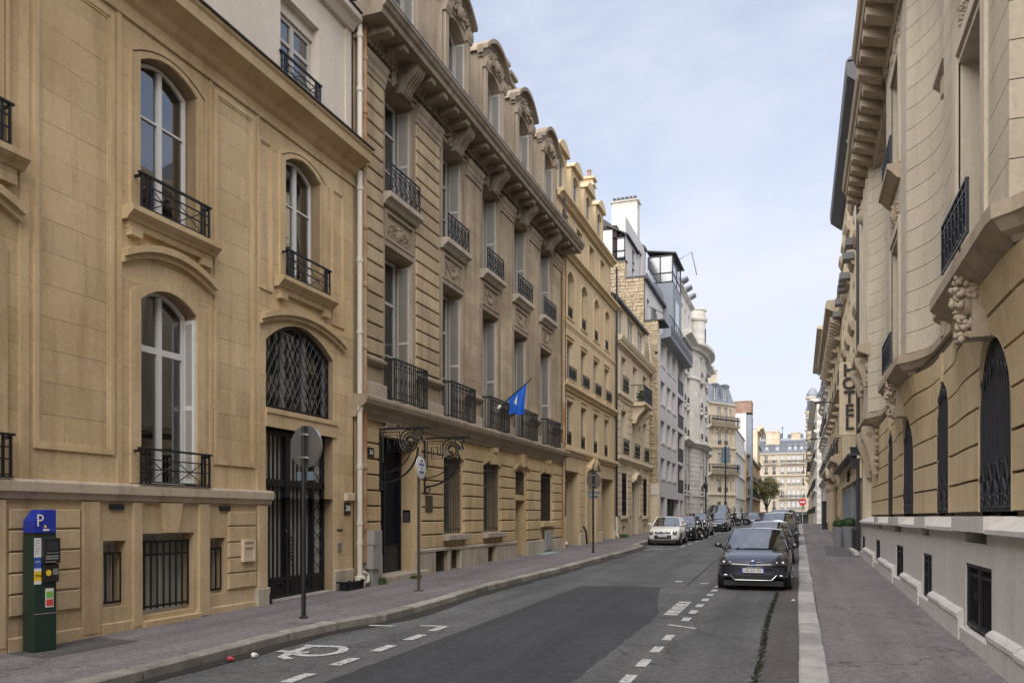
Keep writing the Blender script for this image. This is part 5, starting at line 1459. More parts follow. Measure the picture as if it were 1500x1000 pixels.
# garden gate zone between the houses: low wall with lamp
mb = MB(); mb.box(52.44, 52.5, -.55, .02, .4, 4.2); f.part('gate_wall', mb, 'b4')
mb = MB(); mb.box(52.38, 52.44, -.5, -.05, 3.4, 4.1); f.part('wall_lantern', mb, 'pipe')
# stepped-back upper storeys
def boxpart(name, mat, s0, s1, x0, x1, z0, z1, parent=None):
    mb = MB(); mb.box(s0, s1, x0 - MX, x1 - MX, z0, z1); return f.part(name, mb, mat, parent)
sb = f.part('setback_wall', wall_mb(52.7, 60.4, 14.2, 18.0, [(53.6, 54.6, 14.9, 16.9, 0), (56.2, 57.4, 14.9, 16.9, 0)], -1.0, .25), 'b5')
for c in (54.1, 56.8): window(f, (c, -1.22, 14.9), 1.0 if c < 55 else 1.2, 2.0, rows=(), mat='greypaint', gl='glassdark')
boxpart('roof_slab', 'zincdark', 52.5, 60.4, -11, -9.5, 17.9, 18.1)
sb2 = f.part('setback_wall', wall_mb(52.7, 60.4, 18.1, 22.4, [(55.0, 56.0, 18.9, 20.9, 0), (57.6, 58.8, 19.4, 21.6, 0)], -2.3, .25), 'b5')
for c, z in ((55.5, 18.9), (58.2, 19.4)): window(f, (c, -2.5, z), 1.0, 2.1, rows=(), mat='greypaint', gl='glassdark')
boxpart('setback_block', 'interior', 52.95, 65, -17, -11.7, 0, 21.9)
boxpart('setback_block', 'interior', 52.95, 60.4, -11.6, -10.1, 14, 17.9)
# dark steel box and glass room at the far corner
bx = boxpart('steel_box', 'zinc', 60.4, 65.0, -11.0, -9.0, 14.4, 19.8)
mb = MB(); mb.box(61.3, 63.3, -.25, -.2, 15.4, 18.7); f.part('steel_box_window', mb, 'glassdark', bx)
def glass_room(s0, s1, x0, x1, z0, z1, zr, name='glass_room'):
    mb = MB(); q = .05
    a, b = x0 - MX, x1 - MX
    for s_ in (s0, (s0 + s1) / 2, s1):
        for x in (a, (a + b) / 2, b):
            if s_ == s0 or x == b or s_ == s1: mb.box(s_ - q, s_ + q, x - q, x + q, z0, z1)
    for z in (z0 + .04, z0 + (z1 - z0) * .36, z1):
        mb.box(s0 - q, s1 + q, b - q, b + q, z - q, z + q); mb.box(s0 - q, s0 + q, a, b, z - q, z + q)
    o = f.part(name, mb, 'darkdoor')
    g1 = MB(); g1.box(s0, s1, b - .01, b + .01, z0, z1); g1.box(s0 - .01, s0 + .01, a, b, z0, z1); f.part('pane', g1, 'glassgreen', o)
    g2 = MB(); g2.prism([(a - .1, zr), (b + .3, z1 + .05), (b + .3, z1 + .15), (a - .1, zr + .1)], 's', s0 - .25, s1 + .2); f.part('sloped_roof', g2, 'zincdark', o)
    g3 = MB(); g3.box(s0 + .3, s1, a - .02, a + .02, z0, z1); g3.box(s1 - .02, s1 + .02, a, b, z0, z1)
    for i in range(5): g3.box(s0 + .4, s0 + .44, a, b - .2, z0 + .5 + i * .3, z0 + .62 + i * .3)
    f.part('blinds', g3, 'curtain', o); return o
glass_room(60.5, 64.8, -10.9, -9.05, 19.85, 21.9, 22.3)
glass_room(53.0, 57.0, -12.3, -11.15, 19.6, 21.0, 21.9)
mb = MB(); mb.tube([(62, .0, 22.0), (62.4, .9, 22.6), (63.2, 1.2, 21.0)], .04, 5); f.part('awning_arm', mb, 'zinc')
mb = MB(); mb.box(54.2, 60.3, -1.04, -1.0, 18.0, 19.0); f.part('glass_balustrade', mb, 'glassgreen')
mb = MB(); mb.tube([(52.4, .3 - .9, 15.95), (54.5, .0, 15.95)], .03, 5)
for i in range(8): mb.tube([(52.5 + i * .3, -.5, 15.1), (52.5 + i * .3, -.5, 15.95)], .02, 5)
mb.box(52.4, 54.8, -.95, .35, 15.0, 15.1); f.part('corner_balcony', mb, 'zincdark')
chm = MB(); chm.box(57.6, 58.6, -13.1 - MX, -11.2 - MX, 18, 25.3); chm.box(57.5, 58.7, -13.2 - MX, -11.1 - MX, 25.3, 25.42); co = f.part('chimney', chm, 'b6')
for i in range(6):
    mb = MB(); mb.box(57.7, 58.5, -13.05 - MX + i * .31, -12.85 - MX + i * .31, 25.42, 25.7); f.part('chimney_pot', mb, 'zincdark', co)
mb = MB(); mb.prism([(-2.2, 22.3), (-2.2, 22.5), (-5.5, 25.0), (-5.5, 22.3)], 's', 59.5, 60.4); f.part('roof_edge', mb, 'zincdark')
boxpart('chimney', 'b5', 52.9, 53.5, -13.3, -12.0, 18.5, 21.6)

# ================================================================= B6: ornate white house with bow front and round turret
E0, E1 = 65.15, 84.9
SX = -9.0
def bow(s):
    t = (s - 74.6) / 4.6
    return .85 * (1 - t * t) ** .6 if abs(t) < 1 else 0.0
bc = [66.9, 69.0, 72.6, 75.0, 77.4, 81.0, 83.2]
B6 = f = Fac('white_house', SX, E0, gz(E0), R(90), 1, 'ornate chalk white house with curved bow front and round turret', E0, gz(E0))
rows6 = [(2.0, 1.15), (4.2, 2.3), (8.9, 2.1), (11.7, 2.1), (14.4, 1.9)]
ops = []
for z, h in rows6:
    ops += [o for o in O(bc, 1.05, z, h) ]
wm = wall_mb(E0, E1, .5, 17.2, ops, 0, .3, 6)
# split long faces so that the sheet can bend round the bow
def bend(mb, fn, step=.5):
    out = MB()
    for fc in mb.f:
        P = [mb.v[q] for q in fc]; a, b = min(p[0] for p in P), max(p[0] for p in P)
        if len(P) == 4 and b - a > step and abs(P[0][2] - P[1][2]) < 1e-6:
            k = int((b - a) / step) + 1
            for i in range(k):
                x0, x1 = a + (b - a) * i / k, a + (b - a) * (i + 1) / k
                zs = sorted({p[2] for p in P}); nn = sorted({p[1] for p in P})
                if len(zs) == 2: out.face([(x0, nn[0] + fn(x0), zs[0]), (x1, nn[0] + fn(x1), zs[0]), (x1, nn[0] + fn(x1), zs[1]), (x0, nn[0] + fn(x0), zs[1])])
                else: out.face([(x0, nn[0] + fn(x0), zs[0]), (x1, nn[0] + fn(x1), zs[0]), (x1, nn[1] + fn(x1), zs[0]), (x0, nn[1] + fn(x0), zs[0])])
        else: out.face([(p[0], p[1] + fn(p[0]), p[2]) for p in P])
    return out
f.part('wall', bend(wm, bow), 'b6')
for z, h in rows6:
    for c in bc:
        window(f, (c, -.28 + bow(c), z), 1.03, h, rows=(h * .7,), mat='white', gl='glassdark', k=6)
        mb = MB(); mb.box(-.62, .62, -.02, .12, -.14, 0); f.part('window_sill', mb, 'b6', at=(c, bow(c), z))
        if z > 3: railing(f, (c, bow(c), z + .02), 1.0, .5, .06, 'far')
        if z > 8 and h > 2:
            mb = MB(); mb.prism([(-.7, 0), (.7, 0), (.7, .1), (0, .34), (-.7, .1)], 'n', -.02, .16); f.part('window_hood', mb, 'b6', at=(c, bow(c), z + h + .1))
path = [(E0 + (E1 - E0) * i / 60, bow(E0 + (E1 - E0) * i / 60)) for i in range(61)]
for z0, z1, d in ((3.6, 3.85, .12), (8.05, 8.55, .55), (14.0, 14.2, .15), (16.6, 17.3, .8)):
    mb = MB(); mb.sweep(path, string_prof(z0, z1, d)); f.part('string_course' if z1 < 15 else 'cornice', mb, 'b6')
for i in range(17):        # channelled base courses
    mb = MB(); z = 1.0 + i * .41
    if z > 8: break
    sp = [(65.2, 66.3), (67.5, 68.4), (69.6, 72.0), (73.2, 74.4), (75.6, 76.8), (78.0, 80.4), (81.6, 82.6), (83.8, 84.85)]
    for a, b in sp:
        k = max(1, int((b - a) / .5)); rws = [[(a + (b - a) * j / k, bow(a + (b - a) * j / k) + .05, zz) for j in range(k + 1)] for zz in (z + .02, z + .39)]
        i0 = len(mb.v); mb.grid(rws)
        mb.grid([rws[0], [(p[0], p[1] - .06, p[2]) for p in rws[0]]]); mb.grid([rws[1], [(p[0], p[1] - .06, p[2]) for p in rws[1]]])
    f.part('stone_course', mb, 'b6')
mb = MB(); mb.box(E0, E1, -9, -.7, .5, 17.0); f.part('interior_block', mb, 'interior')
tu = MB(); tu.lathe([(.95, 16.9), (.95, 20.0), (1.12, 20.15), (1.14, 20.35), (.95, 20.45), (.95, 21.0), (1.05, 21.1), (1.05, 21.2), (.2, 21.35)], (74.9, -.1, 0), 20); tt = f.part('turret', tu, 'b6', smooth=False)
mb = MB(); mb.box(74.6, 75.2, .75, .87, 17.6, 19.4); f.part('turret_window', mb, 'darkdoor', tt)
ac = [67.2, 69.3, 71.4]
f.part('attic_wall', wall_mb(E0, 73.4, 17.2, 21.0, O(ac, .9, 17.9, 2.0), -.25, .3), 'b6')
for c in ac: window(f, (c, -.5, 17.9), .9, 2.0, rows=(), mat='white', gl='glassdark')
moulding(f, E0, 73.4, string_prof(20.8, 21.1, .3), 'b6', 'cornice', n=-.25)
f.part('attic_wall', wall_mb(76.2, E1, 17.2, 19.4, O([78.5, 81.5], 1.0, 17.7, 1.4), -.5, .3), 'b6')
moulding(f, 76.2, E1 + .2, string_prof(19.2, 19.7, .5), 'b6', 'cornice', n=-.5)
mb = MB(); mb.box(E0, E1, -9, -.6, 17, 19.3); mb.box(E0, 73.4, -9, -.5, 19, 20.9); f.part('attic_block', mb, 'interior')
for i, c in enumerate((66.5, 69.0, 71.6)):
    mb = MB(); mb.prism([(-.8, 21.1), (.3, 21.7), (.35, 21.85), (-.9, 21.5)], 's', c - .5, c + .6); f.part('skylight', mb, 'zinc')
mb = MB(); mb.box(E1 - .3, E1, -9, -.01, .5, 17.0); f.part('side_wall', mb, 'b6')
f.block(82.6, 84.9, 9.0, 16.4, 0, .06, 'b6', 'corner_pier', .02)

# ================================================================= far end of the street
def plain_fac(name, label, x, y, phi, m, s0, s1, z1, mat, ops, g0, depth=8, cat='building'):
    f = Fac(name, x, y, g0, phi, m, label, 0.0 if phi != R(90) else y, g0, cat)
    f.part('wall', wall_mb(s0, s1, g0 - .6, z1, ops, 0, .3, 6), mat)
    mb = MB(); mb.box(s0 + .02, s1 - .02, -depth, -.85, g0 - .6, z1 - .02); f.part('interior_block', mb, 'interior')
    mb = MB(); mb.box(s0, s0 + .3, -depth, -.02, g0 - .6, z1 - .01); mb.box(s1 - .3, s1, -depth, -.02, g0 - .6, z1 - .01); f.part('party_wall', mb, mat)
    return f
# B7: cut corner of a beige corner house
g0 = 1.0
cs = [1.87, 3.08]
ops = O(cs, .62, 5.0, 1.75, .1) + O(cs, .62, 7.75, 2.0) + O(cs, .62, 10.75, 1.75) + O(cs, .7, 13.6, 1.75) + [(3.85, 4.15, 5.2, 6.3, 0), (3.85, 4.15, 8.2, 9.6, 0), (3.85, 4.15, 11.2, 12.3, 0), (3.85, 4.15, 13.9, 15.2, 0)] + O(cs, .7, 1.6, 2.2)
B7 = f = plain_fac('corner_building', 'beige corner building with long iron balconies and blue slate mansard', -10.12, 97.0, R(56.5), 1, -.4, 4.95, 15.7, 'b7', ops, g0, depth=9)
for z, h, r, rh, dp in ((5.0, 1.75, .1, .5, .08), (7.75, 2.0, 0, 0, 0), (10.75, 1.75, 0, .45, .08), (13.6, 1.75, 0, 0, 0)):
    fill_floor(f, cs, .62, z, h, r, rail='far' if rh else None, rh=rh, rdp=dp, rows=(), gl='glassdark', mat='white', depth=.25)
    window(f, (4.0, -.25, z + .3), .28, 1.2, rows=(), ncol=1, gl='glassdark')
fill_floor(f, cs, .7, 1.6, 2.2, rows=(), gl='glassdark', mat='greypaint')
for z, r in ((7.3, 1.0), (13.05, 1.05)):
    mb = MB(); mb.prism([(0, z - .5), (.3, z - .35), (.7, z - .12), (.75, z), (0, z)], 's', -.4, 5.0); b_ = f.part('balcony', mb, 'b7'); railing(f, (2.3, 0, z), 5.3, r, .7, 'far', parent=b_)
    for s_ in (.5, 1.4, 2.45, 3.5, 4.4): mb = MB(); mb.prism([(0, z - 1.0), (.12, z - .9), (.5, z - .4), (0, z - .4)], 's', s_ - .12, s_ + .12); f.part('console', mb, 'b7', b_)
for z in (4.45, 10.2, 15.5): moulding(f, -.4, 5.0, string_prof(z, z + .3, .25), 'b7', 'string_course')
for c in cs: f.part('window_hood', arc_hood(c - .5, c + .5, 12.7 - 2.5, .15, .12, .12), 'b7')
slate_rows(f, -.4, 4.9, -.1, 15.8, -1.0, 18.1, 8, 'zinc', 'zinc_course')
for c in (1.3, 3.1): small_dormer(f, c, -.15, 15.8, 17.9, .72, .05, 'zinc', gl='glassdark', wm='white')
mb = MB(); mb.prism([(-.9, 18.0), (-.8, 18.2), (-4.5, 19), (-9, 18)], 's', -.4, 4.9); f.part('roof', mb, 'zinc')
chimney(f, 2.2, -2.2, 3.0, .7, 17.8, 20.2, 'b4', 5)
# B8: white flank along the street
wc = [102.6 + i * 2.3 for i in range(7)]
ops = []
for z, h in ((1.6, 2.2), (4.7, 2.0), (7.4, 2.2), (10.2, 2.0)): ops += O(wc, 1.0, z, h)
B8 = f = house('white_flank', 'plain white side building with tight rows of tall windows', -7.38, 101.2, 118.2, 1, 13.2, 'b5', ops, depth=6, g0=1.0)
for z, h in ((1.6, 2.2), (4.7, 2.0), (7.4, 2.2), (10.2, 2.0)): fill_floor(f, wc, 1.0, z, h, rows=(), gl='glassdark', mat='white')
for z in (4.2, 7.0, 9.9, 12.8): moulding(f, 101.2, 118.2, string_prof(z, z + .22, .14), 'b5', 'string_course')
mb = MB(); rp = random.Random(8)
for i in range(200):
    p = Vector((rp.uniform(101.4, 104), -.3 + rp.uniform(-.3, .3), 13.2 + abs(rp.gauss(0, .5)))); d = Vector((rp.uniform(-1, 1), rp.uniform(-1, 1), rp.uniform(-1, 1))) * .16
    mb.face([p, p + d, p + d + Vector((d.y, d.z, d.x)), p + Vector((d.y, d.z, d.x))])
tp = Fac('terrace_plants', -7.6, 102.5, 13.2, R(90), 1, 'small green terrace plants on top of the white flank', 102.5, 13.2, 'plant'); tp.part('foliage', mb, 'leaf')
# tall brick-topped gable behind it
mb = MB(); mb.box(-9.3, -6.6, 122, 126, 1, 17.6)
gw = thing('gable_block', (-8.0, 122, 1.0), 0, 'white painted gable wall topped with red brick chimney stack', 'building')
mb = MB(); mb.box(-1.1, .65, -.02, 4, 0, 16.5); part('white_gable', mb, 'b5', gw)
mb = MB(); mb.box(.65, 1.4, .2, 4, 0, 16.2); part('grey_gable', mb, 'zinc', gw)
for i in range(6):
    mb = MB(); mb.box(-1.35, 1.4, -.1, 4, 16.5 + i * .27, 16.5 + i * .27 + .255); part('brick_course', mb, 'brick', gw)
mb = MB(); mb.box(-1.4, 1.45, -.15, 4.1, 18.12, 18.25); part('wall_coping', mb, 'b2trim', gw)
# B9: darker balconied house
wc = [120.5 + i * 3.3 for i in range(11)]
fl = [(1.7, 2.6), (5.2, 2.1), (8.0, 2.1)]
ops = []
for z, h in fl: ops += O(wc, 1.2, z, h)
B9 = f = house('balconied_house', 'weathered brown stone house with iron balconies and plants', -7.15, 118.3, 157, 1, 11.0, 'b2warm', ops, depth=6, g0=.9)
for z, h in fl: fill_floor(f, wc, 1.2, z, h, rows=(), gl='glassdark', mat='greypaint', rail='far' if z > 3 else None, rh=.8, rdp=.5 if 5 < z < 6 else .1)
for z in (4.6, 7.6, 10.8): moulding(f, 118.3, 157, string_prof(z, z + .35, .4), 'b2trim', 'string_course')
slate_rows(f, 118.3, 157, -.1, 11.1, -1.2, 13.6, 5, 'zinc', 'zinc_course')
mb = MB(); rp = random.Random(18)
for i in range(260):
    p = Vector((rp.uniform(126, 133), .4 + rp.uniform(-.3, .3), 5.6 + abs(rp.gauss(0, .5)))); d = Vector((rp.uniform(-1, 1), rp.uniform(-1, 1), rp.uniform(-1, 1))) * .2
    mb.face([p, p + d, p + d + Vector((d.y, d.z, d.x)), p + Vector((d.y, d.z, d.x))])
tp = Fac('balcony_plant', -7.0, 128, 5.2, R(90), 1, 'dark plants hanging over a balcony of the brown stone house', 128, 5.2, 'plant'); tp.part('foliage', mb, 'box')
wc = [159.5, 163, 166.5]
ops = []
for z, h in ((2, 2.4), (5.5, 2.2), (8.6, 2.2), (11.8, 2.2), (15, 2.0)): ops += O(wc, 1.2, z, h)
B9b = f = house('pale_end_house', 'tall narrow pale stone house with scrolled cornice at the end of the left row', -7.4, 157.1, 168.5, 1, 18.6, 'b4', ops, depth=6, g0=.7)
for z, h in ((2, 2.4), (5.5, 2.2), (8.6, 2.2), (11.8, 2.2), (15, 2.0)): fill_floor(f, wc, 1.2, z, h, rows=(), gl='glassdark', mat='greypaint', rail='far', rh=.7, rdp=.3)
moulding(f, 157.0, 168.6, string_prof(18.3, 19.4, 1.0), 'b4', 'cornice')
# B10: the Haussmann block that closes the view
g0 = gz(190)
us = [-7.0, -5.3, -3.5, -2.1, -1.1, -.1, .9, 2.4, 4.0, 5.6, -9, -11, -13]
us.sort()
fl = [(12.2, 1.9), (9.9, 1.75), (7.75, 1.7), (5.1, 2.0), (2.55, 1.9)]
fl = [(14.3, 1.7), (11.7, 1.75), (9.1, 1.7), (6.3, 1.95), (3.6, 2.0)]
ops = []
for z, h in fl: ops += O(us, .66, z, h)
B10 = f = plain_fac('apartment_block', 'pale stone apartment block with blue slate mansard closing the far end', 0, 190, 0, 1, -16, 7, 16.6, 'b10', ops, g0, depth=10)
M['b10'] = M['b10']
for i, (z, h) in enumerate(fl):
    fill_floor(f, us, .66, z, h, rows=(), gl='glassdark', mat='white', rail='far' if i not in (0, 3) else None, rh=.5, rdp=.1)
for z in (3.0, 11.2, 13.6, 16.2): moulding(f, -16, 7, string_prof(z, z + .3, .3), 'b10', 'string_course')
for z, a, b in ((14.2, -7.6, -4.6), (14.2, -3.9, 1.6), (6.2, -2.6, 1.4), (6.2, -4.2, -2.9)):
    mb = MB(); mb.box(a, b, 0, .6, z - .18, z); bb = f.part('balcony', mb, 'b10'); railing(f, ((a + b) / 2, 0, z), b - a, .75, .55, 'far', parent=bb)
mb = MB(); mb.box(-16, 7, -.3, .12, g0 - .5, 2.9); f.part('shop_fronts', mb, 'darkdoor')
mb = MB(); mb.prism([(.1, 2.95), (1.2, 2.5), (1.2, 2.4), (.1, 2.6)], 's', -6.5, 2.6); f.part('awning', mb, 'zincdark')
slate_rows(f, -16, 7, .0, 16.6, -1.1, 19.6, 8)
for c in (-6.9, -4.6, -1.9, -.7, .6, 2.4, -9, -12): small_dormer(f, c, -.1, 16.7, 18.2, .5, .1, 'zinc', gl='glassdark', wm='white', roofd=1.2)
slate_rows(f, -16, -3.4, -1.1, 19.6, -2.4, 21.3, 4); slate_rows(f, -2.4, 1.0, -1.1, 19.6, -2.2, 21.0, 4)
chimney(f, -5.6, -1.2, 3.0, .9, 17.6, 21.6, 'b7', 0); chimney(f, -.6, -1.5, 2.0, .9, 18, 21.2, 'b7', 0); chimney(f, -9.5, -1.8, 2.5, .9, 18, 22, 'b4', 4)
mb = MB(); mb.tube([(-3.5, -2, 20), (-3.5, -2, 23)], .05, 4); mb.box(-3.9, -3.1, -2.02, -1.98, 22.4, 22.5); f.part('aerial', mb, 'iron')
mb = MB(); mb.prism([(-1, 19.5), (-1.2, 20), (-10, 20.5), (-10, 19.5)], 's', -16, 7); f.part('roof', mb, 'zinc')

# ================================================================= R1: the bank with its undulating front, right side
RX = 2.05
PC = [11.10, 19.15]
HALF = 1.90
def plan(s):
    d = min(abs(s - c) for c in PC)
    if s > 26.5: return .0
    if s > 23.2: d = min(d, HALF + (26.5 - s))
    if d < HALF: return .05
    t = min(1.0, (d - HALF) / 1.35)
    return .05 - .45 * (1 - (1 - t) ** 2.4)
def plan_low(s, z=2.0):
    d = min(abs(s - c) for c in PC)
    t = min(1.0, max(0.0, (d - 1.5) / 1.6)); t = t * t * (3 - 2 * t)
    u = min(1.0, max(0.0, (z - 3.35) / 1.35)); u = u * u
    return -.20 - .06 * t + .20 * u * (1 - .95 * t)
R1 = f = Fac('limestone_building', RX, 6.0, gz(6.0), R(90), -1, 'pale limestone building with undulating rusticated front and tall arched iron window grilles', 6.0, gz(6.0))
S0, S1 = 9.20, 29.5
S00 = 6.0
BIGW = [(11.10, 1.64, 1.99, 3.1, 1.07), (19.15, 1.64, 1.99, 3.1, 1.05)]
NARW = [(15.12, 1.06, 1.99, 3.7, .50), (23.2, 1.06, 1.99, 3.7, .50), (7.05, 1.06, 1.99, 3.7, .50)]
def hw(o, z):
    c, w, z0, zs, r = o
    if z < z0 or z > zs + r: return 0
    if z <= zs: return w / 2
    return w / 2 * math.sqrt(max(0, 1 - ((z - zs) / r) ** 2))
def PL(pl, s, z):
    return pl(s, z) if pl is plan_low else pl(s)
def gblock(f, left, right, z0, z1, pl, proud, K, mat, name, back=.16, M_=3, ch=.015):
    mb = MB(); rws = []
    for j in range(M_ + 1):
        z = z0 + (z1 - z0) * j / M_; a, b = left(z), right(z)
        rws.append([(a + (b - a) * i / K, PL(pl, a + (b - a) * i / K, z) + proud, z) for i in range(K + 1)])
    mb.grid(rws)
    rim = rws[0] + [r[-1] for r in rws[1:]] + rws[-1][::-1][1:] + [r[0] for r in rws[::-1][1:-1]]
    n = len(rim)
    for i in range(n):
        p, q = rim[i], rim[(i + 1) % n]
        mb.face([p, q, (q[0], q[1] - back, q[2]), (p[0], p[1] - back, p[2])])
    return f.part(name, mb, mat)
# dark bed behind the joints (real recess), built as a bent sheet with the openings left out
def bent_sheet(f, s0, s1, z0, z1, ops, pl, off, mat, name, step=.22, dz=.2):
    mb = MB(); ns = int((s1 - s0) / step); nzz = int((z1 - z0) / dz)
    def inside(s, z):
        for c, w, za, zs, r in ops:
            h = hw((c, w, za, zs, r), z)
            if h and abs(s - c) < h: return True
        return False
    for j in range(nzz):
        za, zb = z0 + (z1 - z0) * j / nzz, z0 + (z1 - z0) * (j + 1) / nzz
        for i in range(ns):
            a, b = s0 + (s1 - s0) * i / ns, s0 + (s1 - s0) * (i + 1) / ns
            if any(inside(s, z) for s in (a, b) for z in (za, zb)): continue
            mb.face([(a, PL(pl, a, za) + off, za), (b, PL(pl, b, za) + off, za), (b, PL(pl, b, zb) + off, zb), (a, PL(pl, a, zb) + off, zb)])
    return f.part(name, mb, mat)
lows = sorted(BIGW + NARW)
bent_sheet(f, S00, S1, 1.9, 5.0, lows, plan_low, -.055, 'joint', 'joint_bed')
# ground-floor courses cut round the arches
zc = [1.98] + [2.10 + .487 * i for i in range(7)]
zc = [1.98, 2.42, 2.90, 3.38, 3.86, 4.34, 4.72]
def spl(o):     # the big arches are splayed: stones stop outside the glass line
    return .0
for z0, z1 in zip(zc, zc[1:]):
    edges = []
    act = [o for o in lows if hw(o, z0 + .03) > 0 or hw(o, z1 - .03) > 0]
    cur = lambda z: S00
    def mk(o, sg, wide):
        return lambda z: o[0] + sg * (hw(o, max(min(z, o[3] + o[4] - .001), o[2])) + (wide if o[1] > 1.5 else .0))
    left = lambda z: S00
    segs = []
    for o in act:
        segs.append((left, mk(o, -1, .04))); left = mk(o, 1, .04)
    segs.append((left, lambda z: S1))
    for l, r in segs:
        a, b = (l(z0) + l(z1)) / 2, (r(z0) + r(z1)) / 2
        L = b - a
        if L < .15: continue
        k = max(1, round(L / 1.25)); ph = .0
        cuts = [a + L * i / k for i in range(k + 1)]
        for i in range(k):
            lf = l if i == 0 else (lambda z, q=cuts[i]: q + .012)
            rg = r if i == k - 1 else (lambda z, q=cuts[i + 1]: q - .012)
            if i > 0 and rnw.random() < .55: lf = (lambda z, q=cuts[i]: q + .001)
            gblock(f, lf, rg, z0 + .018, z1 - .018, plan_low, rnw.uniform(-.004, .004), max(2, int((cuts[i + 1] - cuts[i]) / .3)), 'r1warm', 'stone_block')
# arch soffits, rings of voussoirs and grilles
def outline(o, grow=0, k=14):
    c, w, z0, zs, r = o; w2 = w / 2 + grow
    return [(c - w2, z0)] + [(c - w2 * math.cos(PI * i / k), zs + (r + grow) * math.sin(PI * i / k)) for i in range(k + 1)] + [(c + w2, z0)]
heads = 0
for o in lows:
    big = o[1] > 1.5
    c = o[0]; pts_o = outline(o, .04 if big else .0); pts_i = outline(o)
    fr = plan_low(c) + .02
    mb = MB()
    mb.grid([[(p[0], plan_low(p[0], p[1]) + .002, p[1]) for p in pts_o], [(p[0], fr - .24, p[1]) for p in pts_i]])
    f.part('window_reveal', mb, 'r1warm')
    gl_ = MB(); gp = outline(o, .02); gl_.prism(gp, 'n', fr - .26, fr - .24); wfr = f.part('window', gl_, 'glassdark')
    gb = MB(); n0 = fr - .05
    k = int(o[1] / .125)
    gb.ring(outline(o, -.005), outline(o, -.05), n0 - .02, n0 + .02)
    for i in range(1, k):
        x = c - o[1] / 2 + o[1] * i / k; zt = o[3] + o[4] * math.sqrt(max(0, 1 - ((x - c) / (o[1] / 2)) ** 2))
        gb.tube([(x, n0, o[2]), (x, n0, zt)], .021, 5)
    for z in (2.05, 2.20, 2.58): gb.box(c - o[1] / 2, c + o[1] / 2, n0 - .018, n0 + .018, z - .016, z + .016)
    for i in range(max(2, k // 3)):
        x = c - o[1] / 2 + o[1] * (i + .5) / max(2, k // 3)
        for sg in (-1, 1): gb.tube([(x, n0 + .02, 2.2), (x + sg * .12, n0 + .03, 2.38), (x + sg * .05, n0 + .03, 2.5), (x, n0 + .03, 2.62)], .016, 4)
        gb.tube([(x + .07 * math.cos(t), n0 + .03, 2.125 + .05 * math.sin(t)) for t in [j * PI / 4 for j in range(8)]], .012, 4, True)
    for j in range(7):
        t = j / 6 * PI; gb.tube([(c + (j - 3) * o[1] * .12 + .07 * math.cos(q) * (1 - q / 9), n0 + .03, o[3] + o[4] * (.62 - .05 * abs(j - 3)) + .12 * math.sin(q) * (1 - q / 9)) for q in (0, .8, 1.6, 2.4, 3.2, 4)], .012, 4)
    f.part('window_grille', gb, 'irondusty')
    # sill block
    mb = MB(); w = o[1] / 2 + (.16 if big else .10)
    mb.prism([(c - w, -.5), (c + w, -.5), (c + w, .10), (c - w, .10)], 'z', 1.74, 1.93); f.part('window_sill', mb, 'r1pale')
    # carved mask keystone
    if big:
        kb = MB(); kb.prism([(c - .16, 4.12), (c + .16, 4.12), (c + .24, 4.9), (c - .24, 4.9)], 'n', -.3, .06); f.part('keystone', kb, 'r1trim')
        hd = MB(); rh = random.Random(int(c))
        hd.ball((c, .10, 4.60), .15, .15, .21, 12, 9); hd.ball((c, .24, 4.57), .035, .06, .06, 6, 5); hd.ball((c, .21, 4.46), .07, .05, .025, 6, 4); hd.ball((c, .18, 4.40), .08, .07, .05, 6, 4)
        for i in range(90):
            t = rh.uniform(-.4, PI + .4); hd.ball((c + .17 * math.cos(t) + rh.uniform(-.05, .05), .1 + rh.uniform(-.12, .13), 4.64 + .20 * math.sin(t) + rh.uniform(-.06, .07)), rh.uniform(.02, .045), .045, rh.uniform(.02, .05), 6, 4)
        for q in (-.06, .06): hd.ball((c + q, .225, 4.63), .028, .03, .02, 6, 4); hd.ball((c + q * 1.2, .20, 4.54), .045, .05, .04, 6, 4)
        for i in range(60): hd.ball((c + rh.uniform(-.12, .12), .07 + rh.uniform(-.05, .12), 4.26 + rh.uniform(-.16, .12)), rh.uniform(.018, .035), .05, rh.uniform(.03, .06), 6, 4)
        f.part('carved_mask', hd, 'r1trim', smooth=True)
    else:
        kb = MB(); kb.prism([(c - .07, 4.22), (c + .07, 4.22), (c + .12, 4.7), (c - .12, 4.7)], 'n', plan_low(c) - .1, plan_low(c, 4.4) + .03); f.part('keystone', kb, 'r1warm')
# plinth: smooth pale wall, barred cellar openings, moulded base course
cel = [(10.95, 1.5, .52, 1.33), (14.95, 1.0, .52, 1.30), (18.85, 1.3, .55, 1.31), (23.8, 1.3, .58, 1.30), (28.9, 1.3, .62, 1.27), (7.05, 1.0, .4, 1.3)]
pops = [(c - w / 2, c + w / 2, z0 - .12, z1, 0) for c, w, z0, z1 in cel]
vents = [(11.1, 1.3, 1.60, 1.74), (15.12, .8, 1.60, 1.74), (19.15, 1.2, 1.6, 1.74), (23.2, .8, 1.6, 1.74)]
pops += [(c - w / 2, c + w / 2, z0, z1, 0) for c, w, z0, z1 in vents if True]
f.part('plinth_wall', wall_mb(S00, S1, -.3, 1.74, pops, 0, .3), 'r1pale')
xs = [S00] + sorted([v for c, w, *_ in [(o[0], o[1] + (.32 if o[1] > 1.5 else .2)) for o in lows] for v in (c - w / 2, c + w / 2)]) + [S1]
for a, b in zip(xs[::2], xs[1::2]):
    if b - a > .1:
        mb = MB(); mb.prism([(-.5, 1.70), (.0, 1.70), (.02, 1.72), (.09, 1.73), (.09, 1.78), (-.12, 1.90), (-.5, 1.98)], 's', a, b); f.part('plinth_cap', mb, 'r1pale')
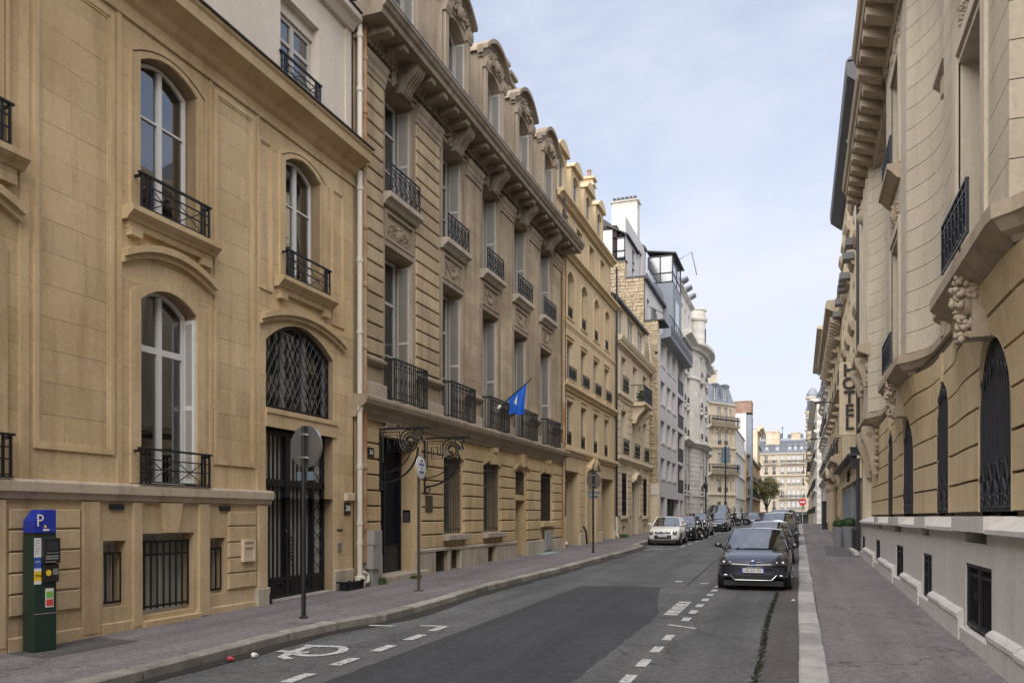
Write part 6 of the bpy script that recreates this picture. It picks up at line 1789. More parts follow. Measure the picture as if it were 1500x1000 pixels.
for (c, w, z0, z1) in cel:
    bars(f, (c, -.05, z0), w, z1 - z0, gap=.115, mat='iron', cross=(.07, .82), r=.014, name='cellar_grille')
    mb = MB()
    mb.box(c - .03, c + .03, -.08, -.02, z0, z1); mb.box(c - w / 2, c - w / 2 + .05, -.08, -.02, z0, z1); mb.box(c + w / 2 - .05, c + w / 2, -.08, -.02, z0, z1); mb.box(c - w / 2, c + w / 2, -.08, -.02, z0, z0 + .05); mb.box(c - w / 2, c + w / 2, -.08, -.02, z1 - .05, z1)
    mb.box(c + .05, c + .09, -.02, .01, z0 + .38, z0 + .46); f.part('cellar_gate', mb, 'iron')
    mb = MB(); mb.box(c - w / 2, c + w / 2, -.24, -.21, z0 - .12, z1); f.part('cellar_back', mb, 'darkdoor')
    mb = MB(); mb.bbox(c - w / 2 - .12, c + w / 2 + .12, -.3, .05, -.3, gz(c) + .12 + .19, .01); f.part('cellar_step', mb, 'r1pale')
e = sorted([v for c, w, *_ in cel for v in (c - w / 2 - .10, c + w / 2 + .10)])
e = [S00] + e + [S1]
for a, b in zip(e[::2], e[1::2]):
    if b - a < .1: continue
    k = max(1, round((b - a) / 1.4))
    for i in range(k):
        p, q = a + (b - a) * i / k, a + (b - a) * (i + 1) / k
        h = gz((p + q) / 2) + .12
        mb = MB(); mb.prism([(-.1, -.4), (.07, -.4), (.07, h + .26), (.085, h + .28), (.085, h + .33), (.05, h + .37), (.01, h + .39), (-.1, h + .40)], 's', p + .003, q - .003); f.part('base_stone', mb, 'r1pale')
# string course follows the curves
ss = [S00 + (S1 - S00) * i / 190 for i in range(191)]
def path(off_p=0.0):
    P = []
    for s in ss:
        d = min(abs(s - c) for c in PC)
        P.append((s, plan(s) + (.03 if d < HALF + .1 else -.02)))
    return P
def stepped(pth):          # sharpen the jump at the balcony ends
    return pth
mb = MB(); mb.sweep(path(), [(-.4, 4.70), (-.10, 4.72), (-.06, 4.78), (.04, 4.82), (.12, 4.92), (.16, 4.94), (.16, 5.09), (-.3, 5.14)]); f.part('string_course', mb, 'r1trim')
# upper walls: thin-jointed courses following the plan; window openings left out
UW = [(11.10, 1.50), (19.15, 1.50)]
upz = [(5.18, 8.05), (9.35, 11.75)]
REC = [(15.12, .62), (23.2, .6), (7.05, .62)]
recz = [(5.5, 7.6), (9.6, 11.3)]
def up_ops(z):
    o = []
    for c, w in UW:
        for a, b in upz:
            if a - .05 < z < b: o.append((c - w / 2, c + w / 2))
    for c, w in REC:
        for a, b in recz:
            if a < z < b: o.append((c - w / 2, c + w / 2))
    return sorted(o)
z = 5.14; ci = 0
H = .40
ORI = 26.5
def cut_runs(z0, z1):
    o = sorted(set(up_ops((z0 + z1) / 2))); runs = []; a = S0
    br = [PC[0] + HALF, PC[1] - HALF, PC[1] + HALF, ORI]
    pts = []
    for l, r in o:
        if r < S0: continue
        pts.append((a, l)); a = r
    pts.append((a, S1))
    for a, b in pts:
        x = [a] + [q for q in br if a + .05 < q < b - .05] + [b]
        runs += list(zip(x, x[1:]))
    return runs
while z < 12.5:
    z1 = z + H
    for a, b in cut_runs(z, z1):
        gblock(f, lambda q, a=a: a + .002, lambda q, b=b: b - .002, z + .006, z1 - .006, plan if True else plan, 0, max(2, int((b - a) / .16)), 'r1', 'stone_course', back=.25, M_=1)
    z = z1
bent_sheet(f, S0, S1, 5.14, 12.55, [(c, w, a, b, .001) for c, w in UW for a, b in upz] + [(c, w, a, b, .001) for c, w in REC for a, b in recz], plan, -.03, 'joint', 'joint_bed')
# the wall returns at the near end of the first pavilion
mb = MB(); mb.box(S00, S0 - .02, -.95, -.50, 4.9, 14); f.part('set_back_wall', mb, 'r1')
z = 5.14
while z < 12.5:
    mb = MB(); mb.box(S0 - .012, S0 + .002, -.5, .05, z + .006, z + H - .006); f.part('return_stone', mb, 'r1'); z += H
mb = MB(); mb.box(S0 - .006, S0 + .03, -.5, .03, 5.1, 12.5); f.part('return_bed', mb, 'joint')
for c, w in UW:
    for za, zb in upz:
        mb = MB()
        for x0, x1 in ((c - w / 2, c - w / 2), (c + w / 2, c + w / 2)): mb.face([(x0, .05, za), (x0, -.4, za), (x0, -.4, zb), (x0, .05, zb)])
        mb.face([(c - w / 2, .05, zb), (c + w / 2, .05, zb), (c + w / 2, -.4, zb), (c - w / 2, -.4, zb)]); mb.face([(c - w / 2, .05, za), (c + w / 2, .05, za), (c + w / 2, -.4, za), (c - w / 2, -.4, za)])
        f.part('window_reveal', mb, 'r1')
        window(f, (c, -.38, za), w - .04, zb - za - .02, rows=(1.9 if zb - za > 2.6 else 1.6,), mat='white', gl='glass')
        railing(f, (c, .09, za if za < 6 else za - .02), w + .16, .62, .14, 'scroll', mat='ironblue')
        if za > 6:
            mb = MB(); mb.prism([(-.1, -.34), (.06, -.3), (.2, -.14), (.26, -.1), (.26, 0), (-.1, .02)], 's', -w / 2 - .2, w / 2 + .2); f.part('window_sill', mb, 'r1trim', at=(c, .05, za - .02))
        mb = MB(); mb.ring([(c - w / 2 - .22, za), (c + w / 2 + .22, za), (c + w / 2 + .22, zb + .18), (c - w / 2 - .22, zb + .18)], [(c - w / 2, za), (c + w / 2, za), (c + w / 2, zb), (c - w / 2, zb)], .03, .09); f.part('architrave', mb, 'r1')
    cv = carved(c - w / 2, c + w / 2, 8.28, 8.95, 1, int(c)); cv.v = [(p[0], p[1] + .05, p[2]) for p in cv.v]; f.part('carved_panel', cv, 'r1trim', smooth=True)
    cv = carved(c - w / 2 - .2, c + w / 2 + .2, 11.98, 12.5, 0, int(c) + 1); cv.v = [(p[0], p[1] + .05, p[2]) for p in cv.v]; f.part('carved_panel', cv, 'r1trim', smooth=True)
for c, w in REC[:2]:
    for za, zb in recz:
        window(f, (c, -.45 - .3, za), w, zb - za, rows=(1.2,), ncol=1, mat='white', gl='glassdark')
        mb = MB(); mb.prism([(-.3, -.22), (.1, -.2), (.22, -.1), (.22, 0), (-.3, .02)], 's', -w / 2 - .2, w / 2 + .2); f.part('window_sill', mb, 'r1trim', at=(c, plan(c), za))
        mb = MB(); mb.box(-.12, .12, 0, .16, -.5, -.2); f.part('sill_bracket', mb, 'r1trim', at=(c, plan(c), za))
# oriel at the far end on consoles
for s_ in (26.9, 29.2):
    f.part('console', console_mb(.42, 1.5, .40, int(s_)), 'r1trim', at=(s_, -.25, 4.75))
    f.part('console', console_mb(.34, .9, .35, int(s_) + 3), 'r1trim', at=(s_, .0, 6.9))
mb = MB(); mb.prism([(-.1, 6.85), (.25, 7.0), (.33, 7.05), (.33, 7.25), (-.1, 7.3)], 's', 26.4, 29.6); f.part('oriel_ledge', mb, 'r1trim')
for s_ in (26.75, 27.55, 28.5, 29.3):
    mb = MB(); mb.box(s_ - .14, s_ + .14, -.02, .10, 7.3, 12.4); f.part('oriel_pilaster', mb, 'r1')
for s_ in (27.15, 28.03, 28.9):
    mb = MB(); mb.box(s_ - .22, s_ + .22, .002, .015, 8.0, 10.0); f.part('oriel_window', mb, 'glassdark')
f.part('carving', carved(26.5, 29.5, 11.3, 12.3, 1, 77), 'r1trim', smooth=True)
# carved frieze and great cornice on modillions
for i in range(6):
    a = 12.9 + i * 2.3; cv = carved(a, a + 1.9, 12.5, 12.85, 0, 50 + i); cv.v = [(p[0], p[1] + plan(p[0]), p[2]) for p in cv.v]; f.part('carving', cv, 'r1trim', smooth=True)
pc = [(s, max(plan(s), -.12) if s < 26 else -.14) for s in ss]
mb = MB(); mb.sweep(pc, [(-.4, 12.5), (.05, 12.5), (.10, 12.7), (.10, 12.98), (.66, 12.98), (.68, 13.1), (.74, 13.14), (.78, 13.24), (.78, 13.32), (-.4, 13.4)]); f.part('cornice', mb, 'r1trim')
s = S00 + .3
while s < S1:
    n = max(plan(s), -.12) if s < 26 else -.14; mb = MB(); mb.prism([(n + .08, 12.62), (n + .35, 12.70), (n + .62, 12.80), (n + .64, 12.98), (n + .08, 12.98)], 's', s, s + .36); f.part('modillion', mb, 'r1trim'); s += .82
mb = MB(); mb.box(S00, S1, -1.2, -.3, 13.3, 14.2); f.part('parapet', mb, 'r1')
mb = MB(); mb.box(S00, S1, -9, -1.0, -.3, 13.2); f.part('interior_block', mb, 'interior')
mb = MB(); mb.box(S1 - .3, S1, -9, -.05, 0, 13.4); f.part('party_wall', mb, 'r1')
mb = MB(); rp = random.Random(31)
for i in range(160):
    p = Vector((rp.gauss(28.2, .35), .3 + rp.gauss(0, .12), 13.45 + abs(rp.gauss(0, .35)))); d = Vector((rp.uniform(-1, 1), rp.uniform(-1, 1), rp.uniform(-1, 1))) * .1
    mb.face([p, p + d, p + d + Vector((d.y, d.z, d.x)), p + Vector((d.y, d.z, d.x))])
tp = Fac('roof_shrub', RX, 28.2, 13.4, R(90), -1, 'small wild shrub growing from the modillion cornice on the right', 28.2, 13.4, 'plant'); tp.part('foliage', mb, 'box')

B0 = f = house('rear_right_house', 'stone house on the right pavement behind the viewpoint', RX + .2, -34, 5.9, -1, 14.5, 'r1', [(c - .6, c + .6, z, z + 2.1, 0) for c in range(-32, 5, 4) for z in (2, 5.2, 8.6)], depth=9, g0=gz(-34))
for z in (2, 5.2, 8.6): fill_floor(f, list(range(-32, 5, 4)), 1.2, z, 2.1, rows=(), gl='glassdark', mat='white')
B00 = f = house('rear_left_house', 'stone house on the left pavement behind the viewpoint', LX, -34, 1.95, 1, 14.5, 'b1', [(c - .6, c + .6, z, z + 2.1, 0) for c in range(-32, 1, 4) for z in (2, 5.2, 8.6)], depth=9, g0=gz(-34))
for z in (2, 5.2, 8.6): fill_floor(f, list(range(-32, 1, 4)), 1.2, z, 2.1, rows=(), gl='glassdark', mat='white')

# ================================================================= R2: the hotel
E0, E1 = 29.55, 42.7
wc = [31.2, 34.0, 36.8, 39.4, 41.6]
rz = [(4.35, 1.75), (7.0, 1.6), (9.6, 1.6), (12.2, 1.55), (14.5, 1.4)]
ops = [(29.9, 33.9, .62, 3.3, 0), (35.0, 36.6, .7, 3.1, 0), (37.6, 41.8, .8, 3.1, 0)]
for z, h in rz: ops += O(wc, .95, z, h)
R2 = f = house('hotel_building', 'pale yellow hotel with dark overhanging eaves and small sill bracketed windows', RX, E0, E1, -1, 16.6, 'hotel', ops, depth=9)
for z, h in rz:
    fill_floor(f, wc, .95, z, h, rows=(), mat='offwhite', gl='glassdark', depth=.28)
    for c in wc:
        mb = MB(); mb.prism([(-.02, -.42), (.10, -.36), (.20, -.12), (.20, 0), (-.02, .02)], 's', -.6, .6); f.part('window_sill', mb, 'r1trim', at=(c, 0, z))
mb = MB(); mb.prism([(-.1, 16.3), (.1, 16.4), (.52, 16.75), (.56, 17.0), (.56, 17.25), (-.1, 17.3)], 's', E0 - .9, E1 + .2); f.part('eaves', mb, 'zincdark')
mb = MB(); mb.prism([(.5, 17.2), (.52, 17.3), (-2.5, 19.5), (-9, 17.2)], 's', E0 - .9, E1); f.part('roof', mb, 'slate')
M['boxgrey'] = plain('grey_metal_box', (0.13, 0.13, 0.14), 0.5)
for s_ in (31.9, 33.6, 36.3, 37.2, 38.2, 40.5, 43.0):
    mb = MB(); mb.box(-.32, .32, .02, .42, 0, .26); f.part('awning_box', mb, 'boxgrey', at=(s_, 0, 12.0))
mb = MB(); mb.tube([(29.62, .12, .9), (29.62, .12, 16.4)], .06, 8); f.part('downpipe', mb, 'zincdark')
# ground floor: grey shop front, fascia, lattice screens
mb = MB(); mb.box(29.6, 42.6, 0, .10, 3.28, 3.95); mb.box(29.55, 42.65, 0, .16, 3.95, 4.05); fas = f.part('fascia', mb, 'hotel')
mb = MB(); mb.box(29.55, 42.65, .0, .45, 4.05, 4.12); f.part('canopy_edge', mb, 'zincdark', fas)
for i, w in enumerate((.8, 1.1, .9)):
    mb = MB(); rl = random.Random(i)
    for j in range(9): mb.box(35.0 + rl.uniform(-1.0, 1.0), 35.15 + rl.uniform(-.8, 1.0), .10, .14, 3.42 + i * .16, 3.53 + i * .16)
    f.part('fascia_lettering', mb, 'black', fas)
for x in (29.95, 32.0, 33.8, 35.0, 36.6, 37.6, 39.7, 41.7): mb = MB(); mb.box(x - .12, x + .12, -.25, .04, .5, 3.28); f.part('shop_pillar', mb, 'zinc')
for a, b in ((30.1, 31.9), (32.1, 33.7), (35.15, 36.5), (37.7, 39.6), (39.8, 41.6)):
    mb = MB(); mb.box(a, b, -.25, -.2, .6, 3.28); pn = f.part('shop_pane', mb, 'glassdark')
    mb = MB(); n = int((b - a) / .24)
    for q in range(-11, n + 1):
        for sg in (1, -1):
            x0 = a + q * .24 if sg > 0 else b - q * .24
            pts = [(x0 + sg * .24 * j, -.16, .75 + .25 * j) for j in range(11) if a <= x0 + sg * .24 * j <= b]
            if len(pts) > 1: mb.tube([pts[0], pts[-1]], .022, 4)
    if 32 < a < 40: f.part('lattice_screen', mb, 'pipe', pn)
for a, b in ((29.9, 33.9), (37.4, 41.8)):
    mb = MB()
    for i in range(int((b - a) / .16)): mb.box(a + i * .16, a + i * .16 + .035, .06, .09, .75, 1.42)
    mb.box(a, b, .05, .10, 1.40, 1.45); mb.box(a, b, .05, .10, .82, .86); f.part('low_railing', mb, 'iron')
    f.block(a, b, .3, .72, 0, .2, 'r1pale', 'threshold')
mb = MB(); mb.box(29.75, 29.95, .12, .35, 3.7, 4.3); mb.box(29.7, 30.0, .1, .38, 4.3, 4.36); mb.box(29.72, 29.98, .1, .37, 3.62, 3.7); lamp = Fac('wall_lantern', RX, 29.85, 3.6, R(90), -1, 'black box lantern fixed beside the hotel front', 29.85, 3.6, 'lantern'); lamp.part('lantern_case', mb, 'iron')
# blade sign
SGN = thing('hotel_sign', (1.75, 31.0, 4.9), 0, 'vertical pale blade sign reading HOTEL hung from the facade', 'sign')
mb = MB(); mb.box(-.36, .32, -.10, .10, .0, 2.62); part('sign_board', mb, 'b4', SGN)
for z in (.4, 2.2):
    mb = MB(); mb.box(.3, .62, -.03, .03, z - .03, z + .03); part('sign_bracket', mb, 'iron', SGN)
for i, ch in enumerate('HOTEL'):
    text(ch, .60, SGN, (-.03, -.14, 2.32 - i * .485), (R(90), 0, 0), 'black', 'letter', .03, bold=.014)

# ================================================================= R3..R6: the rest of the right side
E0, E1 = 42.75, 61.2
wc = [45.0, 48.3, 51.6, 54.9, 58.2]
ops = []
for z, h, r in ((2.0, 1.9, .2), (5.2, 2.3, 0), (8.9, 2.1, 0)): ops += O(wc, 1.3, z, h, r)
R3 = f = house('ornate_house', 'ornate tan stone house with pedimented doorway and deep bracketed cornice', RX, E0, E1, -1, 12.4, 'r1warm', ops, depth=8)
fill_floor(f, wc, 1.3, 2.0, 1.9, .2, rail='far', rh=.7, rdp=.02, sub=-.1, gl='glassdark', mat='greypaint', sill=.2, trim='r1trim')
fill_floor(f, wc, 1.3, 5.2, 2.3, rail='far', rh=.8, rdp=.3, gl='glassdark', mat='offwhite', sill=.3, hood=.3, trim='r1trim')
fill_floor(f, wc, 1.3, 8.9, 2.1, rail='far', rh=.6, rdp=.1, gl='glassdark', mat='offwhite', hood=.3, trim='r1trim')
moulding(f, E0, E1, string_prof(4.5, 5.0, .55), 'r1trim', 'string_course'); moulding(f, E0, E1, string_prof(8.2, 8.5, .25), 'r1trim', 'string_course')
moulding(f, E0 + .5, E1, string_prof(12.1, 13.0, .75), 'r1trim', 'cornice')
s = E0 + .8
while s < E1: mb = MB(); mb.prism([(.05, 11.7), (.5, 11.95), (.55, 12.2), (.05, 12.2)], 's', s, s + .3); f.part('modillion', mb, 'r1trim'); s += .8
for s_ in (47.0, 50.0):
    mb = MB(); mb.lathe([(.22, 1.6), (.2, 3.3), (.3, 3.5), (.32, 3.7)], (s_, .3, 0), 10); f.part('column', mb, 'r1trim')
f.part('door_pediment', arc_hood(46.4, 50.6, 3.9, .5, .65, .35), 'r1trim')
for i, s_ in enumerate((44.0, 46.7, 53.3, 56.6)):
    f.part('console', console_mb(.4, .9, .45, i), 'r1trim', at=(s_, 0, 4.5))
    f.part('carving', carved(s_ - .5, s_ + .5, 6.6, 7.6, 1, i + 200), 'r1trim', smooth=True)
for i in range(10):
    for a, b in ((42.8, 44.2), (45.8, 47.5), (49.1, 50.8), (52.4, 54.1), (55.7, 57.4), (59, 61.1)):
        z = .9 + i * .36
        if z < 4.4: f.block(a, b, z + .015, z + .345, 0, .05, 'r1warm', 'stone_block')
f.part('attic_wall', wall_mb(E0 + .3, E1, 12.9, 15.6, O(wc, 1.0, 13.4, 1.5), -.5, .3), 'r1')
moulding(f, E0 + .3, E1, string_prof(15.4, 15.9, .3), 'r1trim', 'cornice', n=-.5)
mb = MB(); mb.box(E0 + 1, E1, -8, -.9, 12, 15.6); f.part('attic_block', mb, 'interior')
mb = MB(); mb.box(60.9, 61.2, -8, -.1, 12.4, 15.9); mb.box(43.0, 44.0, -2.5, -.55, 12.4, 17.6); f.part('chimney', mb, 'r1')
for s_, z in ((46.2, 8.0), (63.2, 7.6), (84 + 15, 9.0), (110, 9.4)):
    lmp = thing('street_lamp', (RX, s_, z), 0, {46.2: 'flat grey street lamp on a bracket left of the hotel sign', 63.2: 'flat grey street lamp on a bracket beyond the ornate house'}.get(s_, 'small distant bracket lamp on the far right facade, ' + ('before' if s_ < 105 else 'after') + ' the bow windows'), 'street lamp', 'bracket lamps along the right facades')
    mb = MB(); mb.tube([(0, 0, 0), (-.45, 0, .18), (-.75, 0, .22)], .03, 6); part('bracket', mb, 'iron', lmp)
    mb = MB(); mb.prism([(-1.25, -.1), (-.7, -.14), (-.7, .14), (-1.25, .1)], 'z', .14, .24); part('lamp_head', mb, 'iron', lmp)
E0, E1 = 61.25, 80.3
wc = [63.5, 66.8, 70.1, 73.4, 76.7]
ops = []
for z, h in ((2.2, 2.0), (5.4, 2.3), (8.9, 2.2), (12.3, 2.1)): ops += O(wc, 1.25, z, h)
R4 = f = house('white_stone_house', 'white stone house with strong cornices beyond the ornate house', RX, E0, E1, -1, 15.8, 'b6', ops, depth=8)
for z, h in ((2.2, 2.0), (5.4, 2.3), (8.9, 2.2), (12.3, 2.1)): fill_floor(f, wc, 1.25, z, h, gl='glassdark', rows=(), rail='far', rh=.7, rdp=.3 if z > 5 else .02, hood=.25 if z > 5 else None, trim='b6')
for z, d in ((4.6, .3), (8.2, .3), (11.6, .3), (15.4, .8)): moulding(f, E0, E1, string_prof(z, z + .4, d), 'b6' if z < 15 else 'r1trim', 'string_course' if z < 15 else 'cornice')
for i in range(9):
    for a, b in ((61.3, 62.7), (64.3, 66), (67.6, 69.3), (70.9, 72.6), (74.2, 75.9), (77.5, 80.2)):
        f.block(a, b, 1.1 + i * .38 + .015, 1.1 + i * .38 + .365, 0, .05, 'b6', 'stone_block')
slate_rows(f, E0, E1, .2, 15.8, -1.0, 18.2, 6, 'zinc', 'zinc_course')
E0, E1 = 97.0, 128.0
wc = [99 + i * 3.1 for i in range(10)]
ops = []
fl = ((2.4, 2.0), (5.6, 2.3), (9.0, 2.2), (12.2, 2.1))
for z, h in fl: ops += O(wc, 1.2, z, h)
R5 = f = house('pale_corner_house', 'pale stone house beyond the side street on the right', 1.95, E0, E1, -1, 15.6, 'b6', ops, depth=8, g0=.9)
for z, h in fl: fill_floor(f, wc, 1.2, z, h, gl='glassdark', rows=(), rail='far', rh=.7, rdp=.3)
for z, d in ((4.8, .3), (8.3, .3), (11.6, .3), (15.2, .7)): moulding(f, E0, E1, string_prof(z, z + .4, d), 'b6', 'string_course')
E0, E1 = 128.05, 168
wc = [131 + i * 4.4 for i in range(9)]
fl = ((2.4, 2.0), (5.6, 2.3), (9.0, 2.2), (12.2, 2.1), (15.4, 2.0))
ops = []
for z, h in fl: ops += O(wc, 1.4, z, h)
R6 = f = house('bow_window_house', 'far pale stone house with stacked bow windows and domed tops', 1.85, E0, E1, -1, 18.8, 'b4', ops, depth=8, g0=.6)
for z, h in fl: fill_floor(f, wc, 1.4, z, h, gl='glassdark', rows=(), rail='far', rh=.7, rdp=.3)
for s_ in (133.2, 150.8):
    for i, z in enumerate((8.6, 11.8, 15.0, 18.2)):
        mb = MB(); mb.lathe([(.5, z - .7), (.95, z), (1.0, z + .15), (.8, z + .2), (.8, z + 2.3), (1.05, z + 2.4), (1.1, z + 2.6), (.9, z + 2.7)], (s_, -.2, 0), 14); b_ = f.part('bow_window', mb, 'b4')
        mb = MB(); mb.lathe([(.82, z + .5), (.82, z + 2.1)], (s_, -.2, 0), 14); f.part('bow_glazing', mb, 'glassdark', b_)
    mb = MB(); mb.lathe([(.95, 20.8), (.9, 21.4), (.5, 22.1), (.1, 22.4)], (s_, -.2, 0), 14); f.part('dome', mb, 'zinc')
slate_rows(f, E0, E1, .0, 18.8, -1.2, 21.2, 5, 'zinc', 'zinc_course')

# ================================================================= vehicles
def paint(name, col, metal=.35, rough=.32): return plain(name, col, rough, metal=metal, var=.03, scale=1, coat=1.0)
M['paint_blue'] = paint('dark_blue_paint', (0.055, 0.06, 0.09), .75, .26)
M['paint_white'] = paint('white_car_paint', (0.72, 0.71, 0.67), 0.0)
M['paint_black'] = paint('black_car_paint', (0.012, 0.012, 0.014))
M['paint_red'] = paint('red_roof_paint', (0.32, 0.02, 0.03), .1)
M['paint_silver'] = paint('silver_paint', (0.36, 0.38, 0.41), .6)
M['paint_grey'] = paint('steel_grey_paint', (0.07, 0.08, 0.10), .5)
M['paint_navy'] = paint('navy_paint', (0.02, 0.025, 0.05))
M['paint_green'] = paint('grey_green_paint', (0.03, 0.05, 0.05))
M['bluewheel'] = plain('blue_paint', (0.02, 0.10, 0.42), .4)

def car(name, label, x, y, rz, L=3.97, W=1.68, H=1.46, body='paint_blue', roof=None, hood=.93, wind=1.12, roof0=1.78, style='hatch', scale=1.0, lights='swept', group=None, cat='car', badge=None, plate_txt=None, grille='bar'):
    """front at local y=0 facing -y"""
    t = thing(name, (x, y, gz(y)), rz, label, cat, group); t.scale = (scale,) * 3
    w = W / 2; roof = roof or body
    zb = .20; bl = hood          # beltline at the screen base
    # y, half width, bottom, shoulder z, centre-top z
    ST = [(0.0, w * .66, .34, .50, .55), (.03, w * .78, .29, .56, .63), (.10, w * .885, .24, .63, .70), (.22, w * .955, .21, .70, bl - .16), (.42, w * .985, .20, .765, bl - .085),
          (.75, w * 1.0, .20, bl - .09, bl - .025), (wind - .05, w * 1.0, .20, bl - .035, bl + .02), (roof0, w * 1.0, .20, bl + .0, bl + .05), (L * .62, w * 1.0, .20, bl + .03, bl + .06), (L - .55, w * .985, .21, bl + .06, bl + .10), (L - .16, w * .92, .26, bl + .0, bl + .06), (L - .02, w * .80, .32, bl - .15, bl - .12), (L, w * .66, .38, bl - .25, bl - .24)]
    rows = []
    for (yy, hw_, z0, zs, zt) in ST:
        prof = [(0, z0), (hw_ * .8, z0), (hw_ * .97, z0 + .06), (hw_ * 1.0, z0 + (zs - z0) * .45), (hw_ * .985, z0 + (zs - z0) * .8), (hw_ * .93, zs), (hw_ * .80, zs + (zt - zs) * .55), (hw_ * .45, zs + (zt - zs) * .92), (0, zt)]
        rows.append([(-a, yy + .10 * (a / w) ** 2 * (1 if yy < .3 else 0), z) for a, z in reversed(prof)][:-1] + [(a, yy + .10 * (a / w) ** 2 * (1 if yy < .3 else 0), z) for a, z in prof])
    mb = MB(); mb.grid(rows); mb.face(rows[0]); mb.face(rows[-1])
    part('body', mb, body, t, smooth=True, subd=1)
    # roof and glass
    rf = roof0; rr = L - (.75 if style == 'hatch' else .55); rb = L - (.22 if style == 'hatch' else .12)
    rw, bw = w * .70, w * .88
    zr0, zr1 = H - .075, H - .12
    def arc(hw_, y0, dy, z, dz, n=8): return [(-hw_ + 2 * hw_ * i / n, y0 - dy * (1 - (2 * i / n - 1) ** 2), z + dz * (1 - (2 * i / n - 1) ** 2)) for i in range(n + 1)]
    A, B = arc(bw, wind + .10, .16, bl - .015, .05), arc(rw, rf, .09, zr0, .035)
    def lerp(a, b, q, bul=0.0): return [tuple(p[k] + (r[k] - p[k]) * q + (bul * q * (1 - q) * 4 if k == 2 else 0) for k in range(3)) for p, r in zip(a, b)]
    mb = MB(); mb.grid([lerp(A, B, q, .02) for q in (0, .25, .5, .75, 1)]); part('windscreen', mb, 'glasscar', t, smooth=True)
    C_, D_ = arc(rw * .97, rr, -.03, zr1, .035), arc(bw * .9, rb, -.08, bl + .06, .02)
    mid = arc(rw * 1.0, (rf + rr) / 2 - .1, 0, H - .045, .045)
    mb = MB(); rws = [lerp(B, mid, q, .012) for q in (0, .33, .66)] + [lerp(mid, C_, q, .012) for q in (0, .33, .66, 1)]; mb.grid(rws)
    mb.grid([[(p[0], p[1], p[2]) for p in rws[0]], [(p[0], p[1] - .01, p[2] - .03) for p in rws[0]]])
    part('roof', mb, roof, t, smooth=True)
    mb = MB(); mb.grid([lerp(C_, D_, q, .03) for q in (0, .5, 1)]); part('rear_window', mb, 'glasscar', t, smooth=True)
    for sg in (-1, 1):
        top = [(sg * abs(r[0][0]), r[0][1], r[0][2] - .01) for r in rws]
        bot = [(sg * (bw + .02), wind + .10 + (rb - wind - .10) * i / (len(top) - 1), bl + .0 + .06 * i / (len(top) - 1)) for i in range(len(top))]
        mb = MB(); mb.grid([bot, [tuple((a + b) / 2 + (sg * .015 if k == 0 else 0) for k, (a, b) in enumerate(zip(p, q))) for p, q in zip(bot, top)], top]); part('side_window', mb, 'glassdark', t, smooth=True)
        pil = MB(); pil.tube([bot[0], lerp([bot[0]], [top[0]], .5, .02)[0], top[0]], .035, 6); pil.tube([p for p in top], .03, 6); pil.tube([top[-1], bot[-1]], .06, 6); k = len(top) // 2
        pil.tube([bot[k], top[k]], .035, 6); pil.tube([(sg * (bw + .03), p[1], p[2]) for p in bot], .022, 5); part('pillar', pil, body, t, smooth=True)
        mr = MB(); mx = sg * (bw + .20); mr.ball((mx - sg * .02, wind + .32, bl + .09), .095, .06, .062, 10, 8); mr.tube([(sg * (bw + .0), wind + .36, bl + .03), (mx, wind + .34, bl + .06)], .03, 6); part('wing_mirror', mr, body, t, smooth=True)
        for yy in (.74, L - .72):
            wx = sg * (w - .10)
            ty = MB(); ty.lathe([(.20, -.10), (.285, -.10), (.305, -.07), (.305, .07), (.285, .10), (.20, .10)], (wx, yy, .305), 22, 'x'); wl_ = part('wheel', ty, 'rubber', t, smooth=False)
            rm = MB(); fx = wx + sg * .085
            rm.lathe([(.205, -.02), (.215, .012), (.19, .02), (.185, -.02)], (fx, yy, .305), 20, 'x')
            for k in range(5):
                an = 2 * PI * k / 5; rm.bar((fx, yy, .305), (fx, yy + .19 * math.cos(an), .305 + .19 * math.sin(an)), .026, 4)
            rm.lathe([(.05, -.02), (.05, .03)], (fx, yy, .305), 10, 'x'); part('rim', rm, 'alloy', wl_)
            ar = MB(); ar.lathe([(.345, -.01), (.345, .012), (.25, .012)], (sg * (w - .012), yy, .315), 22, 'x'); part('wheel_arch', ar, 'black', t)
    # front
    def fy(xx, z): # front skin position
        q = abs(xx) / w
        base = .0 if z < .62 else .0 + (z - .62) * .9
        return base + .10 * q * q + (.10 * max(0, q - .55) / .45) ** 1 - .012
    def patch(pts, name, mat, off=.012, parent=t, depth=.02):
        mb = MB(); o = [(px_, fy(px_, pz_) - off, pz_) for px_, pz_ in pts]; i_ = [(p[0], p[1] + depth + .05, p[2]) for p in o]
        mb.face(o)
        for a in range(len(o)):
            b = (a + 1) % len(o); mb.face([o[a], o[b], i_[b], i_[a]])
        return part(name, mb, mat, parent)
    def curve_patch(x0, x1, zf0, zf1, name, mat, off=.012, n=10, parent=t):
        pts = [(x0 + (x1 - x0) * i / n, zf0(x0 + (x1 - x0) * i / n)) for i in range(n + 1)]
        mb = MB(); lo = [(a, fy(a, b) - off, b) for a, b in pts]; hi = [(p[0], fy(p[0], zf1(p[0])) - off, zf1(p[0])) for p in lo]
        mb.grid([lo, hi]); mb.grid([hi, [(p[0], p[1] + .06, p[2]) for p in hi]]); mb.grid([lo, [(p[0], p[1] + .06, p[2]) for p in lo]])
        return part(name, mb, mat, parent)
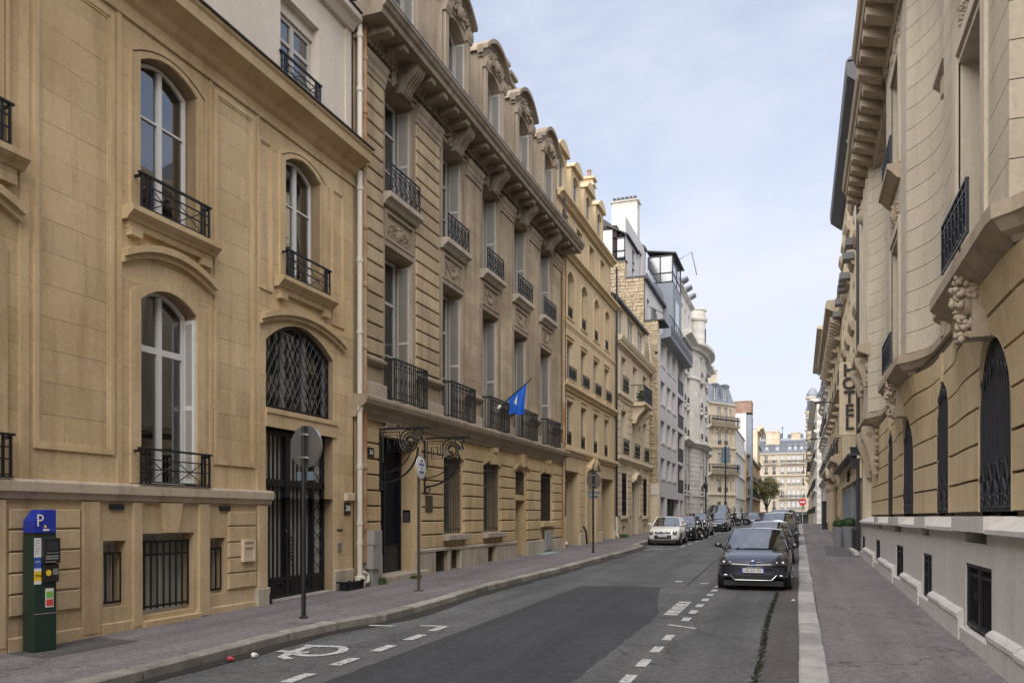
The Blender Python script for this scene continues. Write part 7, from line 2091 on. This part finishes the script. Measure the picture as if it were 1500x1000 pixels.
    if grille == 'bar':
        g = curve_patch(-w * .60, w * .60, lambda q: .575 + .02 * abs(q), lambda q: .665 + .03 * abs(q), 'grille', 'black', .02)
        ch = MB(); ch.tube([(q * w * .58, fy(q * w * .58, .62) - .035, .612 + .02 * abs(q)) for q in [i / 6 - 1 for i in range(13)]], .006, 5); part('grille_trim', ch, 'chrome', g)
        curve_patch(-w * .56, w * .56, lambda q: .26, lambda q: .375 - 0.0 * q, 'air_intake', 'black', .016)
        ch = MB(); ch.tube([(-w * .62, fy(w * .62, .36) - .03, .38), (-w * .50, fy(w * .5, .25) - .03, .275)] + [(q * w * .48, fy(q * w * .48, .25) - .03, .262) for q in [i / 4 - 1 for i in range(9)]] + [(w * .50, fy(w * .5, .25) - .03, .275), (w * .62, fy(w * .62, .36) - .03, .38)], .007, 5); part('bumper_trim', ch, 'chrome', t)
    elif grille == 'wide':
        curve_patch(-w * .52, w * .52, lambda q: .34 + .03 * abs(q), lambda q: .52 - .02 * abs(q), 'grille', 'black', .018)
        curve_patch(-w * .48, w * .48, lambda q: .625, lambda q: .70, 'upper_grille', 'black', .018)
        ch = MB(); ch.tube([(q * w * .45, fy(q * w * .45, .66) - .03, .665 + .015 * math.cos(q * 8)) for q in [i / 6 - 1 for i in range(13)]], .014, 5); part('grille_trim', ch, 'chrome', t)
    elif grille == 'oval':
        curve_patch(-w * .55, w * .55, lambda q: .33 + .12 * (q / w) ** 2, lambda q: .60 - .10 * (q / w) ** 2, 'grille', 'black', .018)
    bp_ = MB(); bp_.box(-w * .8, w * .8, .1, .3, .12, .24); part('bumper_lip', bp_, 'black', t)
    for sg in (-1, 1):
        if lights == 'swept': pts = [(sg * w * .56, .60), (sg * w * .84, .585), (sg * w * .95, .66), (sg * w * .93, .73), (sg * w * .80, .72), (sg * w * .62, .665)]
        else: pts = [(sg * (w * .72 + .105 * math.cos(a)), .64 + .10 * math.sin(a)) for a in [2 * PI * i / 16 for i in range(16)]]
        hl = patch(pts, 'headlight', 'black', .016)
        cx = sg * (w * .79 if lights == 'swept' else w * .72)
        lr = MB(); yy = fy(cx, .655) - .03
        for dx, r_ in ((0, .052 if lights == 'swept' else .085), (-sg * .14, .04)) if lights == 'swept' else ((0, .085),):
            lr.lathe([(r_, .0), (r_ * .8, -.018), (r_ * .3, -.026), (.004, -.028)], (cx + dx, yy + (.0 if dx == 0 else -.02), .652), 14, 'y')
        part('reflector', lr, 'alloy', hl, smooth=True)
        fl_ = MB(); fl_.ball((sg * w * .74, fy(w * .74, .36) - .01, .36), .06, .02, .026, 10, 6); part('fog_lamp', fl_, 'alloy', t)
    py = fy(0, .45) - .03
    pm = MB(); pm.box(-.26, .26, py - .012, py, .405 + .03, .505 + .03); pl_ = part('number_plate', pm, 'plate', t)
    pm = MB(); pm.box(-.262, -.222, py - .014, py - .003, .435, .535); pm.box(.222, .262, py - .014, py - .003, .435, .535); part('plate_band', pm, 'euro', pl_)
    if plate_txt: text(plate_txt, .098, pl_, (0, py - .015, .485), (R(90), 0, 0), 'black', 'plate_lettering', .001, sx=.82)
    if badge == 'ring':
        bd = MB(); by = fy(0, .65) - .05
        bd.lathe([(.075, .02), (.078, -.01), (.066, -.016), (.064, .0)], (0, by, .64), 20, 'y'); bo_ = part('badge', bd, 'chrome', t)
        bg = MB(); bg.lathe([(.066, .01), (.066, .0), (.001, -.001)], (0, by, .64), 16, 'y'); part('badge_field', bg, 'euro', bo_)
        s_ = MB()
        for pts in ([(-.028, .05), (0, .004), (.028, .05)], [(-.055, .03), (-.024, -.05), (0, -.002), (.024, -.05), (.055, .03)]):
            s_.tube([(a, by - .012, .64 + b) for a, b in pts], .0075, 5)
        part('badge_letters', s_, 'chrome', bo_)
    wp_ = MB()
    for a, b in (((-.45, .0), (.02, .12)), ((.1, .0), (.5, .1))):
        wp_.bar((a[0], wind - .02 + .02, bl + .03), (b[0], wind + .06, bl + .065), .012, 4)
    part('wiper', wp_, 'black', t)
    inn = MB(); inn.box(-bw * .9, bw * .9, wind + .6, rb - .2, .5, bl + .12); 
    for sx in (-.36, .36): inn.ball((sx, wind + 1.0, bl + .18), .17, .09, .24, 8, 6)
    inn.box(-bw * .85, bw * .85, wind + .1, wind + .5, .7, bl - .02); part('seats', inn, 'black', t)
    return t

car('hatchback_car', 'dark blue hatchback parked nearest on the right, plate reading AG 331 PA', -.95, 18.15, 0, body='paint_blue', scale=.95, badge='ring', plate_txt='AG·331·PA', group='cars parked along the right kerb')
car('hatchback_car', 'silver roofed hatchback parked right behind the dark blue one', -.93, 26.2, 0, body='paint_grey', roof='paint_silver', scale=.95, group='cars parked along the right kerb', grille='oval')
car('suv_car', 'tall dark car with white roof, third along the right kerb', -.86, 36.2, 0, L=4.5, W=1.8, H=1.68, body='paint_grey', roof='paint_white', hood=1.08, scale=.95, group='cars parked along the right kerb', grille='oval', roof0=1.75)
car('van_car', 'grey green car parked behind the tall white roofed one on the right', -.85, 46.5, 0, L=4.6, W=1.8, H=1.75, body='paint_green', roof='paint_silver', hood=1.1, scale=.95, group='cars parked along the right kerb', grille='oval')
car('small_car', 'small cream white hatchback heading the left parking bay', -6.02, 37.15, 0, L=3.46, W=1.62, H=1.46, body='paint_white', hood=.96, scale=.95, group='cars parked in the left bay', grille='wide', lights='round', plate_txt='DC·485·XN')
car('small_car', 'black small car with red roof behind the white hatchback', -5.92, 41.9, 0, L=3.82, W=1.72, H=1.42, body='paint_black', roof='paint_red', hood=.95, scale=.95, group='cars parked in the left bay', grille='oval', lights='round')
car('saloon_car', 'dark saloon car behind the motorcycle in the left bay', -5.95, 47.7, 0, L=4.4, W=1.78, H=1.46, body='paint_navy', hood=.95, style='sal', scale=.97, group='cars parked in the left bay', grille='oval')
car('sports_car', 'grey silver low car near the far end of the left bay', -5.62, 56.8, 0, L=4.6, W=1.86, H=1.42, body='paint_grey', roof='paint_silver', hood=.92, style='sal', scale=.97, group='cars parked in the left bay', grille='oval', lights='round')
car('off_road_car', 'boxy dark off road car standing last in the left bay', -6.35, 65.5, 0, L=4.4, W=1.85, H=1.95, body='paint_green', hood=1.25, scale=1.0, group='cars parked in the left bay', grille='oval', roof0=2.15)
car('distant_car', 'dark distant car driving at the far crossing', -4.9, 93.0, R(6), L=4.2, W=1.75, H=1.46, body='paint_navy', group=None, grille='oval')

def wheel2(mbt, mbr, c, r, wd=.05, ax='x'):
    mbt.tube([(c[0], c[1] + r * math.cos(a), c[2] + r * math.sin(a)) for a in [2 * PI * i / 18 for i in range(18)]], wd, 6, True)
    for k in range(5):
        a = 2 * PI * k / 5; mbr.bar((c[0], c[1], c[2]), (c[0], c[1] + r * .9 * math.cos(a), c[2] + r * .9 * math.sin(a)), .02, 4)
    mbr.lathe([(.08, -.03), (.08, .03)], c, 10, 'x')
def motorcycle(name, label, x, y, rz, body='paint_black', kind='moto', sc=1.0, accent='paint_white'):
    t = thing(name, (x, y, gz(y)), rz, label, 'scooter' if kind == 'scooter' else 'motorcycle', 'two wheelers parked on the left'); t.scale = (sc,) * 3
    wr = .31 if kind == 'moto' else .24; wb = 1.38 if kind == 'moto' else 1.28
    for yy in (0, wb):
        a, b = MB(), MB(); wheel2(a, b, (0, yy, wr), wr - .05, .055); w_ = part('wheel', a, 'rubber', t, smooth=True); part('rim', b, 'alloy', w_)
    fk = MB()
    for sx in (-.09, .09): fk.tube([(sx, 0, wr), (sx, .22, .78), (sx * .8, .30, .98)], .028, 6)
    part('fork', fk, 'alloy', t, smooth=True)
    hb = MB(); hb.tube([(-.36, .42, 1.02), (-.2, .30, 1.04), (.2, .30, 1.04), (.36, .42, 1.02)], .018, 6); part('handlebar', hb, 'black', t)
    hl = MB(); hl.ball((0, .16, .92), .10, .09, .11, 10, 8); part('headlight', hl, 'chrome', t, smooth=True)
    fd = MB(); fd.tube([(0, (wr + .03) * math.sin(a) * -1, wr + (wr + .03) * math.cos(a)) for a in [R(q) for q in (-60, -30, 0, 30, 60)]], .07, 6); part('mudguard', fd, body, t, smooth=True)
    bd = MB()
    if kind == 'moto':
        bd.ball((0, .52, .82), .17, .30, .17, 10, 8); part('fuel_tank', bd, body, t, smooth=True)
        en = MB(); en.bbox(-.17, .17, .42, .86, .28, .62, .04); en.tube([(.2, .5, .35), (.22, 1.2, .38)], .05, 8); part('engine', en, 'alloy', t)
    else:
        bd.grid([[(-.2, .25, .95), (0, .16, 1.0), (.2, .25, .95)], [(-.24, .28, .6), (0, .16, .62), (.24, .28, .6)], [(-.2, .40, .28), (0, .32, .28), (.2, .40, .28)]]); bd.bbox(-.2, .2, .35, .85, .24, .32, .02); bd.ball((0, 1.05, .55), .2, .42, .25, 10, 8); part('fairing', bd, body, t, smooth=True)
        ws = MB(); ws.grid([[(-.18, .24, 1.0), (0, .16, 1.02), (.18, .24, 1.0)], [(-.15, .34, 1.38), (0, .28, 1.42), (.15, .34, 1.38)]]); part('windshield', ws, 'glass', t)
        bx_ = MB(); bx_.bbox(-.2, .2, 1.3, 1.65, .82, 1.15, .05); part('top_box', bx_, 'black', t)
    st = MB(); st.ball((0, 1.02, .80), .15, .38, .08, 10, 6); st.ball((0, 1.32, .84), .10, .18, .06, 8, 6); part('saddle', st, 'black', t, smooth=True)
    ex = MB(); ex.tube([(.16, .8, .3), (.19, 1.1, .36), (.2, 1.5, .42)], .045, 8); part('exhaust', ex, 'chrome', t)
    mr = MB()
    for sx in (-.34, .34): mr.bar((sx * .8, .36, 1.04), (sx, .34, 1.2), .01, 4); mr.ball((sx, .34, 1.22), .07, .02, .05, 8, 6)
    part('mirror', mr, 'black', t)
    return t
motorcycle('motorcycle', 'dark motorcycle with pale fork parked between two cars in the left bay', -4.95, 45.6, R(35), kind='moto', accent='alloy')
motorcycle('motorcycle', 'black motorcycle leaning behind the red roofed car', -5.05, 43.9, R(62), kind='moto')
motorcycle('scooter', 'black scooter with a tall windshield in the far cluster of two wheelers', -5.1, 73.0, R(70), kind='scooter', sc=1.25)
motorcycle('scooter', 'grey scooter nearest in the far cluster of two wheelers', -5.5, 70.5, R(60), body='paint_grey', kind='scooter', sc=1.2)
motorcycle('scooter', 'dark scooter hindmost in the far cluster of two wheelers', -4.6, 75.5, R(85), body='paint_navy', kind='scooter', sc=1.25)
# scooter by the far no entry sign
motorcycle('scooter', 'small scooter parked under the no entry sign far off', .1, 84.5, R(75), kind='scooter')

# ================================================================= street furniture and small things
def sign_post(label, x, y, h, disc_z, r, rz, back=True, plates=()):
    t = thing('sign_post', (x, y, gz(y) + .12), 0, label, 'road sign', 'post signs on the left pavement')
    mb = MB(); mb.tube([(0, 0, 0), (0, 0, h)], .038, 10); mb.lathe([(.07, 0), (.07, .02), (.04, .04)], (0, 0, 0), 10); part('post', mb, 'black', t)
    d = MB(); d.lathe([(.001, .0), (r, .0), (r + .005, .02), (r, .03), (.001, .03)], (0, 0, 0), 28, 'y'); o = part('sign_disc', d, 'signback', t, (0, .06, disc_z), (0, 0, rz))
    e = MB(); e.lathe([(r, -.012), (r + .016, -.012), (r + .016, .035), (r, .035)], (0, 0, 0), 28, 'y'); part('sign_rim', e, 'alloy', o)
    for (z, w, hh, a) in plates:
        p = MB(); p.box(-w / 2, w / 2, 0, .02, -hh / 2, hh / 2); part('sign_plate', p, 'signback2', t, (0, .05, z), (0, 0, a))
    c = MB(); c.box(-.06, .06, -.05, .05, disc_z - .2, disc_z - .17); c.box(-.06, .06, -.05, .05, disc_z + .17, disc_z + .2); part('clamp', c, 'alloy', t)
    return t
M['signback'] = plain('grey_sign_back', (0.21, 0.22, 0.25), .45, metal=.3, var=.1)
M['signback2'] = plain('blue_grey_plate', (0.11, 0.16, 0.19), .5, var=.1)
sign_post('round sign seen from its grey back on a dark post before the iron gate', -7.52, 10.77, 3.1, 2.78, .325, R(-11), plates=((2.30, .34, .14, R(-5)),))
sign_post('round sign seen from behind with two little plates in front of the yellow house', -7.34, 29.1, 3.2, 2.75, .32, R(-25), plates=((2.28, .5, .1, R(0)), (2.12, .36, .12, R(40))))
# oval notice
t = thing('oval_sign', (-7.59, 15.0, gz(15) + .12), 0, 'white oval notice on a thin dark post by the mansion door', 'sign')
mb = MB(); mb.tube([(0, 0, 0), (0, 0, 2.9)], .033, 10); mb.lathe([(.11, 0), (.11, .012), (.05, .03)], (0, 0, 0), 10); part('post', mb, 'bark', t)
mb = MB(); mb.ball((.05, 0, 2.62), .025, .235, .255, 24, 10); o = part('oval_board', mb, 'white', t, smooth=True)
mb = MB(); mb.tube([(.06, .222 * math.cos(a), 2.62 + .245 * math.sin(a)) for a in [2 * PI * i / 28 for i in range(28)]], .009, 5, True); part('oval_rim', mb, 'greypaint', o)
M['inkblue'] = plain('blue_ink', (0.06, 0.09, 0.25), .6)
mb = MB()
for z, w in ((2.76, .10), (2.68, .24), (2.60, .06), (2.52, .22)):
    k = max(2, int(w / .045))
    for i in range(k): mb.box(.073, .077, -w / 2 + w * i / k, -w / 2 + w * (i + .7) / k, z - .025, z + .025)
part('small_print', mb, 'inkblue', o)
# pay and display machine
M['meter'] = plain('dark_green_metal', (0.012, 0.032, 0.024), .5, metal=.1, var=.5, scale=40, bump=.2)
M['meterblue'] = plain('meter_blue', (0.012, 0.028, 0.30), .45, var=.05)
M['yellow'] = plain('sticker_yellow', (0.75, 0.50, 0.02), .5, var=.04)
M['stgreen'] = plain('sticker_green', (0.16, 0.42, 0.06), .5, var=.3, scale=40)
M['stred'] = plain('sticker_red', (0.55, 0.05, 0.05), .5, var=.3, scale=40)
M['screen'] = plain('dark_screen', (0.03, 0.035, 0.04), .15, var=.1)
t = thing('parking_meter', (-9.02, 7.28, gz(7.28) + .12), R(78), 'dark green parking meter with blue P cap against the honey stone house', 'parking meter'); t.scale = (.82, .9, .99)
mb = MB(); w = .17
mb.box(-w, w, -.15, .15, 0, 1.46); part('case', mb, 'meter', t, bevel=.012)
mb = MB(); mb.box(-w + .005, w - .005, -.14, .14, 1.46, 1.50); part('neck', mb, 'black', t)
mb = MB(); mb.prism([(-w, 1.50), (w, 1.50), (w, 1.80), (-w + .12, 1.80), (-w, 1.66)], 'n', -.14, .14); cp = part('cap', mb, 'meterblue', t, bevel=.01)
# front of the meter = local -y after the turn; the narrow left side carries stickers
text('P', .22, cp, (-.075, -.146, 1.655), (R(90), 0, 0), 'white', 'letter', .002)
mb = MB(); mb.lathe([(.018, -.148), (.018, -.152)], (-.0, 0, 1.585), 10, 'y'); part('cap_dot', mb, 'yellow', cp)
mb = MB(); mb.box(-.03, .06, -.146, -.142, 1.53, 1.555); part('cap_strip', mb, 'white', cp)
mb = MB(); mb.box(.06, .16, -.146, -.142, 1.53, 1.555); part('cap_strip', mb, 'euro', cp)
mb = MB(); mb.box(-.06, .19, -.22, -.14, 1.12, 1.44); un = part('screen_unit', mb, 'black', t, bevel=.01)
mb = MB(); mb.box(-.02, .15, -.225, -.219, 1.28, 1.40); part('screen', mb, 'screen', un)
mb = MB(); mb.box(-.02, .15, -.226, -.219, 1.245, 1.258); mb.box(-.04, .12, -.226, -.219, 1.13, 1.145); part('trim_line', mb, 'alloy', un)
mb = MB()
for i in range(7):
    for j in range(2): mb.box(-.03 + i * .027, -.012 + i * .027, -.226, -.219, 1.17 + j * .03, 1.19 + j * .03)
part('keypad', mb, 'greypaint', un)
mb = MB(); mb.box(-.05, .18, -.20, -.14, .88, 1.11); lu = part('card_unit', mb, 'black', t, bevel=.01)
mb = MB(); mb.lathe([(.04, -.2), (.04, -.206)], (.02, 0, 1.0), 14, 'y'); part('card_light', mb, 'yellow', lu)
mb = MB()
for i in range(4): mb.box(.09 + i * .02, .10 + i * .02, -.206, -.2, .97, 1.05)
part('slot_marks', mb, 'greypaint', lu)
for (z0, z1, m, a, b) in ((1.20, 1.44, 'white', -.165, -.062), (1.06, 1.20, 'euro', -.165, -.062), (1.02, 1.06, 'white', -.165, -.062), (.90, 1.02, 'yellow', -.165, -.062), (.86, .90, 'white', -.165, -.062)):
    mb = MB(); mb.box(a, b, -.156, -.150, z0, z1); st = part('sticker', mb, m, t)
    if m == 'yellow': text('75016', .05, st, (-.113, -.158, .965), (R(90), 0, 0), 'black', 'sticker_lettering', .0008, sx=.8)
    if m == 'euro': text('A B C', .04, st, (-.113, -.158, 1.14), (R(90), 0, 0), 'white', 'sticker_lettering', .0008, sx=.8)
    if z0 == 1.20:
        mb = MB()
        for i in range(6): mb.box(-.155, -.08 - .02 * (i % 3), -.159, -.156, 1.41 - i * .033, 1.418 - i * .033)
        part('small_print', mb, 'greypaint', st)
mb = MB(); mb.box(0.0, .12, -.157, -.150, .56, .80); st = part('sticker', mb, 'white', t)
for z0, z1, m in ((.68, .76, 'stgreen'), (.58, .66, 'stred')):
    mb = MB(); mb.box(.01, .11, -.162, -.157, z0, z1); part('sticker_panel', mb, m, st)
mb = MB(); mb.box(-.17, .17, -.154, -.15, .48, .488); part('door_seam', mb, 'greypaint', t)
# flag on its pole
M['flagblue'] = plain('flag_blue', (0.012, 0.12, 0.55), .75, var=.15, scale=3)
FL = thing('blue_flag', (-9.0, 23.35, 5.40), 0, 'blue flag with a white emblem on a slanting pole above the balcony', 'flag')
p0, p1 = Vector((0, 0, 0)), Vector((.92, .62, .98))
mb = MB(); mb.tube([p0, p1], .022, 8); part('flag_pole', mb, 'black', FL)
mb = MB(); mb.tube([p0 - (p1 - p0) * .05, p0 + (p1 - p0) * .07], .05, 8); part('pole_socket', mb, 'white', FL)
mb = MB(); N, K = 40, 30; rws = []
for i in range(N + 1):
    u = i / N; a = p0.lerp(p1, .30 + .56 * u); row = []
    for j in range(K + 1):
        v = j / K; drop = (.50 + .48 * u) * v
        row.append((a.x + .07 * v * math.sin(u * 17 + v * 2) - .10 * v * u, a.y + .07 * v * math.sin(u * 19 + v * 3.2) + .10 * v * (1 - u), a.z - drop + .05 * v * math.sin(u * 6)))
    rws.append(row)
mb.grid(rws); fl_ = part('flag_cloth', mb, 'flagblue', FL, smooth=True)
mb = MB(); em = []
for i in range(N + 1):
    row = []
    for j in range(K + 1):
        q = Vector(rws[i][j]); row.append((q.x + .016, q.y - .012, q.z))
    em.append(row)
for i in range(N):
    for j in range(K):
        u, v = (i + .5) / N, (j + .5) / K
        d1 = math.hypot((u - .46) / .15, (v - .45) / .22); d2 = math.hypot((u - .55) / .13, (v - .42) / .19)
        if (d1 < 1 and d2 > 1) or False: mb.face([em[i][j], em[i + 1][j], em[i + 1][j + 1], em[i][j + 1]])
part('flag_emblem', mb, 'white', fl_, smooth=True)
# planters by the hotel
M['pot'] = plain('grey_planter', (0.20, 0.205, 0.22), .55, var=.08)
def planter(x, y, label, h=.86, r=.24, seed=1):
    t = thing('planter', (x, y, gz(y) + .12), 0, label, 'planter', 'clipped box planters by the hotel')
    mb = MB(); mb.lathe([(r * .72, 0), (r, h), (r * .9, h), (r * .86, h - .08), (.01, h - .09)], (0, 0, 0), 24); part('pot', mb, 'pot', t, smooth=False)
    sh = MB(); rp = random.Random(seed); sh.ball((0, 0, h + .10), r * .84, r * .84, r * .74, 12, 8)
    for i in range(900):
        d = Vector((rp.gauss(0, 1), rp.gauss(0, 1), rp.gauss(0, 1))).normalized()
        p = Vector((0, 0, h + .10)) + Vector((d.x * r * .98, d.y * r * .98, d.z * r * .86)) * rp.uniform(.88, 1.06)
        e = Vector((rp.gauss(0, 1), rp.gauss(0, 1), rp.gauss(0, 1))).normalized() * .026; g = d.cross(e).normalized() * .018
        sh.face([p - e, p + g, p + e, p - g])
    part('box_ball', sh, 'box', t)
planter(1.60, 35.9, 'tall grey planter with box ball, the further one before the hotel', .84, .25, 1)
planter(1.88, 33.6, 'tall grey planter with box ball, the nearer one against the hotel railing', .92, .27, 2)
# no entry sign, far
t = thing('no_entry_sign', (.42, 98.0, gz(98) + .12), 0, 'red round no entry sign far down the street', 'road sign')
mb = MB(); mb.tube([(0, 0, 0), (0, 0, 2.9)], .05, 8); part('post', mb, 'greypaint', t)
mb = MB(); mb.lathe([(.001, -.05), (.42, -.05), (.42, -.07), (.001, -.07)], (0, 0, 2.55), 24, 'y'); o = part('sign_disc', mb, 'signred', t)
mb = MB(); mb.box(-.3, .3, -.08, -.07, 2.48, 2.62); part('white_bar', mb, 'white', o)
# far post with a rectangular board
t = thing('board_sign', (-6.75, 79.5, gz(79.5) + .1), 0, 'dark rectangular board seen from behind on a post past the scooters', 'road sign')
mb = MB(); mb.tube([(0, 0, 0), (0, 0, 7.6)], .07, 8); part('post', mb, 'black', t)
mb = MB(); mb.box(-.42, .42, .05, .1, 5.9, 7.5); part('board', mb, 'signback2', t)
t = thing('lamp_post', (-7.4, 68, gz(68) + .12), 0, 'thin dark post standing before the white house', 'post')
mb = MB(); mb.tube([(0, 0, 0), (0, 0, 4.2)], .05, 8); mb.ball((0, 0, 3.4), .2, .2, .28, 8, 6); part('post', mb, 'black', t)
# bin bag holder on right pavement
t = thing('notice_stand', (1.75, 60.5, gz(60.5) + .12), 0, 'dark narrow stand against the right facade past the hotel', 'notice stand')
mb = MB(); mb.box(-.18, .18, -.2, .2, 0, 1.9); mb.box(-.22, .22, -.25, .25, 1.9, 2.0); part('case', mb, 'iron', t, bevel=.02)
# street tree at the far end
def tree(name, x, y, h, r, label, seed, n=5200):
    t = thing(name, (x, y, gz(y)), 0, label, 'tree'); rp = random.Random(seed)
    tr = MB(); tr.tube([(0, 0, -.3), (.05, 0, h * .2), (0, .1, h * .38)], .22, 8, r1=.14)
    tips = []
    for i in range(11):
        a = 2 * PI * i / 11 + rp.uniform(-.3, .3); q = rp.uniform(.4, .95); top = h * rp.uniform(.55, .95)
        e = Vector((r * q * math.cos(a), r * q * math.sin(a), top)); m_ = Vector((e.x * .4, e.y * .4, h * .52))
        tr.tube([(0, .05, h * .34), m_, e], .08, 5, r1=.015); tips += [e, (m_ + e) / 2]
        for k in range(3):
            e2 = e + Vector((rp.uniform(-.5, .5), rp.uniform(-.5, .5), rp.uniform(-.1, .5))) * r * .5; tr.tube([(m_ + e) / 2, e2], .03, 4, r1=.008); tips.append(e2)
    part('trunk', tr, 'bark', t)
    cr = MB()
    for i in range(n):
        c_ = rp.choice(tips); p = c_ + Vector((rp.gauss(0, .28), rp.gauss(0, .28), rp.gauss(0, .26))) * r * .55
        e = Vector((rp.gauss(0, 1), rp.gauss(0, 1), rp.gauss(0, 1))).normalized() * rp.uniform(.10, .19); g = e.orthogonal().normalized() * .11
        cr.face([p - e, p + g, p + e, p - g])
    part('crown', cr, 'leaf', t)
tree('street_tree', -6.0, 165, 9.4, 2.6, 'small spring tree with thin olive leaves before the far apartment block', 3)
# litter and weeds
def crumple(name, label, x, y, mat, s, seed):
    t = thing(name, (x, y, gz(y) + .012), 0, label, 'litter'); rp = random.Random(seed); mb = MB(); rows = []
    for j in range(6):
        ph = PI * j / 5
        rows.append([(s * math.sin(ph) * math.cos(a) * rp.uniform(.6, 1.25), s * .8 * math.sin(ph) * math.sin(a) * rp.uniform(.6, 1.25), max(0, s * .55 + s * .6 * math.cos(ph) * rp.uniform(.6, 1.2))) for a in [2 * PI * i / 9 for i in range(9)]])
    for r_ in rows: r_.append(r_[0])
    mb.grid(rows); part('wrapper', mb, mat, t)
M['litred'] = plain('litter_red', (0.5, 0.06, 0.07), .5, var=.4, scale=40)
crumple('red_wrapper', 'crumpled red wrapper lying in the left gutter', -6.62, 7.95, 'litred', .055, 1)
crumple('white_paper', 'crumpled white paper lying in the left gutter', -6.5, 8.25, 'white', .055, 2)
crumple('white_scrap', 'tiny white scrap in the right gutter in front of the blue hatchback', -.10, 16.4, 'white', .035, 3)
crumple('leaf_scrap', 'flat tan leaf lying on the right pavement by the kerbstones', .36, 10.9, 'b4', .07, 4)
def tuft(name, label, cat, x, y, z, r, n, h, mat, seed, rx=1.0, ry=1.0):
    t = thing(name, (x, y, z), 0, label, cat); rp = random.Random(seed); mb = MB()
    for i in range(n):
        a = rp.uniform(0, 2 * PI); q = r * rp.random() ** .5; bx_, by_ = q * math.cos(a) * rx, q * math.sin(a) * ry; k = h * rp.uniform(.4, 1.1); dx, dy = rp.gauss(0, .4) * k, rp.gauss(0, .4) * k; w = .008 + .012 * rp.random()
        mb.face([(bx_ - w, by_, 0), (bx_ + w, by_, 0), (bx_ + dx * .6 + w, by_ + dy * .6, k * .7), (bx_ + dx, by_ + dy, k)])
    part('leaves', mb, mat, t)
tuft('weed_tuft', 'green weed tuft at the foot of the rusty downpipe', 'weed', -9.1, 16.0, gz(16) + .12, .14, 170, .16, 'grass', 1)
tuft('weed_tuft', 'low green weeds on the step of the mansion door', 'weed', -8.98, 17.6, gz(17.6) + .12, .16, 150, .09, 'grass', 2, .6, 1.5)
tuft('weed_tuft', 'grassy weeds at the foot of the cream house', 'weed', -9.1, 43.0, gz(43) + .12, .5, 220, .22, 'grass', 3, .3, 1.6)
gs = MB(); rp = random.Random(12)
for i in range(3600):
    yy = rp.uniform(6.5, 18.0); dens = .5 + .5 * math.sin(yy * 2.1) * math.sin(yy * 5.3 + 1)
    if rp.random() > .25 + .75 * dens: continue
    xx = -.46 + .02 * math.sin(yy * .8) + rp.gauss(0, .022); k = rp.uniform(.008, .03); w = rp.uniform(.006, .014)
    gs.face([(xx - w, yy, gz(yy) + .006), (xx + w, yy + rp.uniform(-.01, .01), gz(yy) + .006), (xx + rp.gauss(0, .012), yy + rp.gauss(0, .02), gz(yy) + k)])
tag(part('gutter_grass', gs, 'moss'), 'thin line of dark moss and grass along the right gutter seam', 'grass', kind='stuff')
